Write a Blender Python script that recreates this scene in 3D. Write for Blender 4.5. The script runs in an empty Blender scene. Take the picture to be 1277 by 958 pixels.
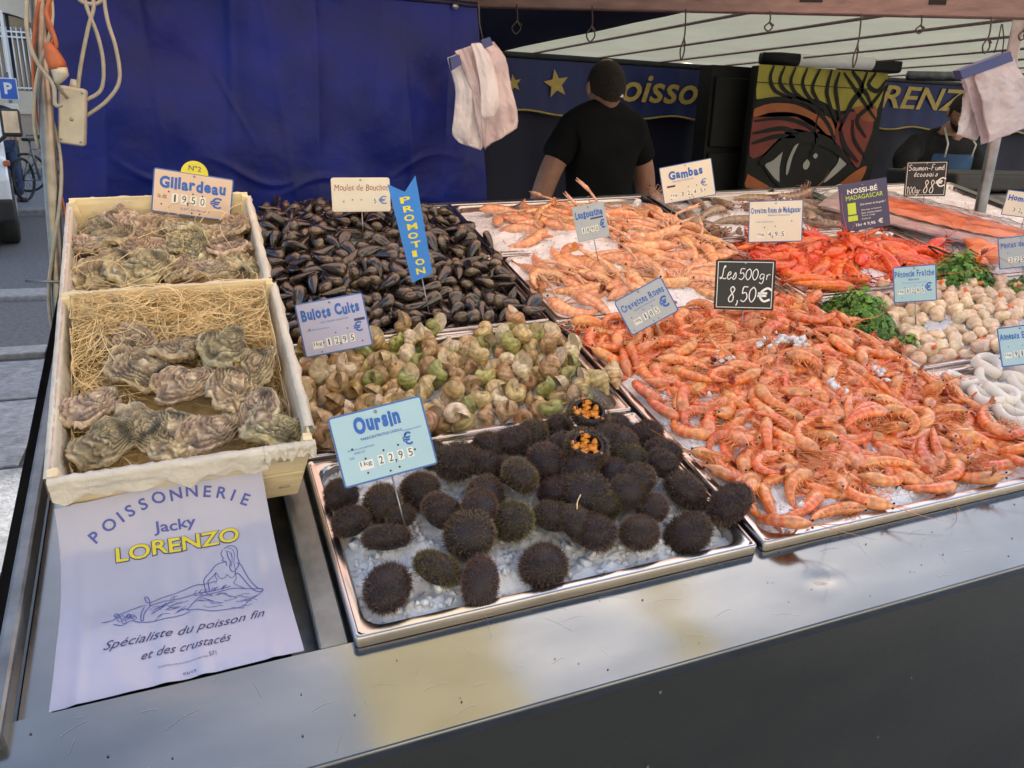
import bpy, bmesh, math, random
from mathutils import Vector, Matrix, noise
import numpy as np
sc = bpy.context.scene
COL = sc.collection
PI = math.pi
rnd = random.Random(7)
# ------------------------------------------------------------------ camera
CAMH = 1.5
cam_d = bpy.data.cameras.new('camera')
cam = bpy.data.objects.new('camera', cam_d)
COL.objects.link(cam)
cam_d.sensor_width = 36.0
cam_d.lens = 28.19
cam_d.clip_start = 0.02
cam_d.clip_end = 400
RW = Matrix(((0.9277587, 0.0842321, -0.3635501), (-0.3717107, 0.2949613, -0.8802437), (0.0330885, 0.9517892, 0.3049629)))
cam.matrix_world = Matrix.Translation((0, 0, CAMH)) @ RW.to_4x4()
sc.camera = cam
# ------------------------------------------------------------------ sky, sun, exposure
SUN_DIR = Vector((0.40, 0.72, 0.62)).normalized()      # towards the sun
world = bpy.data.worlds.new('World')
sc.world = world
world.use_nodes = True
wn = world.node_tree.nodes
sky = wn.new('ShaderNodeTexSky')
sky.sky_type = 'NISHITA'
sky.sun_disc = False
sky.sun_elevation = math.asin(SUN_DIR.z)
sky.sun_rotation = math.atan2(SUN_DIR.x, SUN_DIR.y)
sky.dust_density = 3.0
sky.ozone_density = 1.2
world.node_tree.links.new(sky.outputs[0], wn['Background'].inputs[0])
wn['Background'].inputs[1].default_value = 0.15
sun_d = bpy.data.lights.new('sun', 'SUN')
sun_d.energy = 4.0
sun_d.angle = math.radians(0.5)
sun_d.color = (1.0, 0.94, 0.84)
sun = bpy.data.objects.new('sun', sun_d)
COL.objects.link(sun)
sun.rotation_euler = SUN_DIR.to_track_quat('Z', 'Y').to_euler()
sc.view_settings.view_transform = 'Standard'
sc.view_settings.look = 'None'
sc.view_settings.exposure = 1.38
sc.view_settings.gamma = 1.0
sc.cycles.max_bounces = 8
sc.cycles.transparent_max_bounces = 12
sc.cycles.use_denoising = True
sc.cycles.sample_clamp_indirect = 6
# ------------------------------------------------------------------ the sloping counter's own frame (metres along it, z out of it)
RC = Matrix(((0.9992625, -0.0084395, -0.0374593), (0.0, 0.9755476, -0.2197882), (0.0383982, 0.2196261, 0.9748282)))
CF = Matrix.Translation(Vector((0, 0, CAMH)) + RC @ Vector((0, 0, -0.665))) @ RC.to_4x4()
# ================================================================== materials
def mat(name, color=(.5, .5, .5), rough=.5, metal=0., spec=.5, attr=False, rand=0., n_amt=0., n_scale=10., n_color=None,
        bump=0., b_scale=60., sss=0., coat=0., trans=0., alpha=1., emit=None, n_detail=4., hue=0., stretch=None, sss_r=(.01, .004, .003), r_var=0.):
    m = bpy.data.materials.new(name)
    m.use_nodes = True
    nt = m.node_tree
    N, L = nt.nodes, nt.links
    b = N['Principled BSDF']
    b.inputs['Roughness'].default_value = rough
    b.inputs['Metallic'].default_value = metal
    b.inputs['Specular IOR Level'].default_value = spec
    b.inputs['Coat Weight'].default_value = coat
    b.inputs['Coat Roughness'].default_value = .12
    b.inputs['Transmission Weight'].default_value = trans
    b.inputs['Alpha'].default_value = alpha
    if sss:
        b.inputs['Subsurface Weight'].default_value = sss
        b.inputs['Subsurface Radius'].default_value = sss_r
        b.inputs['Subsurface Scale'].default_value = 1.0
    tc = N.new('ShaderNodeTexCoord')
    vec = tc.outputs['Object']
    if stretch:
        mp = N.new('ShaderNodeMapping')
        mp.inputs['Scale'].default_value = stretch
        L.new(vec, mp.inputs['Vector'])
        vec = mp.outputs[0]
    if attr:
        a = N.new('ShaderNodeAttribute')
        a.attribute_name = 'Col'
        src = a.outputs['Color']
    else:
        rgb = N.new('ShaderNodeRGB')
        rgb.outputs[0].default_value = (*color, 1)
        src = rgb.outputs[0]
    oi = None
    if n_amt or n_color:
        n = N.new('ShaderNodeTexNoise')
        n.inputs['Scale'].default_value = n_scale
        n.inputs['Detail'].default_value = n_detail
        L.new(vec, n.inputs['Vector'])
        if rand or hue:
            oi = N.new('ShaderNodeObjectInfo')
            mx = N.new('ShaderNodeVectorMath')
            mx.operation = 'ADD'
            cb = N.new('ShaderNodeCombineXYZ')
            mu = N.new('ShaderNodeMath'); mu.operation = 'MULTIPLY'; mu.inputs[1].default_value = 37.
            L.new(oi.outputs['Random'], mu.inputs[0])
            L.new(mu.outputs[0], cb.inputs[0])
            L.new(vec, mx.inputs[0]); L.new(cb.outputs[0], mx.inputs[1])
            L.new(mx.outputs[0], n.inputs['Vector'])
        mr = N.new('ShaderNodeMapRange')
        mr.inputs[1].default_value = .3; mr.inputs[2].default_value = .7
        L.new(n.outputs['Fac'], mr.inputs[0])
        mix = N.new('ShaderNodeMix')
        mix.data_type = 'RGBA'
        if n_color:
            mix.inputs['B'].default_value = (*n_color, 1)
            k = N.new('ShaderNodeMath'); k.operation = 'MULTIPLY'; k.inputs[1].default_value = n_amt or 1.
            L.new(mr.outputs[0], k.inputs[0]); L.new(k.outputs[0], mix.inputs['Factor'])
            L.new(src, mix.inputs['A'])
            src = mix.outputs['Result']
        else:
            mr.inputs[3].default_value = 1 - n_amt; mr.inputs[4].default_value = 1 + n_amt
            v = N.new('ShaderNodeVectorMath'); v.operation = 'SCALE'
            L.new(src, v.inputs[0]); L.new(mr.outputs[0], v.inputs['Scale'])
            src = v.outputs[0]
        if r_var:
            rr = N.new('ShaderNodeMapRange')
            rr.inputs[3].default_value = max(0, rough - r_var); rr.inputs[4].default_value = rough + r_var
            L.new(n.outputs['Fac'], rr.inputs[0]); L.new(rr.outputs[0], b.inputs['Roughness'])
    if rand or hue:
        oi = oi or N.new('ShaderNodeObjectInfo')
        hs = N.new('ShaderNodeHueSaturation')
        mr2 = N.new('ShaderNodeMapRange')
        mr2.inputs[3].default_value = 1 - rand; mr2.inputs[4].default_value = 1 + rand
        L.new(oi.outputs['Random'], mr2.inputs[0]); L.new(mr2.outputs[0], hs.inputs['Value'])
        if hue:
            fr = N.new('ShaderNodeMath'); fr.operation = 'MULTIPLY'; fr.inputs[1].default_value = 7.31
            fc = N.new('ShaderNodeMath'); fc.operation = 'FRACT'
            L.new(oi.outputs['Random'], fr.inputs[0]); L.new(fr.outputs[0], fc.inputs[0])
            mr3 = N.new('ShaderNodeMapRange')
            mr3.inputs[3].default_value = .5 - hue; mr3.inputs[4].default_value = .5 + hue
            L.new(fc.outputs[0], mr3.inputs[0]); L.new(mr3.outputs[0], hs.inputs['Hue'])
        L.new(src, hs.inputs['Color'])
        src = hs.outputs[0]
    L.new(src, b.inputs['Base Color'])
    if emit:
        b.inputs['Emission Color'].default_value = (*emit[0], 1)
        b.inputs['Emission Strength'].default_value = emit[1]
    if bump:
        nb = N.new('ShaderNodeTexNoise')
        nb.inputs['Scale'].default_value = b_scale
        nb.inputs['Detail'].default_value = 5
        L.new(vec, nb.inputs['Vector'])
        bp = N.new('ShaderNodeBump')
        bp.inputs['Strength'].default_value = min(1., bump)
        bp.inputs['Distance'].default_value = .002 if bump <= 1 else .002 * bump
        L.new(nb.outputs['Fac'], bp.inputs['Height'])
        L.new(bp.outputs[0], b.inputs['Normal'])
    return m
M = {}
M['steel'] = mat('brushed_steel', (.205, .208, .200), .15, 1., n_amt=.12, n_scale=7, bump=.05, b_scale=14, stretch=(1, 2, 2), r_var=.08)
M['pole'] = mat('galvanised_pole', (.22, .205, .17), .30, .8, n_amt=.25, n_scale=40, bump=.1)
M['tray'] = mat('tray_steel', (.50, .47, .46), .22, 1., n_amt=.06, n_scale=14, bump=.04, b_scale=30, r_var=.08)
M['old_steel'] = mat('worn_zinc', (.20, .215, .22), .42, .85, n_amt=.35, n_scale=22, bump=.3, b_scale=80, r_var=.2)
M['panel'] = mat('dark_panel', (.032, .035, .034), .40, .3, n_amt=.18, n_scale=3, bump=.25, b_scale=30, stretch=(1, 1, 2.5), r_var=.15)
M['dark'] = mat('dark_metal', (.02, .02, .022), .5, .2, n_amt=.3)
M['tarp'] = mat('blue_tarpaulin', (.003, .011, .14), .42, 0, spec=.22, n_amt=.35, n_scale=7, bump=3.5, b_scale=11, r_var=.12)
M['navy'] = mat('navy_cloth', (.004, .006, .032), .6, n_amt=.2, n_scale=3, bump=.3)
M['valance'] = mat('valance_blue', (.010, .020, .12), .55, n_amt=.2, n_scale=6, bump=.3)
M['gold'] = mat('gold_print', (.50, .36, .08), .5, n_amt=.15, n_scale=30)
M['black'] = mat('black_paint', (.008, .008, .008), .6, spec=.25, n_amt=.3, bump=.2)
M['blackcloth'] = mat('black_cotton', (.010, .010, .011), .9, spec=.2, n_amt=.3, bump=.8, b_scale=30)
M['hoodie'] = mat('dark_grey_cotton', (.03, .03, .035), .95, spec=.2, n_amt=.4, bump=1, b_scale=60)
M['apron'] = mat('blue_apron', (.03, .10, .25), .6, n_amt=.2, bump=.4)
M['skin'] = mat('skin', (.48, .25, .17), .5, sss=.15, n_amt=.1, n_scale=30)
M['hair'] = mat('dark_hair', (.028, .018, .013), .8, n_amt=.5, n_scale=120, bump=1.5, b_scale=250)
M['white'] = mat('white_plastic', (.78, .78, .76), .35, n_amt=.04)
M['cream_plastic'] = mat('aged_plastic', (.44, .42, .33), .4, n_amt=.12, n_scale=40)
M['cable'] = mat('grey_cable', (.34, .32, .25), .5, n_amt=.15, n_scale=50)
M['orange'] = mat('orange_rubber', (.38, .10, .03), .5, n_amt=.2, n_scale=60)
M['beam'] = mat('painted_beam', (.17, .115, .105), .6, n_amt=.25, n_scale=14, bump=.4, stretch=(1, 4, 4))
M['rope'] = mat('dark_rope', (.05, .045, .04), .9)
M['bag'] = mat('white_bag_film', (.66, .63, .66), .28, alpha=.80, n_amt=.1, n_scale=20, bump=2.0, b_scale=35, spec=.7)
M['bag_pink'] = mat('printed_bag_film', (.60, .50, .52), .22, alpha=.72, n_amt=.15, n_scale=9, bump=2.5, b_scale=30, spec=.8)
M['bag_clip'] = mat('bag_header_blue', (.03, .045, .16), .5)
M['wood'] = mat('poplar_wood', (.80, .66, .40), .6, n_amt=.14, n_scale=12, stretch=(1, 9, 9), bump=.3, b_scale=30, rand=.07)
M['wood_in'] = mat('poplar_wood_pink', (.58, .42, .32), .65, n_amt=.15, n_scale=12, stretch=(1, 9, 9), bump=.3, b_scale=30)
M['liner'] = mat('waxed_paper', (.66, .61, .50), .4, n_amt=.10, n_scale=20, bump=3, b_scale=40)
M['staple'] = mat('wire', (.35, .34, .33), .35, .9)
M['straw'] = mat('wood_wool', (.86, .64, .32), .55, n_amt=.35, n_scale=30)
M['paper'] = mat('glossy_white_bag', (.44, .44, .55), .22, n_amt=.04, n_scale=6, bump=.5, b_scale=5, spec=.6)
M['ink'] = mat('blue_ink', (.07, .09, .36), .5)
M['ink_dark'] = mat('dark_ink', (.05, .05, .16), .5)
M['yellow'] = mat('yellow_ink', (.72, .62, .03), .4)
M['blue'] = mat('sign_blue', (.02, .12, .50), .35)
M['signblue'] = mat('sign_edge_blue', (.045, .14, .42), .35)
M['promo'] = mat('promotion_blue', (.01, .19, .62), .35, n_amt=.05)
M['sky_plate'] = mat('pale_blue_plate', (.40, .60, .66), .3, n_amt=.05, n_scale=8)
M['lilac_plate'] = mat('lilac_plate', (.46, .46, .64), .3, n_amt=.05, n_scale=8)
M['cream_plate'] = mat('cream_plate', (.74, .70, .58), .3, n_amt=.05, n_scale=8)
M['peach_plate'] = mat('peach_plate', (.72, .52, .38), .3, n_amt=.05, n_scale=8)
M['grey_plate'] = mat('grey_plate', (.42, .46, .50), .3, n_amt=.05, n_scale=8)
M['slate'] = mat('chalkboard', (.012, .012, .013), .45, n_amt=.3, n_scale=30)
M['chalk'] = mat('chalk_marker', (.85, .85, .83), .6)
M['violet_plate'] = mat('dark_violet_card', (.055, .05, .12), .4)
M['lime'] = mat('lime_print', (.55, .75, .04), .4)
M['red_ink'] = mat('brown_red_ink', (.28, .07, .03), .5)
M['ice'] = mat('crushed_ice_material', (.88, .90, .93), .22, spec=.6, n_amt=.06, n_scale=60, bump=1.2, b_scale=220, sss=.25, sss_r=(.02, .02, .02))
M['chip'] = mat('ice_chip_material', (.93, .94, .97), .12, spec=.6, trans=.15, n_amt=.03)
M['prawn'] = mat('prawn_shell', attr=True, rough=.26, spec=.6, rand=.16, hue=.012, n_amt=.30, n_scale=120, bump=.45, b_scale=260, sss=.10, sss_r=(.006, .002, .001), coat=.6)
M['legs_orange'] = mat('prawn_legs', (.80, .30, .12), .4, rand=.15, n_amt=.2, n_scale=200)
M['legs_red'] = mat('red_prawn_legs', (.70, .09, .025), .4, rand=.15, n_amt=.2, n_scale=200)
M['legs_pale'] = mat('pale_legs', (.72, .42, .27), .4, rand=.15, n_amt=.2, n_scale=200)
M['legs_grey'] = mat('raw_prawn_legs', (.34, .20, .14), .4, rand=.15, n_amt=.2, n_scale=200)
M['eye'] = mat('black_eye', (.006, .005, .005), .15)
M['mussel'] = mat('mussel_shell', attr=True, rough=.19, spec=.7, rand=.4, hue=.015, n_amt=.5, n_scale=110, bump=.35, b_scale=140, coat=.55, r_var=.12)
M['whelk'] = mat('whelk_shell', attr=True, rough=.38, rand=.2, hue=.02, n_amt=.40, n_scale=120, bump=1.2, b_scale=130, coat=.3, r_var=.15)
M['whelk_in'] = mat('whelk_mouth', (.62, .50, .34), .3, n_amt=.4, n_scale=80)
M['oyster'] = mat('oyster_shell', attr=True, rough=.5, rand=.14, hue=.012, n_amt=.38, n_scale=90, bump=2.2, b_scale=150, r_var=.2, coat=.25)
M['urchin'] = mat('urchin_test', (.018, .010, .012), .6, n_amt=.4, n_scale=90)
M['spine'] = mat('urchin_spines', attr=True, rough=.42, rand=.25, hue=.02)
M['roe'] = mat('urchin_roe', (.70, .26, .03), .35, n_amt=.3, n_scale=160, bump=1, b_scale=300)
M['scallop'] = mat('scallop_flesh', (.80, .60, .41), .22, rand=.16, hue=.015, n_amt=.25, n_scale=70, sss=.25, bump=.8, b_scale=90, coat=.6)
M['coral'] = mat('scallop_coral', (.72, .17, .05), .3, n_amt=.2, n_scale=80)
M['squid'] = mat('squid_flesh', (.80, .75, .68), .25, n_amt=.05, n_scale=30, sss=.2, coat=.3, bump=.2, b_scale=80)
M['parsley'] = mat('parsley_leaf', attr=True, rough=.42, n_amt=.35, n_scale=120, spec=.5)
M['stem'] = mat('parsley_stem', (.14, .24, .05), .5, n_amt=.2)
M['salmon'] = mat('salmon_flesh', (.88, .22, .06), .35, n_amt=.12, n_scale=22, sss=.1, coat=.5)
M['salmon_skin'] = mat('silver_board', (.72, .62, .62), .35, .15, n_amt=.15, n_scale=40, bump=2., b_scale=60)
M['asphalt'] = mat('asphalt', (.085, .09, .10), .75, n_amt=.4, n_scale=30, bump=2, b_scale=70)
M['kerb'] = mat('kerb_granite', (.24, .24, .24), .7, n_amt=.25, n_scale=25, bump=1, b_scale=60)
M['slab'] = mat('paving_slab', (.22, .23, .25), .55, n_amt=.35, n_scale=20, bump=3, b_scale=50, rand=.12)
M['facade'] = mat('cream_limestone', (.55, .49, .38), .85, n_amt=.12, n_scale=1.2)
M['facade2'] = mat('warm_stone', (.36, .29, .22), .85, n_amt=.2, n_scale=2)
M['glass'] = mat('window_glass', (.05, .06, .07), .08, 0, spec=.8)
M['van'] = mat('white_van_paint', (.62, .64, .66), .25, coat=.5, n_amt=.05, n_scale=3)
M['tyre'] = mat('tyre_rubber', (.02, .02, .02), .8, n_amt=.3)
M['jeans'] = mat('blue_jeans', (.03, .05, .11), .9, n_amt=.3, n_scale=20)
M['redcloth'] = mat('red_fabric', (.35, .03, .04), .8, n_amt=.3)
M['scratch'] = mat('bright_scratch', (.36, .36, .35), .35, .9)
M['stain'] = mat('dried_stain', (.10, .085, .065), .6)
M['stain2'] = mat('pale_dried_drop', (.16, .16, .15), .6)
M['film'] = None
def clear_film():
    m = bpy.data.materials.new('clear_film')
    m.use_nodes = True
    nt = m.node_tree; N, L = nt.nodes, nt.links
    N.remove(N['Principled BSDF'])
    t = N.new('ShaderNodeBsdfTransparent'); g = N.new('ShaderNodeBsdfGlossy'); g.inputs['Roughness'].default_value = .12
    x = N.new('ShaderNodeMixShader'); f = N.new('ShaderNodeFresnel'); f.inputs[0].default_value = 1.42
    nb = N.new('ShaderNodeTexNoise'); nb.inputs['Scale'].default_value = 25; tc = N.new('ShaderNodeTexCoord')
    bp = N.new('ShaderNodeBump'); bp.inputs['Distance'].default_value = .01
    L.new(tc.outputs['Object'], nb.inputs['Vector']); L.new(nb.outputs[0], bp.inputs['Height'])
    L.new(bp.outputs[0], g.inputs['Normal']); L.new(bp.outputs[0], f.inputs['Normal'])
    L.new(f.outputs[0], x.inputs[0]); L.new(t.outputs[0], x.inputs[1]); L.new(g.outputs[0], x.inputs[2])
    L.new(x.outputs[0], N['Material Output'].inputs[0])
    return m
M['film'] = clear_film()
def canvas(name, col, trans, tw=.5):
    m = bpy.data.materials.new(name)
    m.use_nodes = True
    nt = m.node_tree; N, L = nt.nodes, nt.links
    N.remove(N['Principled BSDF'])
    d = N.new('ShaderNodeBsdfDiffuse'); t = N.new('ShaderNodeBsdfTranslucent'); x = N.new('ShaderNodeMixShader')
    n = N.new('ShaderNodeTexNoise'); n.inputs['Scale'].default_value = 3; tc = N.new('ShaderNodeTexCoord')
    L.new(tc.outputs['Object'], n.inputs['Vector'])
    mr = N.new('ShaderNodeMapRange'); mr.inputs[3].default_value = .8; mr.inputs[4].default_value = 1.15
    L.new(n.outputs['Fac'], mr.inputs[0])
    for nd, c in ((d, col), (t, trans)):
        v = N.new('ShaderNodeVectorMath'); v.operation = 'SCALE'; v.inputs[0].default_value = c
        L.new(mr.outputs[0], v.inputs['Scale']); L.new(v.outputs[0], nd.inputs['Color'])
    x.inputs[0].default_value = tw
    L.new(d.outputs[0], x.inputs[1]); L.new(t.outputs[0], x.inputs[2]); L.new(x.outputs[0], N['Material Output'].inputs[0])
    return m
M['canvas'] = canvas('cream_canvas', (.42, .42, .35), (.26, .265, .215), .45)
M['flap'] = canvas('added_flap_canvas', (.75, .66, .46), (.90, .78, .50), .75)  # warm translucent cloth of the two added flaps, coloured for their reflection
M['canvas_red'] = canvas('red_awning_canvas', (.80, .50, .40), (.92, .62, .50), .75)
# ================================================================== helpers
class MB:
    """collects vertices, faces, material slots and vertex colours for ONE mesh"""
    def __init__(s): s.v = []; s.f = []; s.m = []; s.c = []
    def add(s, vs, fs, mi=0, col=None):
        o = len(s.v)
        s.v += [tuple(v) for v in vs]
        s.f += [tuple(i + o for i in f) for f in fs]
        s.m += [mi] * len(fs)
        if col is None: s.c += [(1, 1, 1)] * len(vs)
        elif isinstance(col[0], (tuple, list)): s.c += list(col)
        else: s.c += [tuple(col)] * len(vs)
        return s
    def box(s, c, d, mi=0, mtx=None):
        x, y, z = (k / 2 for k in d)
        vs = [Vector((c[0] + a * x, c[1] + b * y, c[2] + e * z)) for a in (-1, 1) for b in (-1, 1) for e in (-1, 1)]
        if mtx: vs = [mtx @ v for v in vs]
        return s.add(vs, [(0, 1, 3, 2), (4, 6, 7, 5), (0, 4, 5, 1), (2, 3, 7, 6), (0, 2, 6, 4), (1, 5, 7, 3)], mi)
    def tube(s, pts, r, n=6, mi=0, cap=True, col=None):
        pts = [Vector(p) for p in pts]
        rs = r if isinstance(r, (list, tuple)) else [r] * len(pts)
        up = None; vs = []; cs = []
        for i, p in enumerate(pts):
            t = (pts[min(i + 1, len(pts) - 1)] - pts[max(i - 1, 0)])
            if t.length < 1e-9: t = Vector((0, 0, 1))
            t.normalize()
            if up is None: up = t.orthogonal().normalized()
            up = (up - t * up.dot(t))
            if up.length < 1e-6: up = t.orthogonal()
            up.normalize(); w = t.cross(up)
            for k in range(n):
                a = 2 * PI * k / n
                vs.append(p + (up * math.cos(a) + w * math.sin(a)) * rs[i])
                if col: cs.append(col)
        fs = [(i * n + k, i * n + (k + 1) % n, (i + 1) * n + (k + 1) % n, (i + 1) * n + k) for i in range(len(pts) - 1) for k in range(n)]
        if cap: fs += [tuple(range(n - 1, -1, -1)), tuple((len(pts) - 1) * n + k for k in range(n))]
        return s.add(vs, fs, mi, cs or None)
    def grid(s, fn, nu, nv, mi=0, wrap=False, col=None):
        vs = [fn(i / nu, j / nv) for j in range(nv + 1) for i in range(nu + 1)]
        W = nu + 1
        fs = [(j * W + i, j * W + i + 1, (j + 1) * W + i + 1, (j + 1) * W + i) for j in range(nv) for i in range(nu)]
        cs = [col(i / nu, j / nv) for j in range(nv + 1) for i in range(nu + 1)] if col else None
        return s.add(vs, fs, mi, cs)
    def ball(s, c, r, nu=8, nv=6, mi=0, sq=(1, 1, 1), col=None, jit=0, seed=0):
        vs = []
        for j in range(nv + 1):
            for i in range(nu):
                th = PI * j / nv; ph = 2 * PI * i / nu
                d = Vector((math.sin(th) * math.cos(ph), math.sin(th) * math.sin(ph), math.cos(th)))
                k = r * (1 + jit * noise.noise(d * 1.7 + Vector((seed * 3.1, seed, 0))))
                vs.append(Vector(c) + Vector((d.x * sq[0], d.y * sq[1], d.z * sq[2])) * k)
        fs = [(j * nu + i, (j + 1) * nu + i, (j + 1) * nu + (i + 1) % nu, j * nu + (i + 1) % nu) for j in range(nv) for i in range(nu)]
        return s.add(vs, fs, mi, col)
    def mesh(s, name, mats, smooth=True, colors=False, merge=0):
        me = bpy.data.meshes.new(name)
        me.from_pydata(s.v, [], s.f)
        for m in mats: me.materials.append(m)
        me.polygons.foreach_set('material_index', s.m)
        me.polygons.foreach_set('use_smooth', [smooth] * len(s.f))
        if colors:
            a = me.color_attributes.new('Col', 'FLOAT_COLOR', 'POINT')
            a.data.foreach_set('color', [x for c in s.c for x in (c[0], c[1], c[2], 1.0)])
        if merge:
            bm = bmesh.new(); bm.from_mesh(me)
            bmesh.ops.remove_doubles(bm, verts=bm.verts, dist=merge)
            bmesh.ops.recalc_face_normals(bm, faces=bm.faces)
            bm.to_mesh(me); bm.free()
        me.update()
        return me
def link(name, me, parent=None, mtx=None, kind=None):
    o = bpy.data.objects.new(name, me)
    COL.objects.link(o)
    if parent is not None: o.parent = parent
    if mtx is not None: o.matrix_local = mtx
    if kind: o['kind'] = kind
    return o
def tag(o, label, cat, group=None, kind=None):
    if label: o['label'] = label
    if cat: o['category'] = cat
    if group: o['group'] = group
    if kind: o['kind'] = kind
    return o
def thing(name, label, cat, mtx=None, group=None):
    o = link(name, None, None, mtx)
    o.empty_display_size = .02
    return tag(o, label, cat, group)
def bevel(me, w, seg=2, ang=40):
    bm = bmesh.new(); bm.from_mesh(me)
    es = [e for e in bm.edges if len(e.link_faces) == 2 and e.calc_face_angle(0) > math.radians(ang)]
    bmesh.ops.bevel(bm, geom=es, offset=w, segments=seg, affect='EDGES', profile=.5)
    bm.to_mesh(me); bm.free()
    return me
def auto_smooth(me, ang=35):
    me.polygons.foreach_set('use_smooth', [True] * len(me.polygons))
    bm = bmesh.new(); bm.from_mesh(me)
    for e in bm.edges:
        if len(e.link_faces) == 2 and e.calc_face_angle(0) > math.radians(ang): e.smooth = False
    bm.to_mesh(me); bm.free()
    return me
def T(x, y, z): return Matrix.Translation((x, y, z))
def Rz(a): return Matrix.Rotation(a, 4, 'Z')
def Rx(a): return Matrix.Rotation(a, 4, 'X')
def Ry(a): return Matrix.Rotation(a, 4, 'Y')
_tc = {}
def text_geo(s, bold=0., shear=0.):
    """outline text as (verts2d, faces, width, height) from Blender's built-in font"""
    key = (s, bold, shear)
    if key in _tc: return _tc[key]
    cu = bpy.data.curves.new('t', 'FONT')
    cu.body = s; cu.size = 1; cu.offset = bold; cu.shear = shear; cu.resolution_u = 3; cu.fill_mode = 'FRONT'
    ob = bpy.data.objects.new('t', cu)
    me = ob.to_mesh()
    vs = [(v.co.x, v.co.y) for v in me.vertices]
    fs = [tuple(p.vertices) for p in me.polygons]
    ob.to_mesh_clear()
    bpy.data.objects.remove(ob); bpy.data.curves.remove(cu)
    x0 = min(v[0] for v in vs); x1 = max(v[0] for v in vs); y0 = min(v[1] for v in vs); y1 = max(v[1] for v in vs)
    r = ([(v[0] - x0, v[1] - y0) for v in vs], fs, max(1e-5, x1 - x0), max(1e-5, y1 - y0))
    _tc[key] = r
    return r
def put_text(mb, s, x, y, w, h, z=0, bold=0., shear=0., mi=0, ang=0., fn=None):
    vs, fs, W, H = text_geo(s, bold, shear)
    ca, sa = math.cos(ang), math.sin(ang)
    out = []
    for a, b in vs:
        a = a / W * w; b = b / H * h
        p = (x + a * ca - b * sa, y + a * sa + b * ca)
        out.append((p[0], p[1], fn(p[0], p[1]) if fn else z))
    mb.add(out, fs, mi)
def stroke(mb, pts, w, mi=0, fn=None, z=0):
    """flat ribbon following a 2-D polyline"""
    pts = [Vector(p) for p in pts]
    vs = []
    for i, p in enumerate(pts):
        t = pts[min(i + 1, len(pts) - 1)] - pts[max(i - 1, 0)]
        if t.length < 1e-9: t = Vector((1, 0))
        t.normalize(); n = Vector((-t.y, t.x)) * w / 2
        for q in (p + n, p - n): vs.append((q.x, q.y, fn(q.x, q.y) if fn else z))
    mb.add(vs, [(2 * i, 2 * i + 1, 2 * i + 3, 2 * i + 2) for i in range(len(pts) - 1)], mi)
def smooth_path(pts, sub=4):
    P_ = [Vector(p) for p in pts]
    P_ = [P_[0] * 2 - P_[1]] + P_ + [P_[-1] * 2 - P_[-2]]
    out = []
    for i in range(1, len(P_) - 2):
        a, b, c, d = P_[i - 1:i + 3]
        for k in range(sub):
            t = k / sub
            out.append(.5 * ((2 * b) + (c - a) * t + (2 * a - 5 * b + 4 * c - d) * t * t + (3 * b - 3 * c + d - a) * t ** 3))
    out.append(P_[-2])
    return out
def lerp(a, b, t): return a + (b - a) * t
def mixc(a, b, t):
    t = max(0., min(1., t))
    return tuple(a[i] + (b[i] - a[i]) * t for i in range(3))
def interp(x, xs, ys):
    if x <= xs[0]: return ys[0]
    for i in range(len(xs) - 1):
        if x <= xs[i + 1]: return lerp(ys[i], ys[i + 1], (x - xs[i]) / (xs[i + 1] - xs[i]))
    return ys[-1]
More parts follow.
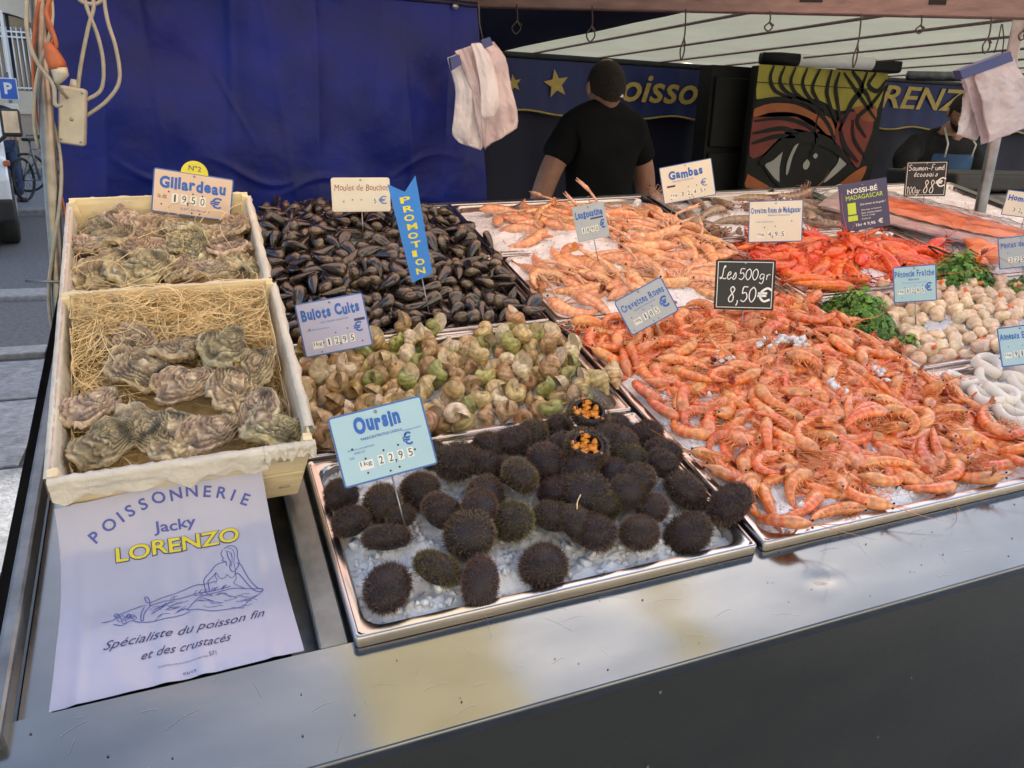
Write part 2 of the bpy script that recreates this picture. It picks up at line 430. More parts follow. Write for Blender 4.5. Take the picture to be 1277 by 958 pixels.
# ================================================================== sea food shapes (each about its own centre, lying down)
STY = {  # base, band, head, head spot
    'pink': ((.76, .125, .014), (.90, .40, .16), (.80, .31, .11), (.20, .08, .03)),
    'red': ((.80, .10, .010), (.86, .24, .035), (.78, .09, .015), (.55, .05, .01)),
    'lango': ((.80, .30, .10), (.90, .62, .38), (.84, .44, .22), (.62, .18, .05)),
    'raw': ((.30, .22, .15), (.42, .33, .24), (.34, .22, .15), (.16, .10, .07)),
}
def crust_meshes(style, L, curl, fat=.085, seed=0, claws=False, legs='legs_orange', nseg=6, whisk=.8):
    rr = random.Random(seed)
    base, band, head, spot = STY[style]
    NS, NR = 34, 10
    pts = []; ang = []; p = Vector((0, 0)); a = 0
    for i in range(NS + 1):
        s = i / NS
        if s > .32: a = curl * ((s - .32) / .64) ** 1.15
        else: a = -.12 * math.sin(s / .32 * PI)
        pts.append(p.copy()); ang.append(a)
        p = p + Vector((math.cos(a), math.sin(a))) * L / NS
    c = sum(pts, Vector((0, 0))) / len(pts)
    pts = [q - c for q in pts]
    # point 0 is the tail end of the head (rostrum) ; curl turns to the left
    def rad(s): return L * fat * interp(s, [0, .03, .08, .16, .26, .34, .38, .55, .75, .88, .95], [.08, .28, .58, .94, 1.12, 1.06, .96, .86, .64, .42, .26])
    mb = MB(); vs = []; cs = []
    for i in range(NS + 1):
        s = i / NS
        if s > .95: s_ = .95
        r = rad(s)
        fr = 0
        if .36 < s < .93:
            fr = ((s - .36) / .57 * nseg) % 1
            r *= 1.07 - .10 * fr
        t = Vector((math.cos(ang[i]), math.sin(ang[i]))); n = Vector((-t.y, t.x))
        for k in range(NR):
            th = 2 * PI * k / NR
            y = math.cos(th); z = math.sin(th)
            vent = max(0, y)
            ry = r * (1.08 if y < 0 else .82)
            q = pts[i] + n * y * ry
            vs.append((q.x, q.y, z * r * .80))
            if s < .36:
                col = mixc(head, spot, .8 * max(0, noise.noise(Vector((s * 16, th * 1.3, seed)))) + (.5 if s < .12 else 0) * (1 if y > -.2 else .2))
                col = mixc(col, band, .35 * vent)
            else:
                col = mixc(base, band, (.60 if fr > .78 else .10 + .35 * fr) + .45 * vent + .25 * noise.noise(Vector((s * 9, th, seed + 5))))
                if s > .9: col = mixc(col, spot, .25)
            cs.append(col)
    fs = [(i * NR + k, (i + 1) * NR + k, (i + 1) * NR + (k + 1) % NR, i * NR + (k + 1) % NR) for i in range(NS) for k in range(NR)]
    fs += [tuple(range(NR)), tuple(NS * NR + k for k in range(NR - 1, -1, -1))]
    mb.add(vs, fs, 0, cs)
    # rostrum: a thin spike grown from the back of the head
    q0 = pts[0]
    t0 = Vector((-math.cos(ang[0]), -math.sin(ang[0])))
    body = mb.mesh(style + '_body', [M['prawn']], colors=True)
    # tail fan
    tf = MB(); e = pts[-1]; te = Vector((math.cos(ang[-1]), math.sin(ang[-1])))
    for k, sp in enumerate((-.55, -.28, 0, .28, .55)):
        ln = L * (.13 if k == 2 else .15); w = L * .026
        d = Vector((te.x, te.y, 0)); side = Vector((0, 0, 1)) if True else None
        dirv = (d * math.cos(sp) + Vector((0, 0, 1)) * math.sin(sp)).normalized()
        wv = (Vector((0, 0, 1)) * math.cos(sp) - d * math.sin(sp)).normalized()
        nv = Vector((-te.y, te.x, 0)) * L * .006
        o3 = Vector((e.x, e.y, 0)) - d * L * .02
        ring = []
        for u, ww in ((0, .35), (.35, .8), (.75, 1.), (1., .45)):
            ring.append((o3 + dirv * ln * u + wv * w * ww, o3 + dirv * ln * u - wv * w * ww, o3 + dirv * ln * u + nv * (1 - u * .6)))
        vv = [x for r3 in ring for x in r3]
        ff = []
        for j in range(3):
            b = j * 3
            ff += [(b, b + 3, b + 5, b + 2), (b + 2, b + 5, b + 4, b + 1), (b + 1, b + 4, b + 3, b)]
        ff += [(0, 2, 1), (9, 10, 11)]
        tf.add(vv, ff, 0, mixc(base, spot, .15 + .1 * k % 2))
    tail = tf.mesh(style + '_tail', [M['prawn']], colors=True)
    lg = MB()
    def at(s):
        i = min(NS, int(s * NS)); t = Vector((math.cos(ang[i]), math.sin(ang[i]))); n = Vector((-t.y, t.x))
        return pts[i], t, n, rad(s)
    for side in (-1, 1):
        for k in range(5):
            s = .17 + k * .045
            p0, t, n, r = at(s)
            b = p0 + n * r * .6
            ls = 1.7 if claws else 1.15
            j1 = b + n * L * .10 * ls + t * L * rr.uniform(-.10, .08) * ls
            j2 = j1 + t * L * rr.uniform(-.05, .14) * ls + n * L * rr.uniform(-.02, .06) * ls
            z = side * r * .4
            lg.tube([(b.x, b.y, z), (j1.x, j1.y, z * 1.6), (j2.x, j2.y, z * rr.uniform(.5, 1.8 * ls))], [L * .012 * ls ** .5, L * .008 * ls ** .5, L * .003], 4)
        for k in range(5):
            s = .42 + k * .09
            p0, t, n, r = at(s)
            b = p0 + n * r * .6
            j1 = b + n * L * .055 + t * L * .035
            z = side * r * .45
            lg.tube([(b.x, b.y, z), (j1.x, j1.y, z * 1.1)], [L * .016, L * .005], 4)
    if claws:
        for side in (-1, 1):
            p0, t, n, r = at(.16)
            b = Vector((p0.x, p0.y)) + n * r * .3
            f = -t
            j1 = b + f * L * rr.uniform(.10, .18) + n * L * rr.uniform(.06, .14)
            j2 = j1 + f * L * .16 + n * L * rr.uniform(-.05, .05)
            j3 = j2 + f * L * .30 + n * L * rr.uniform(-.10, .03)
            z = side * r * .8
            lg.tube([(b.x, b.y, z), (j1.x, j1.y, z * 1.7), (j2.x, j2.y, z * 2.)], [L * .018, L * .02, L * .022], 6)
            lg.tube([(j2.x, j2.y, z * 2), (lerp(j2.x, j3.x, .3), lerp(j2.y, j3.y, .3), z * 2.1), (lerp(j2.x, j3.x, .6), lerp(j2.y, j3.y, .6), z * 2.), (j3.x, j3.y, z * 1.7)], [L * .022, L * .036, L * .026, L * .006], 6)
            m_ = j2.lerp(j3, .5)
            lg.tube([(m_.x, m_.y, z * 2.3), (j3.x, j3.y + L * .03, z * 2.2)], [L * .018, L * .005], 5)
    for k in range(4 if whisk > 0 else 0):      # long feelers
        p0, t, n, r = at(.05)
        a0 = rr.uniform(-1.1, 1.1)
        q = Vector((p0.x, p0.y, rr.uniform(-.3, .3) * r)); path = [q.copy()]
        d = Vector((-1, .3 * a0, .35 * rr.uniform(-1, 1))).normalized()
        cur = rr.uniform(-.35, .35)
        for j in range(7):
            q = q + d * L * whisk / 7 * (1 if k < 2 else .35)
            d = (Matrix.Rotation(cur, 3, 'Z') @ d).normalized()
            path.append(q.copy())
        lg.tube(path, [L * .0065 * (1 - .1 * j) for j in range(8)], 3)
    p0, t, n, r = at(.0)
    lg.tube([(p0.x + L * .10, p0.y - L * .02, 0), (p0.x, p0.y - L * .014, 0), (p0.x - L * .09, p0.y - L * .03, 0)], [L * .014, L * .010, L * .002], 4)
    legm = lg.mesh(style + '_legs', [M[legs]])
    ey = []
    for side in (-1, 1):
        p0, t, n, r = at(.055)
        em = MB(); q = p0 - t * L * .01
        em.ball((q.x, q.y, side * r * 1.0), L * .017, 8, 6)
        ey.append(em.mesh('eye', [M['eye']]))
    return body, tail, legm, ey
def mussel_mesh(seed, L=.05):
    rr = random.Random(seed)
    W = L * rr.uniform(.46, .54); Th = L * rr.uniform(.30, .36); bend = rr.uniform(.04, .12) * L
    NU, NV = 13, 12
    mb = MB(); vs = []; cs = []
    dark = (.007, .007, .010); brown = (.060, .034, .018); tan = (.19, .13, .075)
    for i in range(NU + 1):
        t = i / NU
        w = math.sin(PI * min(1, (t * .975 + .025)) ** .60) ** .72 if 0 < t < 1 else .02
        x = (t - .5) * L
        for k in range(NV):
            a = 2 * PI * k / NV
            ca, sa = math.cos(a), math.sin(a)
            y = ca * abs(ca) ** -.1 * W / 2 * w if ca else 0
            z = math.copysign(abs(sa) ** 1.25, sa) * Th / 2 * w * (1.1 - .35 * t)
            vs.append((x, y + bend * (4 * (t - .5) ** 2 - .5), z))
            g = .5 + .5 * math.sin(t * 46 + 2 * ca)
            col = mixc(dark, brown, .25 * g + .75 * max(0, noise.noise(Vector((t * 3, a, seed * 2.3)))) + (.25 if t < .25 else 0))
            if t < .16: col = mixc(col, tan, .5)
            if abs(sa) < .2: col = mixc(col, tan, .3)
            cs.append(col)
    fs = [(i * NV + k, (i + 1) * NV + k, (i + 1) * NV + (k + 1) % NV, i * NV + (k + 1) % NV) for i in range(NU) for k in range(NV)]
    fs += [tuple(range(NV)), tuple(NU * NV + k for k in range(NV - 1, -1, -1))]
    mb.add(vs, fs, 0, cs)
    me = mb.mesh('mussel_shell', [M['mussel']], colors=True)
    return me
def whelk_mesh(seed, L=.052, tone=0):
    rr = random.Random(seed)
    tones = [((.55, .38, .17), (.34, .19, .07), (.72, .58, .34)), ((.42, .24, .09), (.22, .11, .04), (.60, .42, .20)),
             ((.30, .32, .06), (.16, .17, .04), (.50, .46, .18)), ((.70, .58, .38), (.46, .32, .16), (.80, .72, .55))]
    A, B, C_ = tones[tone]
    turns = 5.0; g = 1.50
    NT, NP = 90, 20
    vs = []; cs = []
    Rl = L * .31
    for i in range(NT + 1):
        th = i / NT * turns * 2 * PI
        k = g ** (th / (2 * PI) - turns)
        R = Rl * k
        flare = 1 + .16 * max(0, (i / NT - .93) / .07)
        cr = R * .46; rt = R * .62 * flare
        cz = -R * 2.15
        for j in range(NP):
            ph = 2 * PI * j / NP
            rib = 1 + .05 * math.cos(th * 7) * (ph < 2) + .022 * math.cos(ph * 9)
            rr_ = cr + rt * math.cos(ph) * rib * .95
            zz = cz + rt * math.sin(ph) * 1.30 * rib
            vs.append((rr_ * math.cos(th), rr_ * math.sin(th), zz))
            q = .5 + .5 * noise.noise(Vector((th * .7, ph * 1.2, seed * 1.7)))
            cc = mixc(mixc(A, B, q * 1.4 - .2), C_, (.35 + .35 * math.cos(ph * 9)) * (1.3 - q)); cs.append(mixc(cc, (.06, .04, .02), .75 * math.exp(-((ph - 1.75) / .35) ** 2)))
    z0 = sum(v[2] for v in vs) / len(vs)
    vs = [(v[0], v[1], v[2] - z0) for v in vs]
    fs = [(i * NP + j, i * NP + (j + 1) % NP, (i + 1) * NP + (j + 1) % NP, (i + 1) * NP + j) for i in range(NT) for j in range(NP)]
    mb = MB(); mb.add(vs, fs, 0, cs)
    # lip rolled into the mouth
    ring = vs[-NP:]
    c = Vector((sum(v[0] for v in ring) / NP, sum(v[1] for v in ring) / NP, sum(v[2] for v in ring) / NP))
    th = turns * 2 * PI; back = Vector((math.sin(th), -math.cos(th), 0))
    v1 = [c + (Vector(v) - c) * .86 + back * L * .012 for v in ring]
    v2 = [c + (Vector(v) - c) * .66 + back * L * .07 for v in ring]
    mb.add([Vector(v) for v in ring] + v1 + v2 + [c + back * L * .05], [(j, (j + 1) % NP, NP + (j + 1) % NP, NP + j) for j in range(NP)] +
           [(NP + j, NP + (j + 1) % NP, 2 * NP + (j + 1) % NP, 2 * NP + j) for j in range(NP)] + [(2 * NP + j, 2 * NP + (j + 1) % NP, 3 * NP) for j in range(NP)], 1,
           [(.8, .74, .6)] * (3 * NP + 1))
    return mb.mesh('whelk_shell', [M['whelk'], M['whelk_in']], colors=True)
def oyster_mesh(seed, L=.10):
    rr = random.Random(seed)
    asp = rr.uniform(.56, .72); NR, NA = 30, 64
    sx = seed * 7.7
    tones = [((.32, .215, .11), (.72, .58, .36), (.055, .040, .022)), ((.31, .20, .13), (.70, .54, .37), (.060, .038, .028)), ((.27, .21, .10), (.64, .53, .32), (.050, .040, .020))]
    A, B, D = tones[seed % 3]
    mb = MB(); vs = []; cs = []
    def outline(a):
        k = 1 + .20 * noise.noise(Vector((math.cos(a) * 1.4, math.sin(a) * 1.4, sx))) + .12 * noise.noise(Vector((math.cos(a) * 4.5, math.sin(a) * 4.5, sx))) + .04 * noise.noise(Vector((math.cos(a) * 13, math.sin(a) * 13, sx)))
        taper = 1 - .22 * math.cos(a)
        return L * .5 * k * math.cos(a), L * .5 * asp * k * taper * math.sin(a)
    for side in (1, -1):
        base = len(vs)
        for i in range(NR + 1):
            q = i / NR
            for k in range(NA):
                a = 2 * PI * k / NA
                ox, oy = outline(a)
                ox2 = (ox - L * .22) * q + L * .22; oy2 = oy * q
                n1 = noise.noise(Vector((ox2 * 45, oy2 * 45, sx))); n2 = noise.noise(Vector((ox2 * 130, oy2 * 130, sx + side)))
                lay = q * 6 + n1 * 1.5 + .35 * n2
                st = (lay % 1)
                dome = (1 - q * q) ** .8 * L * (.13 if side > 0 else .20)
                z = side * (dome + .0030 * 2 * st ** 1.5 * min(1, q * 3) + .003 * n1 * (1 - q * .5)) + .0012 * n2
                frill = 1 + (.05 * st + .06 * n2) * q
                z += .006 * math.sin(a * 3 + seed) * q ** 3 + .004 * math.sin(a * 7 + seed * 2) * q ** 4
                vs.append((ox2 * frill, oy2 * frill, z))
                m = noise.noise(Vector((ox2 * 60 + 5, oy2 * 60, sx * 2)))
                col = mixc(D, A, min(1, .25 + st * 1.8)); col = mixc(col, B, max(0, st - .55) * 2.1 + .7 * m)
                col = mixc(col, D, max(0, noise.noise(Vector((ox2 * 50, oy2 * 35, sx + 9))) * 1.6 - .15) + 0)
                if q > .93: col = mixc(col, B, .6)
                cs.append(col)
    F = []
    for sd in (0, 1):
        b = sd * (NR + 1) * NA
        for i in range(NR):
            for k in range(NA):
                f = (b + i * NA + k, b + (i + 1) * NA + k, b + (i + 1) * NA + (k + 1) % NA, b + i * NA + (k + 1) % NA)
                F.append(f if sd == 0 else f[::-1])
    b2 = (NR + 1) * NA
    for k in range(NA):
        F.append((NR * NA + k, b2 + NR * NA + k, b2 + NR * NA + (k + 1) % NA, NR * NA + (k + 1) % NA))
    mb.add(vs, F, 0, cs)
    return mb.mesh('oyster_shell', [M['oyster']], colors=True)
def scallop_mesh(seed, R=.0165):
    rr = random.Random(seed)
    mb = MB(); mb.ball((0, 0, 0), R, 14, 9, sq=(1, rr.uniform(.85, 1), rr.uniform(.6, .8)), jit=.35, seed=seed)
    return mb.mesh('scallop_meat', [M['scallop']])
# ================================================================== the trays and the bed of ice in each (counter frame)
TRAYS = {'urchin': (.110, .625, .588, .914), 'whelk': (.110, .625, .921, 1.244), 'mussel_front': (.110, .625, 1.251, 1.575), 'mussel_back': (.110, .625, 1.582, 1.93),
         'prawn': (.635, 1.222, .588, 1.232), 'lango_front': (.635, 1.222, 1.240, 1.585), 'lango_back': (.635, 1.222, 1.592, 1.945),
         'squid': (1.232, 1.80, .588, .905), 'scallop': (1.232, 1.80, .912, 1.233), 'red': (1.232, 1.80, 1.241, 1.585), 'raw': (1.232, 1.80, 1.592, 1.945),
         'side': (1.81, 2.42, .912, 1.233), 'salmon': (1.81, 2.42, 1.241, 1.945)}
TDEPTH = .058
def bump2(u, v, cu, cv, su, sv): return math.exp(-((u - cu) / su) ** 2 - ((v - cv) / sv) ** 2)
def ice_h(name, x, y):
    """height of the ice in a tray, before its fine roughness"""
    x0, x1, y0, y1 = TRAYS[name]
    if name.startswith('mussel'): y0, y1 = 1.251, 1.93
    if name.startswith('lango'): y0, y1 = 1.240, 1.945
    u = (x - x0) / (x1 - x0); v = (y - y0) / (y1 - y0)
    n = .004 * noise.noise(Vector((x * 18, y * 18, .3)))
    if name == 'urchin': h = -.020 + .010 * bump2(u, v, .25, .35, .4, .4) + .004 * v
    elif name == 'whelk': h = -.034 + .018 * bump2(u, v, .45, .5, .4, .45)
    elif name.startswith('mussel'): h = -.040 + .090 * bump2(u, v, .40, .64, .48, .42)
    elif name == 'prawn': h = -.018 + .040 * bump2(u, v, .52, .62, .42, .42)
    elif name.startswith('lango'): h = -.028 + .055 * bump2(u, v, .50, .55, .42, .42)
    elif name == 'squid': h = -.026 + .012 * bump2(u, v, .5, .5, .5, .5)
    elif name == 'scallop': h = -.026 + .030 * bump2(u, v, .6, .55, .38, .42)
    elif name == 'red': h = -.026 + .040 * bump2(u, v, .5, .5, .42, .42)
    elif name == 'raw': h = -.030 + .020 * bump2(u, v, .5, .5, .45, .45)
    else: h = -.02 + .01 * bump2(u, v, .5, .5, .5, .5)
    return h + n
# ================================================================== the ground and the street
def struct(name, me, mtx=None): return link(name, me, None, mtx, 'structure')
def sheet(name, x0, x1, y0, y1, z, m, nx=1, ny=1):
    mb = MB(); mb.grid(lambda u, v: (lerp(x0, x1, u), lerp(y0, y1, v), z), nx, ny)
    return struct(name, mb.mesh(name, [M[m]], smooth=False))
sheet('ground', -60, 60, -40, 60, -.02, 'asphalt')
sheet('road', -40, 40, 5.95, 14.0, 0.0, 'asphalt')
# pavement where the stall stands, laid in big slabs
pv = sheet('pavement', -14, 20, -9, 5.70, -.006, 'dark')
rs = random.Random(5)
slabs = []
for k in range(3):
    mb = MB(); mb.box((0, 0, 0), (.80, .96, .05)); me = bevel(mb.mesh('slab', [M['slab']], False), .006, 1)
    slabs.append(me)
rows = [1.0 + .0, 2.0, 3.0, 4.0, 4.9]
for j, yy in enumerate((1.35, 2.33, 3.32, 4.31, 5.22)):
    for i in range(5):
        o = link('slab', slabs[(i + j) % 3], pv, T(-3.2 + i * .815 + (.4 if j % 2 else 0), yy, -.019 + rs.uniform(-.002, .002)))
        o.scale = (1, .995 if j < 4 else .82, 1)
mb = MB(); mb.box((0, 0, 0), (34, 10.2, .04)); struct('pavement_near', mb.mesh('pavement_near', [M['slab']], False), T(3, -4.4, -.025))
mb = MB(); mb.box((0, 0, 0), (40, 2.9, .04)); struct('stall_ground', mb.mesh('stall_ground', [M['slab']], False), T(21.05, 3.2, -.024))
mb = MB()
for x in range(-18, 18): mb.box((x * 1.0, 5.82, -.03), (.99, .22, .12))
kb = struct('kerb', None)
kme = bevel(MB().box((0, 0, 0), (.99, .20, .10)).mesh('kerb_stone', [M['kerb']], False), .01, 2)
for x in range(-6, 3): link('kerb_stone', kme, kb, T(x * 1.0 - .4, 5.84, -.03))
me = MB().box((0, 0, 0), (1.99, .34, .09)).mesh('kerb_stone', [M['kerb']], False)
kb2 = struct('traffic_island', None)
bevel(me, .02, 2)
for x in range(-6, 4): link('kerb_stone', me, kb2, T(x * 2.0 + .3, 7.70, .0))
far = sheet('far_pavement', -40, 30, 14.0, 23.9, .10, 'slab')
me = MB().box((0, 0, 0), (40, .2, .13)).mesh('far_kerb', [M['kerb']], False); struct('far_kerb', bevel(me, .02, 1), T(-10, 14.0, .04))
for i, (x, y, w) in enumerate(((-2.2, 9.6, .34), (-1.45, 6.9, .12), (-2.6, 15.2, .3), (-1.72, 8.8, .16))):
    mb = MB(); mb.ball((0, 0, 0), w * .35, 7, 4, sq=(1, .35, .06), jit=.9, seed=i)
    tag(link('litter', mb.mesh('litter', [M['white']]), None, T(x, y, .01 if y < 14 else .11)), ['scrap of white paper lying beyond the van wheel line on the road', 'small white scrap lying on the nearest road strip', 'white crumpled litter at the foot of the bicycle', 'small pale scrap on the asphalt beside the traffic island'][i], 'litter')
# ------------------------------------------------------------------ building far across the street, with a barred window
b = thing('stone_building', 'cream stone building across the street with a tall white barred window over a brown base', 'building', T(0, 24.0, 0))
def wall_with_hole(name, x0, x1, z0, z1, hx0, hx1, hz0, hz1, m, th=.5, arch=.35):
    mb = MB()
    mb.box(((x0 + hx0) / 2, th / 2, (z0 + z1) / 2), (hx0 - x0, th, z1 - z0))
    mb.box(((x1 + hx1) / 2, th / 2, (z0 + z1) / 2), (x1 - hx1, th, z1 - z0))
    mb.box(((hx0 + hx1) / 2, th / 2, (z0 + hz0) / 2), (hx1 - hx0, th, hz0 - z0))
    n = 16
    vs = []
    for i in range(n + 1):
        a = PI * i / n; x = (hx0 + hx1) / 2 - math.cos(a) * (hx1 - hx0) / 2; z = hz1 - arch + math.sin(a) * arch
        vs += [(x, 0, z), (x, 0, z1), (x, th, z)]
    mb.add(vs, [(3 * i, 3 * i + 3, 3 * i + 4, 3 * i + 1) for i in range(n)] + [(3 * i, 3 * i + 2, 3 * i + 5, 3 * i + 3) for i in range(n)])
    return mb.mesh(name, [M[m]], False)
link('wall', wall_with_hole('wall', -22, 14, 1.42, 17.5, -5.2, -2.95, 1.95, 3.75, 'facade'), b)
link('base_wall', MB().box((-4, .2, .72), (36, .56, 1.4)).mesh('base_wall', [M['facade2']], False), b)
link('stone_band', bevel(MB().box((-4, -.06, 1.45), (36, .16, .10)).mesh('stone_band', [M['facade']], False), .02), b)
wn_ = link('window', MB().box((-4.1, .42, 2.8), (2.3, .04, 2.0)).mesh('window', [M['glass']], False), b)
me = MB().tube([(0, 0, 0), (0, 0, 1.42)], .018, 6).mesh('window_bar', [M['white']])
for i in range(22): link('window_bar', me, wn_, T(-5.15 + i * .105, .08, 1.98))
for zz in (2.02, 3.18, 3.30): link('window_rail', MB().box((-4.1, .08, zz), (2.3, .03, .035)).mesh('window_rail', [M['white']], False), wn_)
link('window_post', MB().box((-3.62, .03, 2.8), (.07, .07, 1.9)).mesh('window_post', [M['white']], False), wn_)
link('window_curtain', MB().box((-4.4, .36, 2.6), (.8, .03, 1.1)).mesh('window_curtain', [M['orange']], False), wn_)
# the sunlit houses behind the photographer, seen only as reflections in the steel
fb = thing('house_row', 'cream house front across the square behind the stall front, seen in the steel', 'building', T(0, -13, 0))
link('wall', MB().box((2, -.5, 7), (44, 1, 14)).mesh('wall', [M['facade']], False), fb)
wme = MB().box((0, 0, 0), (1.3, .1, 2.1)).mesh('window', [M['glass']], False)
for i in range(9):
    for j in range(4): link('window', wme, fb, T(-16 + i * 4.2, .06, 2.2 + j * 3.2))
link('roof', MB().add([(-20, 0, 14), (24, 0, 14), (24, -5, 17), (-20, -5, 17)], [(0, 1, 2, 3)]).mesh('roof', [M['old_steel']], False), fb)
# ================================================================== the stall: canopy, beam, post, tarpaulins, back wall
def cz(y): return 1.895 + .006 * (4.7 - y)
cp = thing('canopy', 'cream canvas canopy stretched over thin rafters above the stall', 'canopy')
def cloth(x0, x1, y0, y1, dz, sag=.015, nx=40, ny=12, f=cz):
    def fn(u, v):
        x = lerp(x0, x1, u); y = lerp(y0, y1, v)
        return (x, y, f(y) + dz - sag * abs(math.sin(x * 7.1)) * .5 + .004 * noise.noise(Vector((x * 3, y * 3, 1))))
    mb = MB(); mb.grid(fn, nx, ny); return mb
link('canvas', cloth(1.66, 7.5, 1.98, 4.72, .035, nx=90).mesh('canvas', [M['canvas']]), cp)
link('blue_canvas', cloth(-.35, 1.74, 1.90, 4.72, .008).mesh('blue_canvas', [M['navy']]), cp)
link('red_canvas', cloth(-.35, 3.6, 1.36, 2.02, .06).mesh('red_canvas', [M['canvas_red']]), cp)
rme = MB().tube([(0, 1.3, cz(1.3) + .012), (0, 4.7, cz(4.7) + .012)], .006, 8).mesh('rafter', [M['beam']])
for k in range(11): link('rafter', rme, cp, T(1.95 + k * .42, 0, 0))
fl = tag(link('added_flap', cloth(.22, .60, .74, 1.37, .06, f=lambda y: 1.98, nx=12, ny=6).mesh('added_flap', [M['flap']])), 'wider cream flap added out of view, reflected as a warm patch in the strip', 'added flap')  # unseen sheet, added to put a warm reflection into the front strip
fl = tag(link('added_flap', cloth(1.02, 1.12, .74, 1.37, .06, f=lambda y: 1.98, nx=6, ny=6).mesh('added_flap', [M['flap']])), 'narrow cream flap added out of view, reflected as a warm streak in the strip', 'added flap')  # second unseen sheet, added for a narrower warm streak in the strip
# roll of tarpaulin under the canopy
tag(link('rolled_tarpaulin', MB().tube([(3.95, 3.75, 1.858), (4.8, 3.4, 1.872), (5.6, 3.1, 1.885)], .026, 14).mesh('rolled_tarpaulin', [M['old_steel']])), 'long grey rolled tarpaulin slung under the canopy at the right', 'tarpaulin roll')
# the long painted beam
def at(px, py, Y):      # counter-left hanging things, laid out in a plane Y metres away
    r = RW @ Vector(((px - 638.5) / 1000, -(py - 479) / 1000, -1)); t = Y / r.y
    return Vector((r.x * t, Y, CAMH + r.z * t))
A = at(572, 9, 2.36) + Vector((0, 0, .028)); B = at(1290, 28, 1.64) + Vector((0, 0, .028))
d_ = B - A; bm_ = thing('painted_beam', 'long flat pinkish painted beam crossing under the canopy', 'beam', T(*A) @ Rz(math.atan2(d_.y, d_.x)))
LB = math.hypot(d_.x, d_.y)
link('beam_bar', bevel(MB().box((LB / 2, 0, 0), (LB + .3, .04, .056)).mesh('beam_bar', [M['beam']], False), .003, 1), bm_)
for i, (f, w) in enumerate(((.06, .03), (.30, .05), (.42, .035), (.62, .06), (.83, .045))):
    link('worn_mark', MB().box((LB * f, -.0212, .006), (w, .001, .012)).mesh('worn_mark', [M['black']], False), bm_)
# hanging loops of string
def rope(pts, r=.0022, label='', m='rope'):
    o = link('string_loop', MB().tube(smooth_path(pts), r, 5).mesh('string_loop', [M[m]])); tag(o, label, 'string', 'loops of dark string hanging from the beam'); return o
for i, (f, ln) in enumerate(((.10, .075), (.235, .09), (.40, .13), (.545, .05), (.70, .135), (.80, .045), (.915, .09), (.97, .055))):
    p = A.lerp(B, f); s = .012 if ln < .1 else .006
    q = p + Vector((0, -.025, -.02))
    rope([q, q + Vector((.004, 0, -ln * .5)), q + Vector((-s, 0, -ln * .8)), q + Vector((0, 0, -ln)), q + Vector((s * 1.2, 0, -ln * .8)), q + Vector((.002, 0, -ln * .55)), q + Vector((s * 1.5, 0, -ln * .7))],
         label=['short string loop left of the valance star', 'knotted string loop above the shaved head', 'long double string hanging right of the standing man', 'small knotted bow of string by the black cabinet', 'long thin string above the painted eye panel', 'short loose string loop over the white roll', 'long string with frayed knot over the black sheet', 'short string loop beside the right bag bundle'][i])
# right post
tag(link('tent_post', MB().tube([(2.285, 1.80, 0.0), (2.285, 1.80, 1.95)], .017, 14).mesh('tent_post', [M['old_steel']])), 'grey steel post at the right behind the hanging bags', 'post')
# left pole with cables
def X(px_list): return [Vector(p) for p in px_list]
pA, pB = Vector((-.2042, 1.75, 1.6852)), Vector((-.237, 1.75, 1.1333))
dirp = (pA - pB).normalized()
def pole(t): return pB + dirp * t         # t metres above the counter level
tag(link('steel_pole', MB().tube([pole(-1.13), pole(.9)], .0128, 18).mesh('steel_pole', [M['pole']])), 'shiny round steel pole at the left with cables wound round it', 'pole')
def wound(name, t0, t1, turns, ph, r, m, label, rad=.016):
    n = 60; pts = []
    for i in range(n + 1):
        t = i / n; a = ph + turns * 2 * PI * t
        k = rad + .005 * (.5 + .5 * math.sin(9 * t + ph)); c = pole(lerp(t0, t1, t))
        pts.append(c + Vector((math.cos(a) * k, math.sin(a) * k, 0)))
    tag(link(name, MB().tube(pts, r, 7).mesh(name, [M[m]])), label, 'cable')
wound('grey_cable', -.15, .60, 1.5, 1.2, .0035, 'cable', 'pale grey cable winding up the steel pole')
wound('brown_cable', -.05, .55, 1.15, 4.0, .0030, 'orange', 'orange brown cable winding round the lower pole')
wound('thin_cable', .30, .62, .8, 2.4, .0032, 'cable', 'pale cable crossing the pole near its top', .019)
for i, (pts, lab) in enumerate((([(58, -10), (62, 12), (60, 30), (67, 48), (62, 60)], 'left strand of orange cable leading down to the plug'), ([(66, -10), (58, 15), (64, 35), (70, 55), (66, 64)], 'right strand of orange cable leading down to the plug'))):
    tag(link('orange_cable', MB().tube(smooth_path([at(x, y, 1.71 - .01 * i) for x, y in pts]), .0038, 7).mesh('orange_cable', [M['orange']])), lab, 'cable')
# orange plug
pl = thing('cable_plug', 'orange rubber connector with pale plug hanging beside the pole', 'plug')
link('housing', MB().tube([at(60, 53, 1.70), at(62, 60, 1.70), at(66, 70, 1.70), at(71, 80, 1.70), at(73, 86, 1.70)], [.006, .010, .0135, .015, .014], 8).mesh('housing', [M['orange']]), pl)
link('plug_body', MB().tube([at(73, 85, 1.70), at(75, 92, 1.70), at(72, 100, 1.70), at(71, 104, 1.70)], [.014, .014, .008, .005], 8).mesh('plug_body', [M['cream_plastic']]), pl)
link('lead', MB().tube(smooth_path([at(71, 103, 1.70), at(75, 112, 1.72), at(84, 122, 1.76)]), .0032, 6).mesh('lead', [M['cable']]), pl)
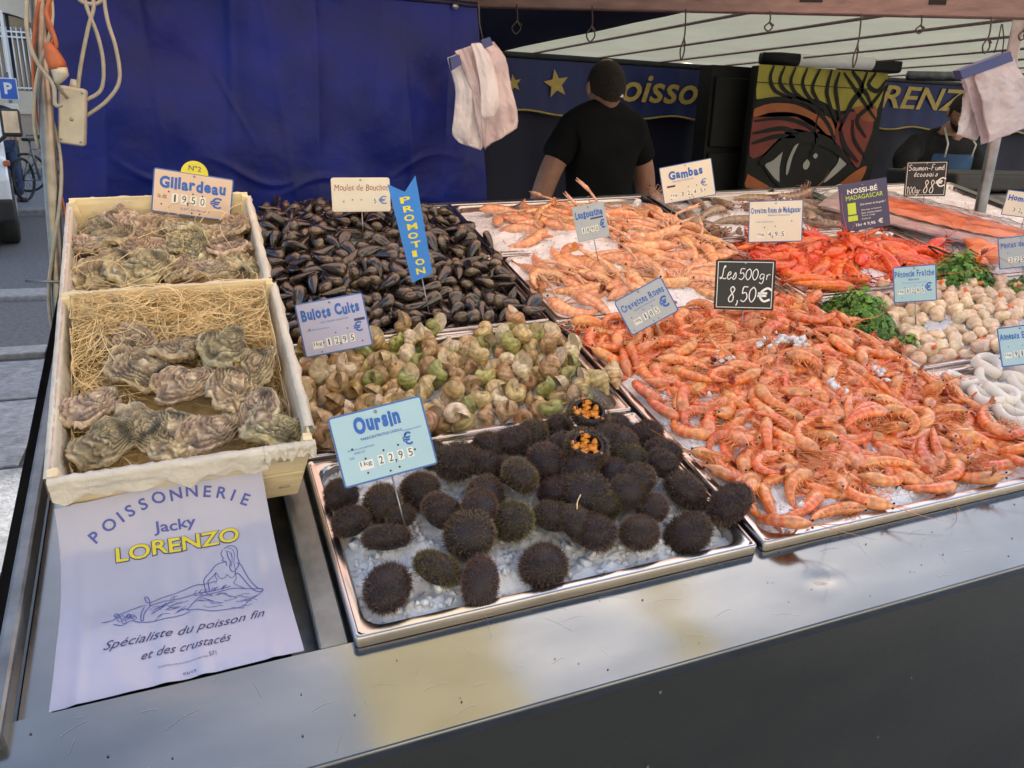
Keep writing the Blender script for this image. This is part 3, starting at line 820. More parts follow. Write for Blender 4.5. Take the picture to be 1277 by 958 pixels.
# junction box on its cables
jb = thing('junction_box', 'cream plastic junction box hanging from looped pale cables in front of the blue tarpaulin', 'junction box')
c = at(91, 145, 1.78); e1 = (at(106, 117, 1.78) - at(77, 112, 1.78)); ex = e1.normalized(); ez = (at(91, 114, 1.78) - at(89, 177, 1.78)).normalized(); ez = (ez - ex * ez.dot(ex)).normalized(); ey = ez.cross(ex)
mj = Matrix((ex, ey, ez)).transposed().to_4x4(); mj.translation = c
bx = link('box_shell', bevel(MB().box((0, 0, 0), (.046, .036, .104)).mesh('box_shell', [M['cream_plastic']], False), .006, 3), jb, mj)
link('box_lid', bevel(MB().box((0, -.0185, 0), (.042, .006, .100)).mesh('box_lid', [M['cream_plastic']], False), .002, 2), bx)
sme = MB().tube([(0, -.0212, 0), (0, -.0228, 0)], .0022, 8).mesh('screw', [M['staple']])
for sx in (-.016, .016):
    for szz in (-.044, .044): link('screw', sme, bx, T(sx, 0, szz))
link('socket_mark', MB().tube([(0, -.0212, -.005), (0, -.0224, -.005)], .004, 12).mesh('socket_mark', [M['cable']]), bx)
link('cable_gland', MB().tube([(0, 0, .050), (0, 0, .066)], [.008, .005], 10).mesh('cable_gland', [M['cream_plastic']]), bx)
for i, (pts, lab) in enumerate((
        ([(97, 112), (101, 80), (110, 35), (117, 8), (112, -14)], 'straight pale cable rising from the top of the junction box'),
        ([(103, -10), (110, 14), (122, 45), (129, 80), (126, 112), (106, 126)], 'inner loop of pale cable right of the junction box'),
        ([(128, -12), (134, 25), (145, 62), (149, 100), (134, 125), (106, 146)], 'outer loop of pale cable right of the junction box'),
        ([(92, -8), (104, 3), (122, 4), (133, -10)], 'short pale cable loop at the top edge'),
        ([(33, -10), (34, 40), (45, 75), (66, 105), (69, 130), (78, 131)], 'pale cable crossing the pole towards the junction box'))):
    tag(link('pale_cable', MB().tube(smooth_path([at(x, y, 1.78 if i < 4 else 1.70) for x, y in pts], 6), .0036, 7).mesh('pale_cable', [M['cable']])), lab, 'cable')
# the big blue tarpaulin
def tarp_fn(u, v):
    x = lerp(-.250, .745, u) + (.05 * (1 - v) * u); z = lerp(1.17, 1.80, v)
    cusp = sum(a_ * math.exp(-abs(x - x_ - s_ * (z - 1.5)) / .012) for x_, s_, a_ in ((-.14, .1, .006), (-.03, -.08, .004), (.13, .05, .006), (.245, -.12, .005), (.33, .02, .007), (.47, .10, .004), (.56, -.05, .006), (.66, .03, .005)))
    fold = -cusp + .009 * math.sin(x * 17 + 1) * (.4 + .6 * v) + .004 * math.sin(x * 41 + 2 * z) * .6
    n = noise.noise(Vector((x * 5, z * 3, 0))) * .028 + noise.noise(Vector((x * 13, z * 9, 4))) * .008
    cr = sum(a_ * math.exp(-((z - z_ - k_ * (x - x_) - .02 * math.sin(x * 23)) / .007) ** 2) * math.exp(-((x - x_) / w_) ** 2) for x_, z_, k_, w_, a_ in ((-.02, 1.36, -.35, .09, .007), (.17, 1.37, -.15, .08, .006), (.36, 1.345, .05, .10, .005), (.60, 1.40, .25, .07, .005), (.12, 1.55, -1.6, .05, .005), (.05, 1.30, .3, .08, .006), (.52, 1.31, -.2, .06, .005)))
    sagd = .03 * bump2(x, z, .02, 1.72, .12, .10)
    return (x, 2.12 + fold + n * .7 - cr + sagd, z)
mb = MB(); mb.grid(tarp_fn, 200, 110)
tp = thing('blue_tarpaulin', 'large dark blue creased tarpaulin closing the stall behind the mussels and oysters', 'tarpaulin')
link('sheet', mb.mesh('sheet', [M['tarp']]), tp)
link('hem', MB().tube([Vector(tarp_fn(i / 30, 1)) + Vector((0, -.002, -.006)) for i in range(31)], .007, 6).mesh('hem', [M['navy']]), tp)
eme = MB().tube([(0, 0, 0), (0, -.003, 0)], .008, 14).mesh('eyelet', [M['staple']])
for ex_ in (.07, .40, .68): link('eyelet', eme, tp, T(ex_, 2.105, 1.785))
# side return of the tarpaulin, darker, going back into the stall
mb = MB(); mb.grid(lambda u, v: (.745 + .05 * (1 - v) + .10 * u + .01 * math.sin(v * 9 + u * 8), 2.14 + .9 * u, lerp(1.10, 1.795, v)), 14, 14)
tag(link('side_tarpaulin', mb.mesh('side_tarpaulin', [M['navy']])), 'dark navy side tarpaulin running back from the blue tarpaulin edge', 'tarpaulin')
# back wall of the stall with its scalloped sign valance
mb = MB(); mb.grid(lambda u, v: (lerp(.9, 7.4, u), 4.62 + .02 * math.sin(u * 90) + .01 * math.sin(u * 37), lerp(0, 1.86, v)), 150, 8)
tag(link('back_curtain', mb.mesh('back_curtain', [M['navy']])), 'dark blue curtain closing the back of the stall', 'curtain')
tag(link('curtain_rail', MB().tube([(1.0, 4.56, 1.885), (7.4, 4.56, 1.905)], .022, 10).mesh('curtain_rail', [M['dark']])), 'dark rail carrying the lettered valance at the back', 'rail')
vl = thing('sign_valance', 'blue scalloped valance with gold stars and gold lettering at the back of the stall', 'valance', T(0, 4.50, 0))
def vbot(x): return 1.585 - .012 * math.sin((x - 1.1) * 2 * PI / .50 + 1.2)
def vtop(x): return 1.868 + .004 * (x - 1.6)
def vy(x): return .006 * math.sin(x * 17) + .004 * math.sin(x * 41)
mb = MB(); mb.grid(lambda u, v: (lerp(1.2, 7.0, u), vy(lerp(1.2, 7.0, u)), lerp(vbot(lerp(1.2, 7.0, u)), vtop(lerp(1.2, 7.0, u)), v)), 180, 4)
link('cloth', mb.mesh('cloth', [M['valance']]), vl)
link('gold_hem', MB().tube([(x, vy(x) - .004, vbot(x)) for x in [1.2 + i * .04 for i in range(146)]], .006, 5).mesh('gold_hem', [M['gold']]), vl)
def star(mb, cx, cy, R_, rot=.2):
    pts = []
    for k in range(10):
        a = PI / 2 + rot + k * PI / 5; r = R_ if k % 2 == 0 else R_ * .42
        pts.append((cx + r * math.cos(a), cy + r * math.sin(a), 0))
    mb.add(pts + [(cx, cy, 0)], [(k, (k + 1) % 10, 10) for k in range(10)])
for sx, sz_, rr_ in ((2.065, 1.745, .082), (1.80, 1.735, .05)):
    mb = MB(); star(mb, 0, 0, rr_); link('gold_star', mb.mesh('gold_star', [M['gold']], False), vl, T(sx, -.012, sz_) @ Rx(PI / 2))
def letters(s, x, w, h, z, bold, shear, parent, m, y=-.013):
    mb = MB(); put_text(mb, s, 0, 0, w, h, 0, bold, shear)
    return link('lettering', mb.mesh('lettering', [M[m]], False), parent, T(x, y, z) @ Rx(PI / 2))
letters('Poisson', 2.36, .80, .165, 1.668, .015, .25, vl, 'gold')
letters('nerie', 3.20, .50, .15, 1.668, .015, .25, vl, 'gold')
letters('LORENZO', 4.12, 1.42, .150, 1.712, .015, .25, vl, 'gold')
# ------------------------------------------------------------------ painted eye cabinet, black cabinet, rolls
cb = thing('black_cabinet', 'tall black wooden cabinet behind the standing man at the right', 'cabinet', T(0, 3.95, 0))
link('carcass', MB().box((2.93, .06, .93), (.36, .12, 1.86)).mesh('carcass', [M['black']], False), cb)
for z0, z1 in ((.15, 1.0), (1.03, 1.40), (1.43, 1.80)):
    link('door_panel', bevel(MB().box((2.90, -.012, (z0 + z1) / 2), (.26, .02, z1 - z0)).mesh('door_panel', [M['black']], False), .008), cb)
ec = thing('mural_panel', 'tall panel painted with a large eye, yellow lashes and red orange flames', 'painted panel', T(0, 3.80, 0))
X0, X1, Z0, Z1 = 2.93, 3.86, .9, 1.86
link('board', bevel(MB().box(((X0 + X1) / 2, .03, .93), (X1 - X0, .06, 1.86)).mesh('board', [M['black']], False), .01), ec)
def mp(px, py): # mural picture coordinates: pixels of the zoomed photograph, 0..575 across, 320..920 down
    return (lerp(X0, X1, (px + 60) / 630), lerp(1.87, 1.22, (py - 315) / 605))
def blob(name, pts, m, dy=.003):
    q = smooth_path([Vector(mp(*p)) for p in pts + [pts[0]]], 3)[:-1]
    cx = sum(p.x for p in q) / len(q); cy = sum(p.y for p in q) / len(q)
    mb = MB(); mb.add([(p.x, -dy, p.y) for p in q] + [(cx, -dy, cy)], [(i, (i + 1) % len(q), len(q)) for i in range(len(q))])
    return link(name, mb.mesh(name, [m], False), ec)
mY = mat('mural_yellow', (.34, .29, .03), .6, n_amt=.2, n_scale=5); mR = mat('mural_red', (.19, .022, .014), .6, n_amt=.3, n_scale=5)
mO = mat('mural_orange', (.32, .085, .015), .6, n_amt=.3, n_scale=5); mW = mat('mural_white', (.36, .36, .34), .6)
blob('yellow_hair', [(-55, 320), (100, 318), (300, 318), (480, 318), (562, 320), (555, 400), (545, 470), (520, 520), (440, 500), (340, 520), (240, 470), (100, 470), (0, 480), (-50, 480)], mY)
blob('red_flame', [(-55, 560), (0, 525), (120, 520), (220, 560), (300, 640), (345, 700), (350, 560), (420, 520), (530, 560), (500, 750), (480, 810), (400, 720), (330, 690), (240, 640), (130, 620), (60, 690), (10, 750), (-50, 760)], mR)
blob('orange_flame', [(-55, 530), (20, 500), (130, 500), (230, 540), (310, 560), (345, 640), (300, 640), (220, 570), (120, 540), (20, 545), (-50, 570)], mO, .0045)
blob('orange_flame', [(410, 500), (520, 480), (535, 560), (470, 560)], mO, .0045)
for pts in ([(100, 735), (60, 780), (25, 805), (60, 850), (103, 905), (95, 820)], [(172, 690), (150, 710), (128, 790), (130, 850), (140, 840), (150, 760)],
            [(385, 735), (425, 785), (380, 840), (320, 893), (350, 830), (375, 790)], [(222, 770), (238, 790), (230, 820), (212, 820), (206, 795)], [(260, 737), (272, 750), (262, 766), (248, 752)]):
    blob('eye_white', pts, mW, .006)
blob('orange_corner', [(-50, 850), (0, 880), (60, 920), (-50, 920)], mO, .0045)
blob('orange_corner', [(400, 900), (460, 840), (530, 800), (500, 900), (440, 915)], mO, .0045)
def mstroke(pts, w0):
    q = smooth_path([Vector(mp(*p)) for p in pts], 4); n = len(q)
    mb = MB(); vs = []
    for i, p in enumerate(q):
        t = (q[min(i + 1, n - 1)] - q[max(i - 1, 0)]).normalized(); nn = Vector((-t.y, t.x)) * w0 * (.35 + .65 * math.sin(PI * (i + .6) / (n + .4)))
        vs += [(p.x + nn.x, -.0075, p.y + nn.y), (p.x - nn.x, -.0075, p.y - nn.y)]
    mb.add(vs, [(2 * i, 2 * i + 1, 2 * i + 3, 2 * i + 2) for i in range(n - 1)])
    link('black_stroke', mb.mesh('black_stroke', [M['black']], False), ec)
for pts, w in (([(10, 320), (0, 380), (30, 440), (110, 470)], .010), ([(60, 320), (45, 390), (80, 440), (160, 475)], .010), ([(110, 320), (95, 390), (130, 450), (210, 490)], .010), ([(165, 320), (150, 390), (180, 450), (250, 510)], .010),
               ([(225, 320), (200, 400), (215, 450), (280, 530)], .011), ([(280, 320), (270, 400), (280, 460), (340, 580)], .012), ([(320, 330), (310, 400), (330, 480), (370, 600)], .012), ([(380, 320), (440, 400), (400, 480), (360, 620)], .016),
               ([(455, 320), (440, 400), (470, 430), (510, 500)], .012), ([(500, 320), (470, 380), (520, 410), (560, 350)], .012), ([(560, 380), (500, 480), (440, 560), (500, 650)], .012), ([(340, 330), (400, 400), (470, 480), (540, 560)], .010),
               ([(-50, 490), (60, 475), (190, 490), (300, 590), (350, 690)], .012), ([(-50, 590), (80, 570), (200, 600), (260, 660)], .010), ([(-50, 650), (80, 620), (160, 640)], .012), ([(-50, 700), (60, 660), (150, 660)], .012),
               ([(360, 600), (400, 700), (480, 780)], .014), ([(420, 560), (440, 660), (520, 760)], .010), ([(0, 800), (100, 690), (220, 660), (340, 700), (440, 790)], .028), ([(20, 810), (100, 900), (220, 930), (330, 900), (430, 790)], .012),
               ([(250, 520), (240, 600), (250, 700), (230, 760)], .005)):
    mstroke(pts, w * 1.1)
link('panel_joint', MB().box(((X0 + X1) / 2, -.008, 1.775), (X1 - X0, .004, .004)).mesh('panel_joint', [M['black']], False), ec)
r_ = thing('paper_roll', 'white paper roll lying on top of the painted eye panel', 'roll')
link('roll_tube', MB().tube([(3.02, 3.86, 1.905), (3.62, 3.70, 1.905)], .038, 20, cap=False).mesh('roll_tube', [M['white']]), r_)
link('roll_core', MB().tube([(3.05, 3.86, 1.905), (3.60, 3.715, 1.905)], .026, 16).mesh('roll_core', [M['cable']]), r_)
link('black_wrap', MB().tube([(3.00, 3.865, 1.905), (3.20, 3.812, 1.905)], .040, 20).mesh('black_wrap', [M['black']]), r_)
tag(link('folded_black_sheet', bevel(MB().box((3.76, 3.86, 1.905), (.30, .22, .075)).mesh('folded_black_sheet', [M['black']], False), .02, 3)), 'folded black plastic sheet on top of the painted eye panel', 'plastic sheet')
tag(link('dark_crate', bevel(MB().box((4.22, 3.55, .64), (.62, .5, 1.28)).mesh('dark_crate', [M['black']], False), .01)), 'dark work bench side below the leaning man', 'bench')
# weighing scale and steel shelf at the right
ws = thing('serving_bench', 'grey steel serving bench with a dark weighing machine at the right edge', 'bench', T(2.86, 2.35, 0))
link('bench_top', bevel(MB().box((.15, .1, 1.20), (1.0, .5, .03)).mesh('bench_top', [M['old_steel']], False), .006, 2), ws)
link('machine_body', bevel(MB().box((.16, .02, 1.36), (.75, .34, .065)).mesh('machine_body', [M['dark']], False), .012, 3), ws)
link('machine_band', bevel(MB().box((.16, -.02, 1.295), (.78, .38, .05)).mesh('machine_band', [M['old_steel']], False), .012, 3), ws)
link('machine_foot', MB().box((.16, .02, 1.24), (.5, .25, .06)).mesh('machine_foot', [M['black']], False), ws)
link('screw_knob', MB().tube([(.02, -.212, 1.295), (.02, -.222, 1.295)], .008, 10).mesh('screw_knob', [M['steel']]), ws)
for i in range(4): link('bench_bar', MB().tube([(-.40 - .03 * i, .0, 1.20 + .012 * i), (-.15, .28, 1.25 + .01 * i)], .009, 8).mesh('bench_bar', [M['old_steel']]), ws)
for sx in (-.3, .6): link('leg', MB().box((sx, .1, .59), (.04, .04, 1.18)).mesh('leg', [M['old_steel']], False), ws)
# ================================================================== the counter
ct = thing('display_counter', 'long sloping stainless steel fish counter with a dented front strip and dark front panel', 'counter', CF.copy())
def strip_fn(u, v):
    x = lerp(-.245, 2.75, u); y = lerp(.468, .598, v); z = -.015
    z -= .0022 * bump2(x, y, .677, .528, .015, .012) - .0008 * bump2(x, y, .696, .533, .010, .008) - .0005 * bump2(x, y, .66, .52, .03, .03)
    z += .0006 * noise.noise(Vector((x * 9, y * 20, 0)))
    return (x, y, z)
mb = MB(); mb.grid(strip_fn, 260, 26)
mb.grid(lambda u, v: (lerp(-.245, 2.75, u), .468 - .003 * math.sin(v * PI / 2), -.015 - .003 + .003 * math.cos(v * PI / 2)), 40, 3)
mb.add([(-.245, .465, -.018), (2.75, .465, -.018), (2.75, .465, -.030), (-.245, .465, -.030)], [(0, 1, 2, 3)])
mb.add([(-.245, .598, -.015), (2.75, .598, -.015), (2.75, .598, -.06), (-.245, .598, -.06)], [(3, 2, 1, 0)])
fs_ = link('front_strip', mb.mesh('front_strip', [M['steel']]), ct)
rs2 = random.Random(31); mb = MB()
for i in range(80):
    x = rs2.uniform(-.22, 1.7); y = rs2.uniform(.475, .592); a = rs2.choice((rs2.gauss(1.3, .3), rs2.gauss(.1, .2), rs2.gauss(2.4, .4))); l = rs2.uniform(.004, .035); w = rs2.uniform(.00012, .00035)
    q = [(x + math.cos(a) * l * t, y + math.sin(a) * l * t + .08 * l * math.sin(t * 3)) for t in (0, .33, .66, 1)]
    q = [(a_, min(.594, max(.471, b_))) for a_, b_ in q]
    stroke(mb, q, w, fn=lambda X_, Y_: -.0143)
for i in range(60):
    x = rs2.uniform(-.22, 1.8); y = rs2.uniform(.48, .59); r = rs2.uniform(.0004, .0014)
    mb.add([(x + r * math.cos(k * 1.05) * rs2.uniform(.6, 1.3), y + r * math.sin(k * 1.05), -.0142) for k in range(6)], [tuple(range(6))], 1)
link('scratches', mb.mesh('scratches', [M['scratch'], M['stain']]), fs_, None, 'stuff')
# the panel hangs plumb, so it runs back under the tilted top
ti = math.atan2(.2196, .9755)
dn = Vector((-.0382, -.2197, -.9748)) ; dn = (RC.transposed() @ Vector((0, 0, -1)))
p0 = Vector((-.245, .4675, -.026)); p1 = Vector((2.75, .4675, -.026))
mb = MB(); mb.grid(lambda u, v: p0.lerp(p1, u) + dn * (v * .93) + Vector((0, -.0015 * noise.noise(Vector((u * 9, v * 4, 0))), 0)), 60, 20)
fp_ = link('front_panel', mb.mesh('front_panel', [M['panel']]), ct)
mb = MB()
for i in range(70):
    u_, v_ = rs2.uniform(.05, .75), rs2.uniform(.02, .7) ; c_ = p0.lerp(p1, u_) + dn * (v_ * .93) + Vector((0, -.004, 0)); r = rs2.uniform(.0005, .0018)
    mb.add([c_ + Vector((r * math.cos(k), 0, 0)) + dn * (r * math.sin(k) * rs2.uniform(.8, 2.2)) for k in range(6)], [tuple(range(6))])
link('dried_splashes', mb.mesh('dried_splashes', [M['stain2']]), fp_, None, 'stuff')
mb = MB(); mb.grid(lambda u, v: Vector((-.245, .4675, -.026)).lerp(Vector((-.245, 1.98, -.026)), u) + dn * (v * .9), 4, 4)
link('end_panel', mb.mesh('end_panel', [M['dark']]), ct)
link('counter_bed', MB().box((1.24, 1.29, -.075), (2.97, 1.38, .012)).mesh('counter_bed', [M['old_steel']], False), ct)
link('left_bed', bevel(MB().box((-.080, 1.26, -.036), (.255, 1.32, .016)).mesh('left_bed', [M['steel']], False), .002), ct)
link('side_rail', bevel(MB().box((-.2165, 1.27, -.012), (.017, 1.40, .03)).mesh('side_rail', [M['old_steel']], False), .004, 2), ct)
link('divider_bar', bevel(MB().box((.0905, 1.27, -.0265), (.031, 1.34, .024)).mesh('divider_bar', [M['old_steel']], False), .002, 1), ct)
link('back_rail', bevel(MB().box((1.1, 1.965, -.02), (2.65, .02, .03)).mesh('back_rail', [M['old_steel']], False), .003), ct)
for x in (-.2, 1.2, 2.6):
    for y in (.55, 1.9):
        q = Vector((x, y, -.08)); link('leg', MB().tube([q, q + dn * (.80 + (y - .55) * .22)], .02, 8).mesh('leg', [M['old_steel']]), ct)
link('brace_rod', MB().tube([(-.235, 1.62, -.01), (-.30, 1.64, -.01)], .003, 6).mesh('brace_rod', [M['old_steel']]), ct)
# ------------------------------------------------------------------ trays
def rring(x0, x1, y0, y1, r, z, n=5):
    out = []
    for cx, cy, a0 in ((x1 - r, y0 + r, -PI / 2), (x1 - r, y1 - r, 0), (x0 + r, y1 - r, PI / 2), (x0 + r, y0 + r, PI)):
        for k in range(n + 1):
            a = a0 + PI / 2 * k / n; out.append((cx + r * math.cos(a), cy + r * math.sin(a), z))
    return out
def tray_mesh(w, d):
    mb = MB(); L_ = [(0, .006, -.014), (0, .006, -.002), (.0015, .006, 0), (.0045, .0055, .0), (.006, .006, -.0022), (.0075, .006, -.0022), (.013, .020, -.0016), (.0145, .022, -.003), (.0165, .024, -.010), (.021, .026, -TDEPTH + .008), (.026, .022, -TDEPTH), (.040, .012, -TDEPTH - .001)]
    vs = []
    for ins, r, z in L_: vs += rring(-w / 2 + ins, w / 2 - ins, -d / 2 + ins, d / 2 - ins, r, z)
    n = 24; m = len(L_)
    fs = [(j * n + i, j * n + (i + 1) % n, (j + 1) * n + (i + 1) % n, (j + 1) * n + i) for j in range(m - 1) for i in range(n)]
    fs.append(tuple((m - 1) * n + i for i in range(n)))
    mb.add(vs, fs)
    return auto_smooth(mb.mesh('tray', [M['tray']]), 50)
TL = {'urchin': 'steel tray of sea urchins at the front of the counter', 'whelk': 'steel tray of whelks behind the sea urchins', 'mussel_front': 'steel tray under the front of the mussel heap', 'mussel_back': 'steel tray under the back of the mussel heap',
      'prawn': 'largest steel tray, filled with cooked pink prawns', 'lango_front': 'steel tray under the nearer langoustines', 'lango_back': 'steel tray of langoustines furthest back, with bare ice at its left',
      'squid': 'steel tray of white squid rings at the right edge', 'scallop': 'steel tray of scallops and parsley', 'red': 'steel tray of bright red prawns', 'raw': 'steel tray of grey raw prawns at the back', 'side': 'steel tray of crab claws at the far right edge', 'salmon': 'steel tray holding the wrapped salmon'}
for k, (x0, x1, y0, y1) in TRAYS.items():
    o = link('steel_tray', tray_mesh(x1 - x0, y1 - y0), None, CF @ T((x0 + x1) / 2, (y0 + y1) / 2, 0))
    tag(o, TL[k], 'tray', 'steel trays set into the counter')
# ------------------------------------------------------------------ crushed ice
def chip_mesh_add(mb, c, r, rr, mi=1):
    q = Matrix.Rotation(rr.uniform(0, 6.28), 3, (rr.uniform(-1, 1), rr.uniform(-1, 1), rr.uniform(-1, 1) + .01))
    vs = []
    for a in (-1, 1):
        for b_ in (-1, 1):
            for e in (-1, 1): vs.append(Vector(c) + q @ Vector((a * r * rr.uniform(.5, 1.1), b_ * r * rr.uniform(.4, 1), e * r * rr.uniform(.3, .8))))
    mb.add(vs, [(0, 1, 3, 2), (4, 6, 7, 5), (0, 4, 5, 1), (2, 3, 7, 6), (0, 2, 6, 4), (1, 5, 7, 3)], mi)
def ice(name, label, trays, nchip, cr=(.002, .0055), fine=1.):
    rr = random.Random(len(label))
    x0, x1 = TRAYS[trays[0]][:2]; y0, y1 = TRAYS[trays[0]][2], TRAYS[trays[-1]][3]
    mg = .0185
    nx = int((x1 - x0) / .0035); ny = int((y1 - y0) / .0035)
    def H(x, y):
        e = min(x - x0, x1 - x, y - y0, y1 - y) - mg
        h = ice_h(trays[0], x, y) - (.024 if trays[0].startswith('mussel') else 0)
        h += fine * (.0022 * abs(noise.noise(Vector((x * 75, y * 75, 1)))) + .0022 * noise.noise(Vector((x * 190, y * 190, 2))) + .0035 * noise.noise(Vector((x * 38, y * 38, 7))))
        return max(min(h, h if e > .02 else h * (e / .02) - .018 * (1 - e / .02) if e > 0 else -.018), -.05)
    mb = MB(); mb.grid(lambda u, v: (lerp(x0 + mg, x1 - mg, u), lerp(y0 + mg, y1 - mg, v), H(lerp(x0 + mg, x1 - mg, u), lerp(y0 + mg, y1 - mg, v))), nx, ny)
    for i in range(nchip):
        x = rr.uniform(x0 + mg, x1 - mg); y = rr.uniform(y0 + mg, y1 - mg); r = rr.uniform(*cr) * (1.5 if rr.random() < .1 else 1)
        chip_mesh_add(mb, (x, y, H(x, y) + r * .2), r, rr, 1 if rr.random() < .35 else 2)
    me = mb.mesh('crushed_ice', [M['ice'], M['chip'], M['ice']], True)
    o = link('crushed_ice', me, None, CF.copy(), 'stuff'); tag(o, label, 'ice')
ice('a', 'crushed ice under the sea urchins', ['urchin'], 900, (.002, .0060), 2.4)
ice('b', 'crushed ice showing at the right end of the whelk tray', ['whelk'], 300)
ice('c', 'crushed ice under the mussel heap', ['mussel_front', 'mussel_back'], 100)
ice('d', 'crushed ice under the cooked prawns', ['prawn'], 1200, (.0015, .004), 1.6)
ice('e', 'crushed ice under the langoustines', ['lango_front', 'lango_back'], 500, (.0015, .004))
ice('f', 'crushed ice under the white squid rings', ['squid'], 600)
ice('g', 'crushed ice round the scallops and parsley', ['scallop'], 600)
ice('h', 'crushed ice under the bright red prawns', ['red'], 400)
ice('i', 'crushed ice under the grey raw prawns', ['raw'], 200)
ice('j', 'crushed ice under the crab claws at the right edge', ['side'], 200)
ice('k', 'crushed ice under the wrapped salmon', ['salmon'], 200)
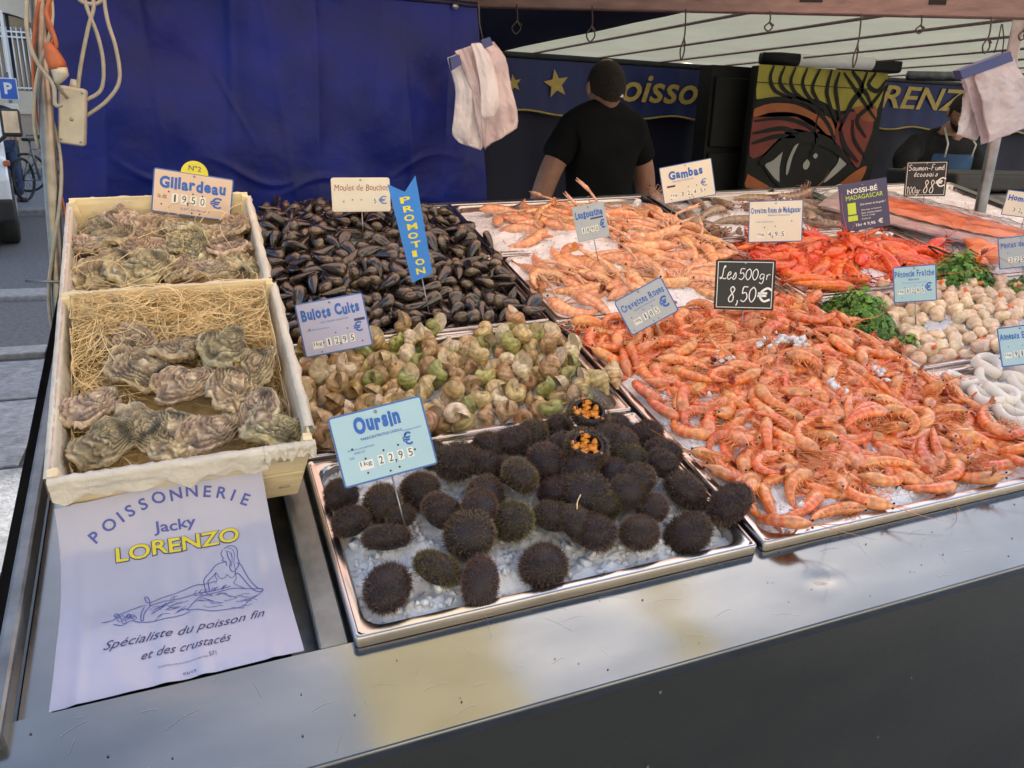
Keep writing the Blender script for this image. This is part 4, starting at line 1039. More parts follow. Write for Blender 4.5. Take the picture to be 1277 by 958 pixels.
# resting places of the heaped sea food: shape number, place in mm, turn in hundredths of a radian
PILES = {
    'whelk': [
(2,246,1098,-12,62,-250,-26),(2,200,1127,-13,-61,205,-160),(2,430,1210,-18,-262,52,24),(1,557,1016,-20,-260,-31,-160),(1,533,1061,-11,166,48,18),(1,305,1084,-7,66,263,19),(1,575,1158,-21,13,-228,-138),(2,497,994,-19,-62,-244,-127),(0,452,1081,-14,239,-12,98),
(2,498,1196,-20,246,-79,-128),(0,240,978,-18,-31,210,78),(0,144,1202,-22,-36,244,-145),(2,400,1148,-12,58,272,133),(2,280,1005,-9,-135,-119,-166),(1,301,1196,-8,-10,-131,-283),(0,419,1031,-12,-276,79,24),(2,165,1108,-15,74,-224,143),(2,206,1044,-12,-124,-243,-56),
(1,520,1129,-15,-62,-237,49),(2,327,994,-12,259,-61,-104),(2,509,958,-18,218,-19,-170),(2,575,951,-22,57,-235,97),(0,132,963,-12,140,63,-219),(0,597,1079,-20,-301,-12,-156),(1,310,1051,-7,-246,41,125),(0,400,971,-3,100,-8,254),(0,243,1206,-18,62,-268,-67),
(2,375,1206,-16,222,-30,27),(1,451,961,-20,-96,298,22),(1,441,1114,-5,93,-104,-52),(1,553,1211,-20,-196,-116,157),(0,359,1181,-5,-77,-124,39),(1,150,990,-16,40,-265,148),(2,153,1081,-15,-9,-235,-26),(2,534,1161,-20,73,-251,-110),(1,201,982,-18,-43,-240,-185),
(1,248,1168,-13,62,-244,-146),(0,283,966,-17,-6,218,127),(1,540,975,-20,-30,244,-138),(0,204,1097,-13,-275,64,-102),(2,348,1021,-10,240,31,-32),(1,258,1063,6,-63,118,285),(0,178,1004,-17,6,-235,119),(2,427,1128,-9,278,-126,67),(2,347,1213,-17,-26,261,55),
(1,147,1233,10,-59,-258,89),(0,306,1216,-8,-26,-293,113),(0,411,1223,-7,111,-28,285),(1,405,1051,-10,-253,-67,-18),(0,292,989,-15,275,53,-95),(1,302,1142,-9,253,-53,135),(0,477,1032,-15,-84,-290,-71),(2,232,1184,-14,-27,-302,-84),(1,137,1018,-17,24,275,-116),
(0,327,1105,-7,58,-259,-84),(2,490,1135,-13,-66,270,41),(0,208,999,2,-288,-21,56),(2,364,1166,15,21,202,104),(2,531,1199,-20,-313,18,-55),(2,419,949,-7,-13,311,131),(0,563,1052,-18,-245,-36,104),(2,488,1228,9,-88,244,-28),(0,152,1159,-19,242,-86,60),
(1,230,1004,-15,45,-254,32),(2,138,1077,4,63,282,40),(2,474,960,-20,-304,77,-10),(0,597,1176,-20,10,298,-57),(0,219,1125,-14,-84,303,78),(2,609,971,8,80,293,26),(1,594,1110,-19,253,-42,75),(0,172,1130,15,126,-56,-193),(0,574,986,-22,255,57,54),
(1,181,955,-20,-61,-263,-101),(2,550,1096,-18,257,50,26),(2,464,1049,-13,72,274,-88),(1,284,1035,-10,-62,-235,-16),(2,365,950,-16,35,254,53),(2,506,1061,-17,10,-231,-186),(0,469,1199,-16,-288,10,-18),(0,498,923,10,-75,283,-65),(0,512,1007,-16,-11,-275,95),
(2,348,1004,15,-45,-302,12),(2,246,1053,-12,-246,-63,-131),(0,396,1179,5,163,-30,-186),(0,437,1060,-10,45,276,72),(2,180,1052,-15,-248,-35,-124),(0,504,1165,-18,22,254,81),(2,311,1167,-12,55,-253,-41),(1,568,1183,-6,295,-21,29),(1,224,1150,-14,-45,-294,121),
(0,115,1143,10,-34,240,112),(1,395,1122,11,184,-70,188),(0,333,1245,10,1,-233,176),(1,436,1106,9,1,288,-74),(1,366,1183,16,209,8,63),(2,193,1183,-19,-280,-61,119),(0,508,1079,-7,285,3,93),(2,232,1087,1,-15,282,156),(0,570,972,9,0,-198,150),
(2,198,919,10,-36,240,107),(2,244,946,-3,-8,-298,58),(0,294,1054,8,285,-19,19),(0,430,981,-15,280,31,90),(1,325,946,-18,-6,240,-75),(2,517,1223,4,-89,-259,48),(0,637,984,10,239,35,33),(1,138,1196,3,-232,-58,-43),(1,562,1239,10,234,-12,99),
(0,386,1101,-6,-70,-215,-86),(0,608,1092,8,-8,-245,193),(2,124,946,9,-43,237,173),(1,542,1044,-4,290,-4,166),(0,491,1043,10,296,-50,-61),(2,152,1129,12,183,-7,57),(2,241,914,10,234,-12,170),(1,279,990,10,283,-29,-142),(2,113,1036,10,234,-11,-29),
(2,165,971,-5,-12,-287,162),(0,550,946,-6,301,0,164),(1,504,1182,2,-12,-291,-23),(0,173,1065,13,302,11,-136),(1,204,1101,19,299,-32,139),(1,166,1192,-14,-16,-314,80),(1,508,1138,4,-18,276,-171),(2,466,996,-6,278,-42,108),(0,268,1142,4,-294,22,-150),
(2,245,990,3,312,6,-52),(2,304,947,10,190,46,229),(2,326,1143,-8,274,-6,-185),(0,331,952,11,-229,45,-27),(1,404,997,-11,-14,280,-7),(2,557,1066,2,249,-44,-103),(1,571,1130,1,14,313,100),(0,432,1158,-13,271,34,32),(2,148,920,10,-36,240,186),
(0,377,1060,-8,-56,265,-8),(2,345,1077,-5,28,-308,-103),(0,255,1033,-5,-43,-312,107),(0,284,1208,10,247,-78,50),(0,350,984,-10,-3,-187,35),(1,596,1219,-14,281,4,-170),(2,467,1098,-12,215,-48,-204),(1,326,1186,21,230,-62,-118),(0,607,1156,8,224,-56,58),
(0,210,942,3,-2,306,-45),(2,383,1235,10,234,-12,-67),(1,165,1101,11,282,-39,68),(0,205,1205,-20,246,-60,-74),(2,534,1171,9,-29,-296,-24),
    ],
    'mussel': [
(1,358,1457,18,-237,-3,148),(2,408,1478,18,-215,26,22),(0,133,1877,8,73,-6,-233),(1,340,1347,-9,-68,41,-137),(2,355,1736,58,179,42,96),(2,207,1870,19,-35,265,-124),(0,419,1726,46,60,54,-78),(1,585,1549,-10,-3,290,138),(0,130,1654,22,-30,-21,43),
(0,199,1686,41,269,18,111),(0,512,1813,7,-25,43,11),(0,306,1431,13,-94,31,-21),(0,383,1589,43,-33,43,-157),(2,428,1699,47,6,-281,-116),(2,437,1539,42,29,-14,-122),(0,397,1426,3,-51,22,-268),(1,426,1274,-21,-27,14,-305),(1,169,1715,33,46,4,-144),
(0,217,1664,46,-49,33,185),(0,233,1725,48,-295,1,-57),(2,243,1365,-2,310,-35,87),(0,600,1596,-9,-270,12,152),(1,297,1523,40,126,-34,75),(2,367,1534,35,-98,25,-228),(1,584,1869,-11,-293,35,33),(0,565,1632,2,-227,4,227),(2,304,1395,2,-92,16,289),
(0,464,1902,7,25,-1,-261),(2,507,1444,-7,40,8,95),(2,417,1345,-10,-26,5,214),(1,482,1508,10,-172,6,-281),(1,537,1735,9,-212,0,257),(2,566,1347,-24,-286,27,6),(2,135,1586,17,-280,-4,3),(2,157,1352,-15,5,2,26),(2,244,1280,-19,-27,20,30),
(2,340,1574,46,-2,19,76),(1,524,1505,-1,-38,33,43),(1,247,1807,40,-28,-5,-68),(1,131,1696,20,-109,-6,87),(1,582,1296,-26,-243,15,-182),(2,456,1835,20,-118,25,-107),(2,419,1531,24,-276,45,9),(0,166,1402,-8,18,278,-1),(1,311,1936,12,24,9,-212),
(1,600,1378,-9,29,-94,24),(2,243,1644,56,15,-22,170),(0,234,1605,45,-94,21,210),(2,489,1366,-12,292,30,-128),(2,164,1460,3,39,31,-111),(2,129,1778,23,-189,238,-23),(2,580,1438,-16,-22,7,235),(2,488,1658,25,29,-303,-52),(1,251,1421,4,85,288,2),
(1,600,1495,-2,-28,-54,-43),(0,320,1864,31,-40,13,-78),(2,515,1616,16,32,-24,243),(1,446,1451,4,-155,1,-304),(0,596,1809,-10,-2,34,117),(1,576,1708,0,29,52,-10),(2,564,1587,1,266,36,-146),(0,230,1520,29,-273,7,1),(0,379,1384,-1,-98,14,-291),
(2,311,1278,-14,16,-34,-13),(2,600,1741,-4,-275,25,-132),(2,182,1292,-20,24,286,130),(1,199,1494,14,-264,46,-145),(2,197,1918,11,-98,-5,140),(0,455,1702,36,82,-312,-75),(2,404,1773,43,-90,8,-141),(2,122,1816,14,-152,24,177),(1,220,1324,-15,-92,4,233),
(1,381,1873,29,165,4,-68),(1,547,1904,-10,-189,1,281),(0,175,1568,24,-34,50,-310),(2,480,1300,-23,-12,28,-161),(2,468,1606,29,-204,6,167),(1,365,1613,50,-215,20,51),(1,209,1356,-8,43,29,-76),(1,511,1331,-18,-8,-300,-110),(2,357,1810,46,49,21,300),
(0,370,1294,-16,-241,6,112),(2,128,1511,7,-5,-11,222),(1,279,1833,38,-80,51,178),(0,212,1788,37,-177,20,-174),(2,601,1330,-22,99,17,-150),(2,513,1864,2,-288,39,124),(0,525,1274,-12,95,106,-17),(1,458,1410,-4,-180,6,-284),(2,207,1420,2,-66,30,271),
(0,226,1893,20,48,-306,-9),(2,438,1740,38,-37,25,-109),(0,132,1308,-8,-7,-91,306),(2,238,1451,11,40,-3,17),(0,563,1488,-8,4,281,186),(1,418,1882,18,269,30,-21),(2,421,1815,34,-131,19,-114),(1,376,1449,44,-13,-273,-126),(2,422,1300,-18,-37,20,-241),
(0,482,1784,21,3,-301,-9),(0,336,1288,0,70,143,-219),(2,272,1380,1,75,-11,143),(2,545,1842,1,-167,8,254),(1,506,1733,18,-273,10,-169),(1,566,1762,2,-166,12,220),(0,531,1676,18,159,24,-140),(0,181,1618,33,2,-9,52),(0,539,1413,-15,-310,22,-126),
(1,388,1921,19,203,-31,-235),(0,187,1761,42,87,-299,-34),(2,562,1388,-17,-289,11,143),(0,165,1767,28,-4,271,-142),(0,142,1370,-5,66,-281,38),(0,161,1912,2,5,16,-4),(2,143,1435,-2,-3,36,-38),(0,319,1480,28,173,58,-177),(2,145,1280,-9,105,214,-73),
(2,600,1662,6,-90,65,-281),(0,568,1438,1,270,-2,16),(1,355,1396,2,-84,278,103),(0,543,1524,1,267,59,22),(2,607,1844,14,257,42,50),(1,457,1368,-11,-124,2,238),(0,543,1872,1,143,31,216),(0,124,1344,9,41,-12,180),(1,362,1495,25,-218,8,69),
(0,382,1769,55,-261,-28,-46),(0,235,1296,-8,-167,70,35),(1,407,1374,7,-88,-74,-296),(0,602,1472,0,-209,-98,78),(0,625,1755,11,-22,2,275),(2,421,1913,22,19,18,-111),(1,445,1421,8,248,-43,-21),(2,464,1543,26,93,-14,-20),(1,138,1628,22,-41,-15,101),
(2,563,1405,-4,29,-14,-208),(1,491,1676,35,31,236,-166),(2,250,1568,42,304,-24,44),(0,479,1829,20,-21,-65,-259),(0,372,1467,34,32,30,-34),(0,204,1318,-12,103,53,-103),(2,303,1848,42,56,40,-83),(1,505,1398,-14,-290,32,-43),(2,210,1602,44,-303,-51,85),
(1,530,1786,10,42,-25,272),(2,187,1452,7,-197,12,128),(0,126,1907,12,257,24,130),(0,456,1648,37,-50,4,301),(1,244,1396,-2,8,290,22),(2,587,1584,14,35,77,-234),(0,130,1287,11,120,-15,-242),(1,500,1599,18,-195,45,-70),(1,506,1287,-25,22,300,57),
(0,234,1472,16,-101,36,-308),(2,588,1280,-10,-270,55,30),(2,164,1819,25,-56,254,94),(0,339,1537,46,-257,-30,6),(0,410,1570,40,250,-28,144),(2,303,1301,-6,2,239,-76),(1,495,1464,5,308,-9,-113),(1,238,1914,17,126,51,287),(1,429,1934,11,23,20,-203),
(1,457,1758,36,102,45,168),(2,148,1553,15,1,-2,-47),(1,152,1716,44,-165,-11,-82),(2,587,1520,-7,-165,7,-286),(1,193,1534,33,310,-55,-77),(2,279,1924,13,311,-6,-54),(0,303,1363,-4,-40,284,40),(2,323,1728,57,-26,39,61),(1,360,1917,16,-101,-22,-112),
(2,132,1388,2,-8,223,-236),(0,326,1432,24,34,60,136),(2,580,1675,12,225,-72,-14),(0,206,1821,32,213,10,29),(1,248,1614,68,-12,32,83),(2,568,1322,-21,244,3,81),(2,158,1852,13,36,-1,-138),(1,574,1726,10,83,-76,311),(2,463,1275,-8,192,119,14),
(2,452,1605,45,21,-53,-81),(0,172,1351,3,-77,308,-19),(2,315,1796,49,-312,28,27),(2,514,1706,22,185,-21,-256),(2,440,1727,56,-51,-50,280),(1,168,1666,38,221,-6,-36),(2,432,1467,20,-105,-262,77),(1,494,1559,17,-6,291,-170),(1,151,1692,38,279,48,-36),
(1,359,1289,10,228,-3,193),(1,531,1466,-4,237,38,-137),(1,399,1712,48,-162,40,-9),(2,255,1532,36,55,-308,-53),(2,500,1897,6,226,25,144),(1,193,1710,41,54,51,-235),(0,336,1835,40,-21,-309,101),(1,138,1754,41,-51,3,64),(2,130,1463,10,-39,-261,154),
(1,534,1828,12,22,38,-81),(1,153,1494,17,24,-282,100),(0,303,1410,22,251,115,78),(2,393,1279,-5,-50,-74,-139),(2,201,1651,57,170,115,147),(0,390,1850,37,117,77,-4),(2,178,1281,0,67,24,275),(1,360,1650,55,-69,27,-82),(2,290,1460,40,127,-1,143),
(0,592,1908,-6,191,-46,218),(0,248,1332,-7,28,-289,-17),(0,586,1392,-6,13,-88,-198),(0,358,1324,-9,219,18,132),(1,130,1837,14,138,44,233),(0,596,1779,4,-93,246,4),(1,424,1582,34,-5,272,138),(2,602,1620,1,41,252,-164),(2,446,1346,-8,77,-31,185),
(2,538,1631,18,-293,92,70),(1,469,1482,12,-200,42,83),(1,178,1896,17,99,55,-112),(2,552,1287,-15,177,234,52),(0,402,1320,-5,223,-34,-110),(1,576,1366,-6,-23,-40,211),(2,255,1885,32,27,-42,240),(0,388,1521,39,13,99,-150),(1,452,1812,24,-152,3,258),
(2,305,1503,33,129,-13,83),(0,199,1388,0,55,60,-296),(0,398,1407,6,115,-286,5),(2,478,1716,34,-164,40,-128),(1,530,1338,-20,-201,35,-92),(0,594,1822,5,58,-48,-224),(1,177,1741,48,-193,60,-47),(1,137,1508,24,-26,2,-230),(1,217,1926,19,-139,56,160),
(0,157,1336,9,2,267,-64),(1,554,1310,9,117,85,61),(1,535,1564,6,46,2,156),(1,236,1397,22,114,1,-285),(2,455,1390,-2,133,274,6),(2,443,1908,14,75,-6,-181),(0,281,1553,42,-259,10,166),(0,121,1559,33,278,-37,-50),(2,206,1308,5,-99,279,37),
(0,271,1486,24,-74,0,192),(0,239,1856,31,58,23,-133),(0,549,1411,15,-247,6,215),(1,316,1830,49,-263,-22,65),(1,418,1643,46,-1,27,70),(2,614,1517,11,19,30,143),(2,372,1676,65,37,-291,111),(0,508,1811,30,-48,7,-182),(0,156,1652,46,-139,0,9),
(0,221,1370,7,-14,237,-155),(2,307,1753,55,-26,39,86),(0,438,1777,44,-73,254,-5),(1,519,1912,4,-27,-26,155),(0,235,1767,42,-4,44,312),(1,264,1443,15,-72,247,55),(0,393,1447,21,163,259,-6),(0,483,1524,25,-157,14,19),(1,556,1917,4,-123,10,290),
(0,159,1436,9,79,-285,-106),(1,484,1697,47,-4,-284,23),(1,383,1308,-4,-53,73,52),(1,272,1345,-1,123,302,-3),(1,336,1464,36,-241,71,-129),(0,465,1565,29,274,-4,-50),(2,338,1760,55,-296,48,120),(2,366,1390,21,-54,-307,-99),(1,382,1665,54,32,34,148),
(0,524,1441,7,-300,-3,145),(2,534,1804,20,272,136,52),(2,99,1595,12,-85,19,104),(0,575,1841,6,125,95,-137),(1,268,1594,49,-215,15,-92),(1,552,1763,18,-10,-289,-160),(2,610,1688,16,-142,48,-11),(0,495,1331,-5,-212,30,-141),(0,381,1736,48,-27,1,-236),
(0,492,1746,31,177,70,176),(0,172,1848,27,-53,3,-275),(2,366,1511,46,-84,19,245),(0,281,1896,25,251,24,-92),(2,152,1397,8,3,22,185),(1,586,1301,3,228,-37,-96),(2,432,1838,33,-183,-32,-102),(1,443,1491,28,-112,60,244),(2,542,1584,20,51,-17,211),
(2,604,1568,10,107,-9,144),(1,551,1650,14,-118,-39,-142),(1,361,1362,-1,6,-37,262),(1,459,1629,47,-97,4,309),(2,395,1818,42,92,250,-105),(2,196,1907,36,96,7,-164),(1,590,1635,12,-290,-62,-90),(0,332,1889,24,-50,-6,-84),(0,478,1458,20,-5,292,100),
(2,558,1467,3,-48,-290,-7),(2,476,1292,-6,-74,279,-9),(2,319,1318,-11,27,44,297),(0,519,1586,25,6,118,-39),(1,320,1348,12,-56,256,2),(0,601,1866,-2,-147,37,-186),(0,338,1399,9,129,15,-172),(1,172,1265,16,15,-32,60),(1,516,1672,29,-18,54,-115),
(2,418,1355,8,-48,34,-279),(1,390,1888,38,-281,-23,-128),(0,431,1293,-2,-226,31,39),(0,538,1403,0,-245,-21,142),(2,236,1699,51,262,12,2),(0,171,1640,38,22,239,-18),(1,576,1335,-6,-73,11,283),(1,242,1452,30,-15,-301,-99),(0,575,1501,13,38,308,36),
(0,218,1492,30,-55,-29,-283),(0,115,1746,14,-188,39,-215),(2,206,1626,49,-170,36,38),(1,215,1567,34,-290,-2,124),(1,490,1857,21,-275,-14,-106),(0,118,1711,21,-178,230,45),(1,604,1713,2,-204,58,-187),(0,147,1595,34,-45,-2,241),(1,340,1501,43,152,-58,-147),
(0,169,1326,-14,-282,35,28),(2,375,1934,19,-151,-34,-182),(1,283,1281,-6,-2,219,-67),(0,572,1542,6,141,-43,-27),(1,267,1853,39,-10,40,-198),(2,429,1396,15,158,2,-288),(1,620,1453,12,19,32,-53),(2,205,1442,22,96,26,-166),(1,602,1402,7,269,-40,-98),
(2,191,1474,27,249,-47,-22),(0,612,1272,10,-24,11,28),(1,544,1313,-8,-309,-2,79),(1,278,1315,-16,68,278,104),(1,301,1554,42,-275,44,-125),(0,416,1615,47,-69,58,62),(1,95,1551,10,-74,18,263),(2,546,1699,20,152,-43,186),(2,437,1809,48,-16,-38,219),
(1,309,1693,59,70,294,-105),(1,155,1624,45,-158,87,-204),(1,184,1385,10,-96,-36,139),(2,334,1702,74,18,34,312),(1,424,1432,22,75,-307,23),(2,168,1376,26,-76,56,-182),(2,377,1566,50,114,40,-54),(0,345,1405,32,-6,262,16),(1,585,1764,17,57,86,226),
(2,247,1339,12,38,293,140),(2,223,1426,27,-64,15,157),(1,191,1582,48,-167,-8,-54),(1,152,1542,31,-88,24,32),(1,561,1884,9,33,-280,38),(2,471,1342,2,7,96,-164),(2,549,1369,4,-17,-27,176),(0,571,1476,18,-37,49,26),(1,428,1676,59,25,228,85),
(2,567,1799,0,-25,268,-141),(2,250,1470,42,-79,-9,271),(0,267,1711,58,-266,33,104),(2,522,1773,21,-249,68,-131),(0,460,1316,-7,168,232,63),(1,640,1558,11,-300,6,118),(0,368,1721,62,71,260,84),(1,151,1796,28,204,51,-4),(1,576,1656,17,134,218,28),
(1,133,1414,14,-310,-19,-16),(1,536,1461,29,-167,-51,-160),(1,264,1836,47,-120,-44,106),(2,175,1510,28,-295,-37,-134),(0,451,1671,46,-137,32,-289),(2,390,1473,45,17,-10,251),(1,658,1662,3,200,50,-147),(1,472,1432,6,109,272,-24),(0,522,1370,-14,-205,40,-75),
(0,334,1806,57,-74,12,-132),(0,446,1520,21,-183,-32,202),(1,384,1361,9,-80,91,82),(0,360,1859,49,199,8,-172),(2,306,1327,0,-76,66,118),(2,505,1626,34,-310,55,75),(0,417,1498,31,-241,-36,-51),(1,510,1298,0,160,26,-182),(2,514,1548,11,275,-11,132),
(0,124,1632,36,-27,-3,44),(0,282,1384,16,1,-24,265),(0,620,1302,10,-20,19,-234),(0,524,1868,16,32,91,133),(1,387,1341,8,-21,-22,16),(2,570,1743,26,-3,58,14),(1,236,1520,47,20,-302,-98),(0,456,1884,19,22,-28,166),(0,345,1905,27,156,80,220),
(0,542,1440,19,-65,60,59),(1,518,1648,35,-111,-27,-288),(2,312,1449,28,93,241,-20),(0,174,1874,30,-172,-278,16),(0,297,1595,50,-25,42,-197),(1,511,1460,18,-284,8,-170),(1,576,1706,24,11,-298,73),(1,381,1420,16,-69,67,293),(2,489,1586,40,30,256,180),
(0,352,1688,57,299,41,37),(0,472,1778,37,24,293,-76),(0,440,1619,61,18,302,-26),(0,602,1428,12,79,310,-32),(0,170,1786,36,-40,-44,-243),(0,262,1297,-4,3,4,113),(0,220,1840,33,127,240,-8),(0,249,1674,54,-27,38,268),
    ],
    'prawn': [
(2,1186,677,-7,18,-306,-76),(0,957,1094,21,32,-313,-32),(1,795,873,12,-9,2,-151),(2,1055,1059,17,-1,10,144),(0,724,1097,5,-65,-14,96),(0,1184,913,3,6,6,141),(3,1165,1048,7,-16,4,88),(2,952,1026,27,2,-7,-172),(3,1069,1171,9,-28,-4,-50),
(3,661,966,2,32,-285,-83),(3,836,787,7,-20,-9,198),(2,1019,889,22,9,-301,-60),(3,844,1058,20,22,311,-21),(0,867,930,24,-37,-5,80),(1,1038,972,24,13,-306,68),(1,949,808,16,-282,-5,112),(1,918,759,10,-274,4,-67),(1,1197,752,0,281,-10,154),
(1,1111,1103,10,-17,11,24),(1,868,683,0,18,301,109),(2,899,1178,12,-32,-7,39),(0,1112,629,-5,41,-307,-6),(0,736,688,-4,-46,-5,301),(2,1102,816,5,-34,1,-211),(2,1023,686,0,-18,-8,295),(1,1003,763,7,-296,16,-140),(3,721,778,0,-18,10,286),
(2,722,1206,2,9,-1,-53),(3,976,1144,18,-309,-2,-45),(0,1129,958,12,-3,21,27),(0,769,604,-5,27,10,291),(1,667,719,2,-1,34,-38),(1,839,636,-6,-284,-2,-79),(0,804,1122,12,-42,-2,148),(3,1155,1147,0,18,-290,97),(2,1185,833,-2,0,5,63),
(1,790,740,0,-306,-2,150),(2,816,990,19,-302,-9,21),(0,1128,740,-2,-11,3,138),(3,889,997,26,-303,-8,125),(0,871,847,17,-260,-9,-1),(0,950,931,27,-1,4,-11),(1,1178,1204,2,3,283,128),(2,970,644,-4,18,-297,-136),(0,1103,1010,16,306,23,-11),
(2,1194,994,6,-2,-6,-11),(2,1110,881,10,31,-305,-114),(2,1067,758,3,-6,-9,85),(2,664,1168,-4,9,3,95),(2,723,1001,6,-28,-9,139),(0,1089,687,-3,12,3,7),(2,894,1100,22,-16,14,198),(0,775,951,15,-4,-11,-23),(3,1031,822,15,-19,-23,170),
(2,804,1208,6,24,-313,116),(2,984,1214,8,-297,4,152),(1,1044,612,0,4,277,-66),(3,704,869,2,-24,-6,255),(2,659,1090,4,-19,27,-72),(3,751,1160,4,-18,8,251),(2,1204,1092,8,1,36,268),(0,982,721,4,-17,-2,-88),(2,775,805,4,-3,-9,74),
(0,837,711,3,-302,-12,-54),(2,1092,1069,16,-30,23,-62),(3,884,768,11,-42,-33,156),(2,829,823,14,-10,21,186),(1,956,606,-1,43,-301,12),(0,990,978,27,-11,10,-140),(2,886,874,27,-8,284,-100),(1,1200,938,8,304,-18,-112),(0,1045,849,22,59,-26,186),
(0,918,667,6,-300,-23,-29),(0,772,771,10,-98,15,-218),(1,1030,772,7,-311,20,-105),(2,754,1154,15,-6,-39,85),(1,911,1035,26,-288,-10,-23),(3,1028,1106,18,-309,6,-41),(3,743,896,7,13,302,29),(0,1165,872,5,84,-293,-11),(3,1070,912,17,-305,8,-87),
(3,958,860,19,-297,-17,136),(3,853,1105,19,-37,-33,42),(1,1094,858,17,43,-1,-136),(3,1199,1042,8,311,2,-102),(3,1194,634,0,54,298,113),(2,1155,692,-6,-19,-4,-228),(3,1069,708,3,12,299,-124),(0,741,718,-4,22,314,-8),(3,804,1074,18,24,309,101),
(3,1107,972,15,-287,0,128),(3,854,1019,24,-14,7,284),(2,830,935,23,35,7,-172),(1,1138,1211,6,-265,-1,-57),(1,676,690,-3,-19,-11,-303),(2,925,1126,22,300,-3,33),(3,1178,1113,9,-41,8,161),(2,1137,1087,14,7,-267,-1),(3,1038,1204,7,10,-309,-37),
(0,1194,794,2,64,15,-212),(1,760,995,11,-2,307,-106),(0,916,1216,8,-11,5,260),(2,1146,779,-1,1,0,210),(1,990,811,17,-282,13,22),(3,1108,1160,10,-56,7,-107),(3,974,1069,30,31,20,-32),(2,976,740,14,18,69,173),(0,693,1016,4,6,-2,-180),
(2,697,1151,2,-5,-10,248),(3,907,968,27,-306,-10,139),(3,997,918,29,33,-298,87),(1,707,1096,10,-8,247,-58),(1,993,1177,15,-4,-297,37),(2,1131,1037,12,4,305,108),(2,735,1213,13,-9,2,248),(0,835,1232,8,1,2,183),(2,792,657,-5,10,-310,-44),
(2,1066,621,0,259,-4,-69),(2,1018,1030,25,-306,-14,-112),(1,1195,1179,-1,-240,-36,-147),(1,1008,670,6,-287,-36,140),(2,672,845,-2,7,303,-59),(3,661,910,2,27,-284,-68),(0,666,760,2,290,38,2),(3,986,1051,34,-224,-64,59),(1,1178,976,15,5,-43,83),
(3,834,1114,23,21,-6,-275),(1,828,740,6,37,15,279),(2,860,887,25,18,29,-283),(3,1068,751,16,-36,-26,48),(3,977,946,33,304,-22,-66),(2,928,885,22,2,307,61),(2,930,1204,20,-39,-42,162),(1,1109,1004,25,-9,-301,38),(2,816,1015,27,296,-28,-70),
(2,1104,1118,15,33,-10,-274),(1,987,846,24,30,39,-128),(2,779,1138,15,-23,273,163),(0,687,1067,11,-166,1,-176),(0,800,781,9,-272,0,186),(2,749,842,3,17,304,74),(0,894,1031,33,-36,290,-28),(2,1020,1184,21,302,-12,-75),(2,1087,1210,15,-243,-30,120),
(2,1044,1132,21,-224,-50,-49),(3,1161,900,8,20,-7,-170),(2,1165,1098,11,-226,-50,-61),(2,875,732,7,-25,-29,110),(3,1074,654,4,252,51,106),(3,893,1098,34,-53,-12,154),(3,707,1135,11,-276,-26,112),(1,1198,680,7,24,312,10),(3,732,719,8,14,5,-312),
(3,1137,854,11,48,1,211),(2,1027,720,4,10,295,36),(0,1128,762,8,-18,20,268),(1,828,1179,9,-300,7,98),(2,775,1060,19,3,267,7),(2,901,647,-1,-17,2,-54),(3,1051,940,25,-12,309,-148),(0,864,795,17,25,-22,-136),(0,803,907,16,-39,312,-102),
(3,973,762,14,270,38,95),(3,701,785,8,-64,15,169),(2,1206,799,12,278,10,-177),(1,963,1116,29,-61,257,-103),(3,1112,921,13,11,-286,57),(1,870,963,30,-6,267,-23),(3,1066,849,19,-80,-54,-195),(1,814,848,20,10,-312,-145),(0,748,965,22,-11,-22,-145),
(0,1160,1212,11,-166,-18,191),(1,809,670,2,-3,23,110),(0,949,783,18,-273,-50,128),(2,694,935,3,-29,-10,90),(2,1158,617,0,-9,-46,-231),(1,676,1211,6,-237,-10,-40),(2,1052,1095,23,-26,-57,285),(0,738,632,-7,26,310,54),(1,1200,737,9,15,-25,117),
(2,1017,632,-1,41,-304,86),(0,685,647,-6,-96,-6,-202),(0,1133,674,1,-234,9,-79),(1,840,747,17,-22,41,156),(1,751,666,-1,-42,3,-289),(0,1132,1037,25,-42,-2,202),(2,1112,1098,31,-17,-17,-124),(1,815,1141,22,310,53,83),(0,1017,996,30,-61,-306,73),
(3,1198,874,12,-296,25,65),(1,980,781,22,-287,-14,68),(0,1083,818,18,26,50,-246),(0,923,1097,29,27,-19,181),(2,838,849,28,-4,18,-166),(0,849,934,36,-293,-8,-58),(3,1136,1161,8,51,288,-121),(2,960,918,39,-235,6,-57),(0,1037,677,7,-230,-52,122),
(2,1165,742,2,17,-22,41),(1,944,655,-2,2,-314,-134),(0,1206,1112,18,-221,12,133),(1,884,826,21,-39,-33,283),(1,810,792,17,10,-22,169),(3,1076,1138,13,-27,-34,285),(1,1121,877,20,17,-258,120),(0,933,1002,39,-18,-3,83),(0,955,761,28,-76,-2,302),
(1,1187,706,17,252,20,148),(0,1164,942,10,6,-9,0),(0,828,684,3,251,8,-98),(2,938,1164,22,307,-18,101),(0,722,1124,17,-1,-307,113),(3,876,1065,29,276,7,33),(1,1079,1035,27,-298,33,49),(2,760,1185,10,-86,-41,252),(0,760,1010,21,-308,-2,-45),
(0,719,846,7,-268,-23,96),(0,705,1178,7,139,30,6),(3,859,1164,20,-46,4,-261),(3,1043,783,19,-298,28,-25),(0,1096,712,4,44,41,79),(3,792,938,31,20,9,296),(3,1138,805,16,-26,97,191),(0,721,746,1,-301,4,86),(2,707,910,10,-249,-56,125),
(3,1174,642,4,75,297,-23),(3,1004,882,36,-292,-1,74),(1,1107,647,-3,309,20,46),(0,674,1070,7,-215,-39,137),(1,652,1157,8,-18,1,-242),(3,995,1209,24,-37,-16,69),(3,990,1114,24,-37,2,-280),(1,827,620,3,-19,302,-91),(3,860,1188,13,39,7,57),
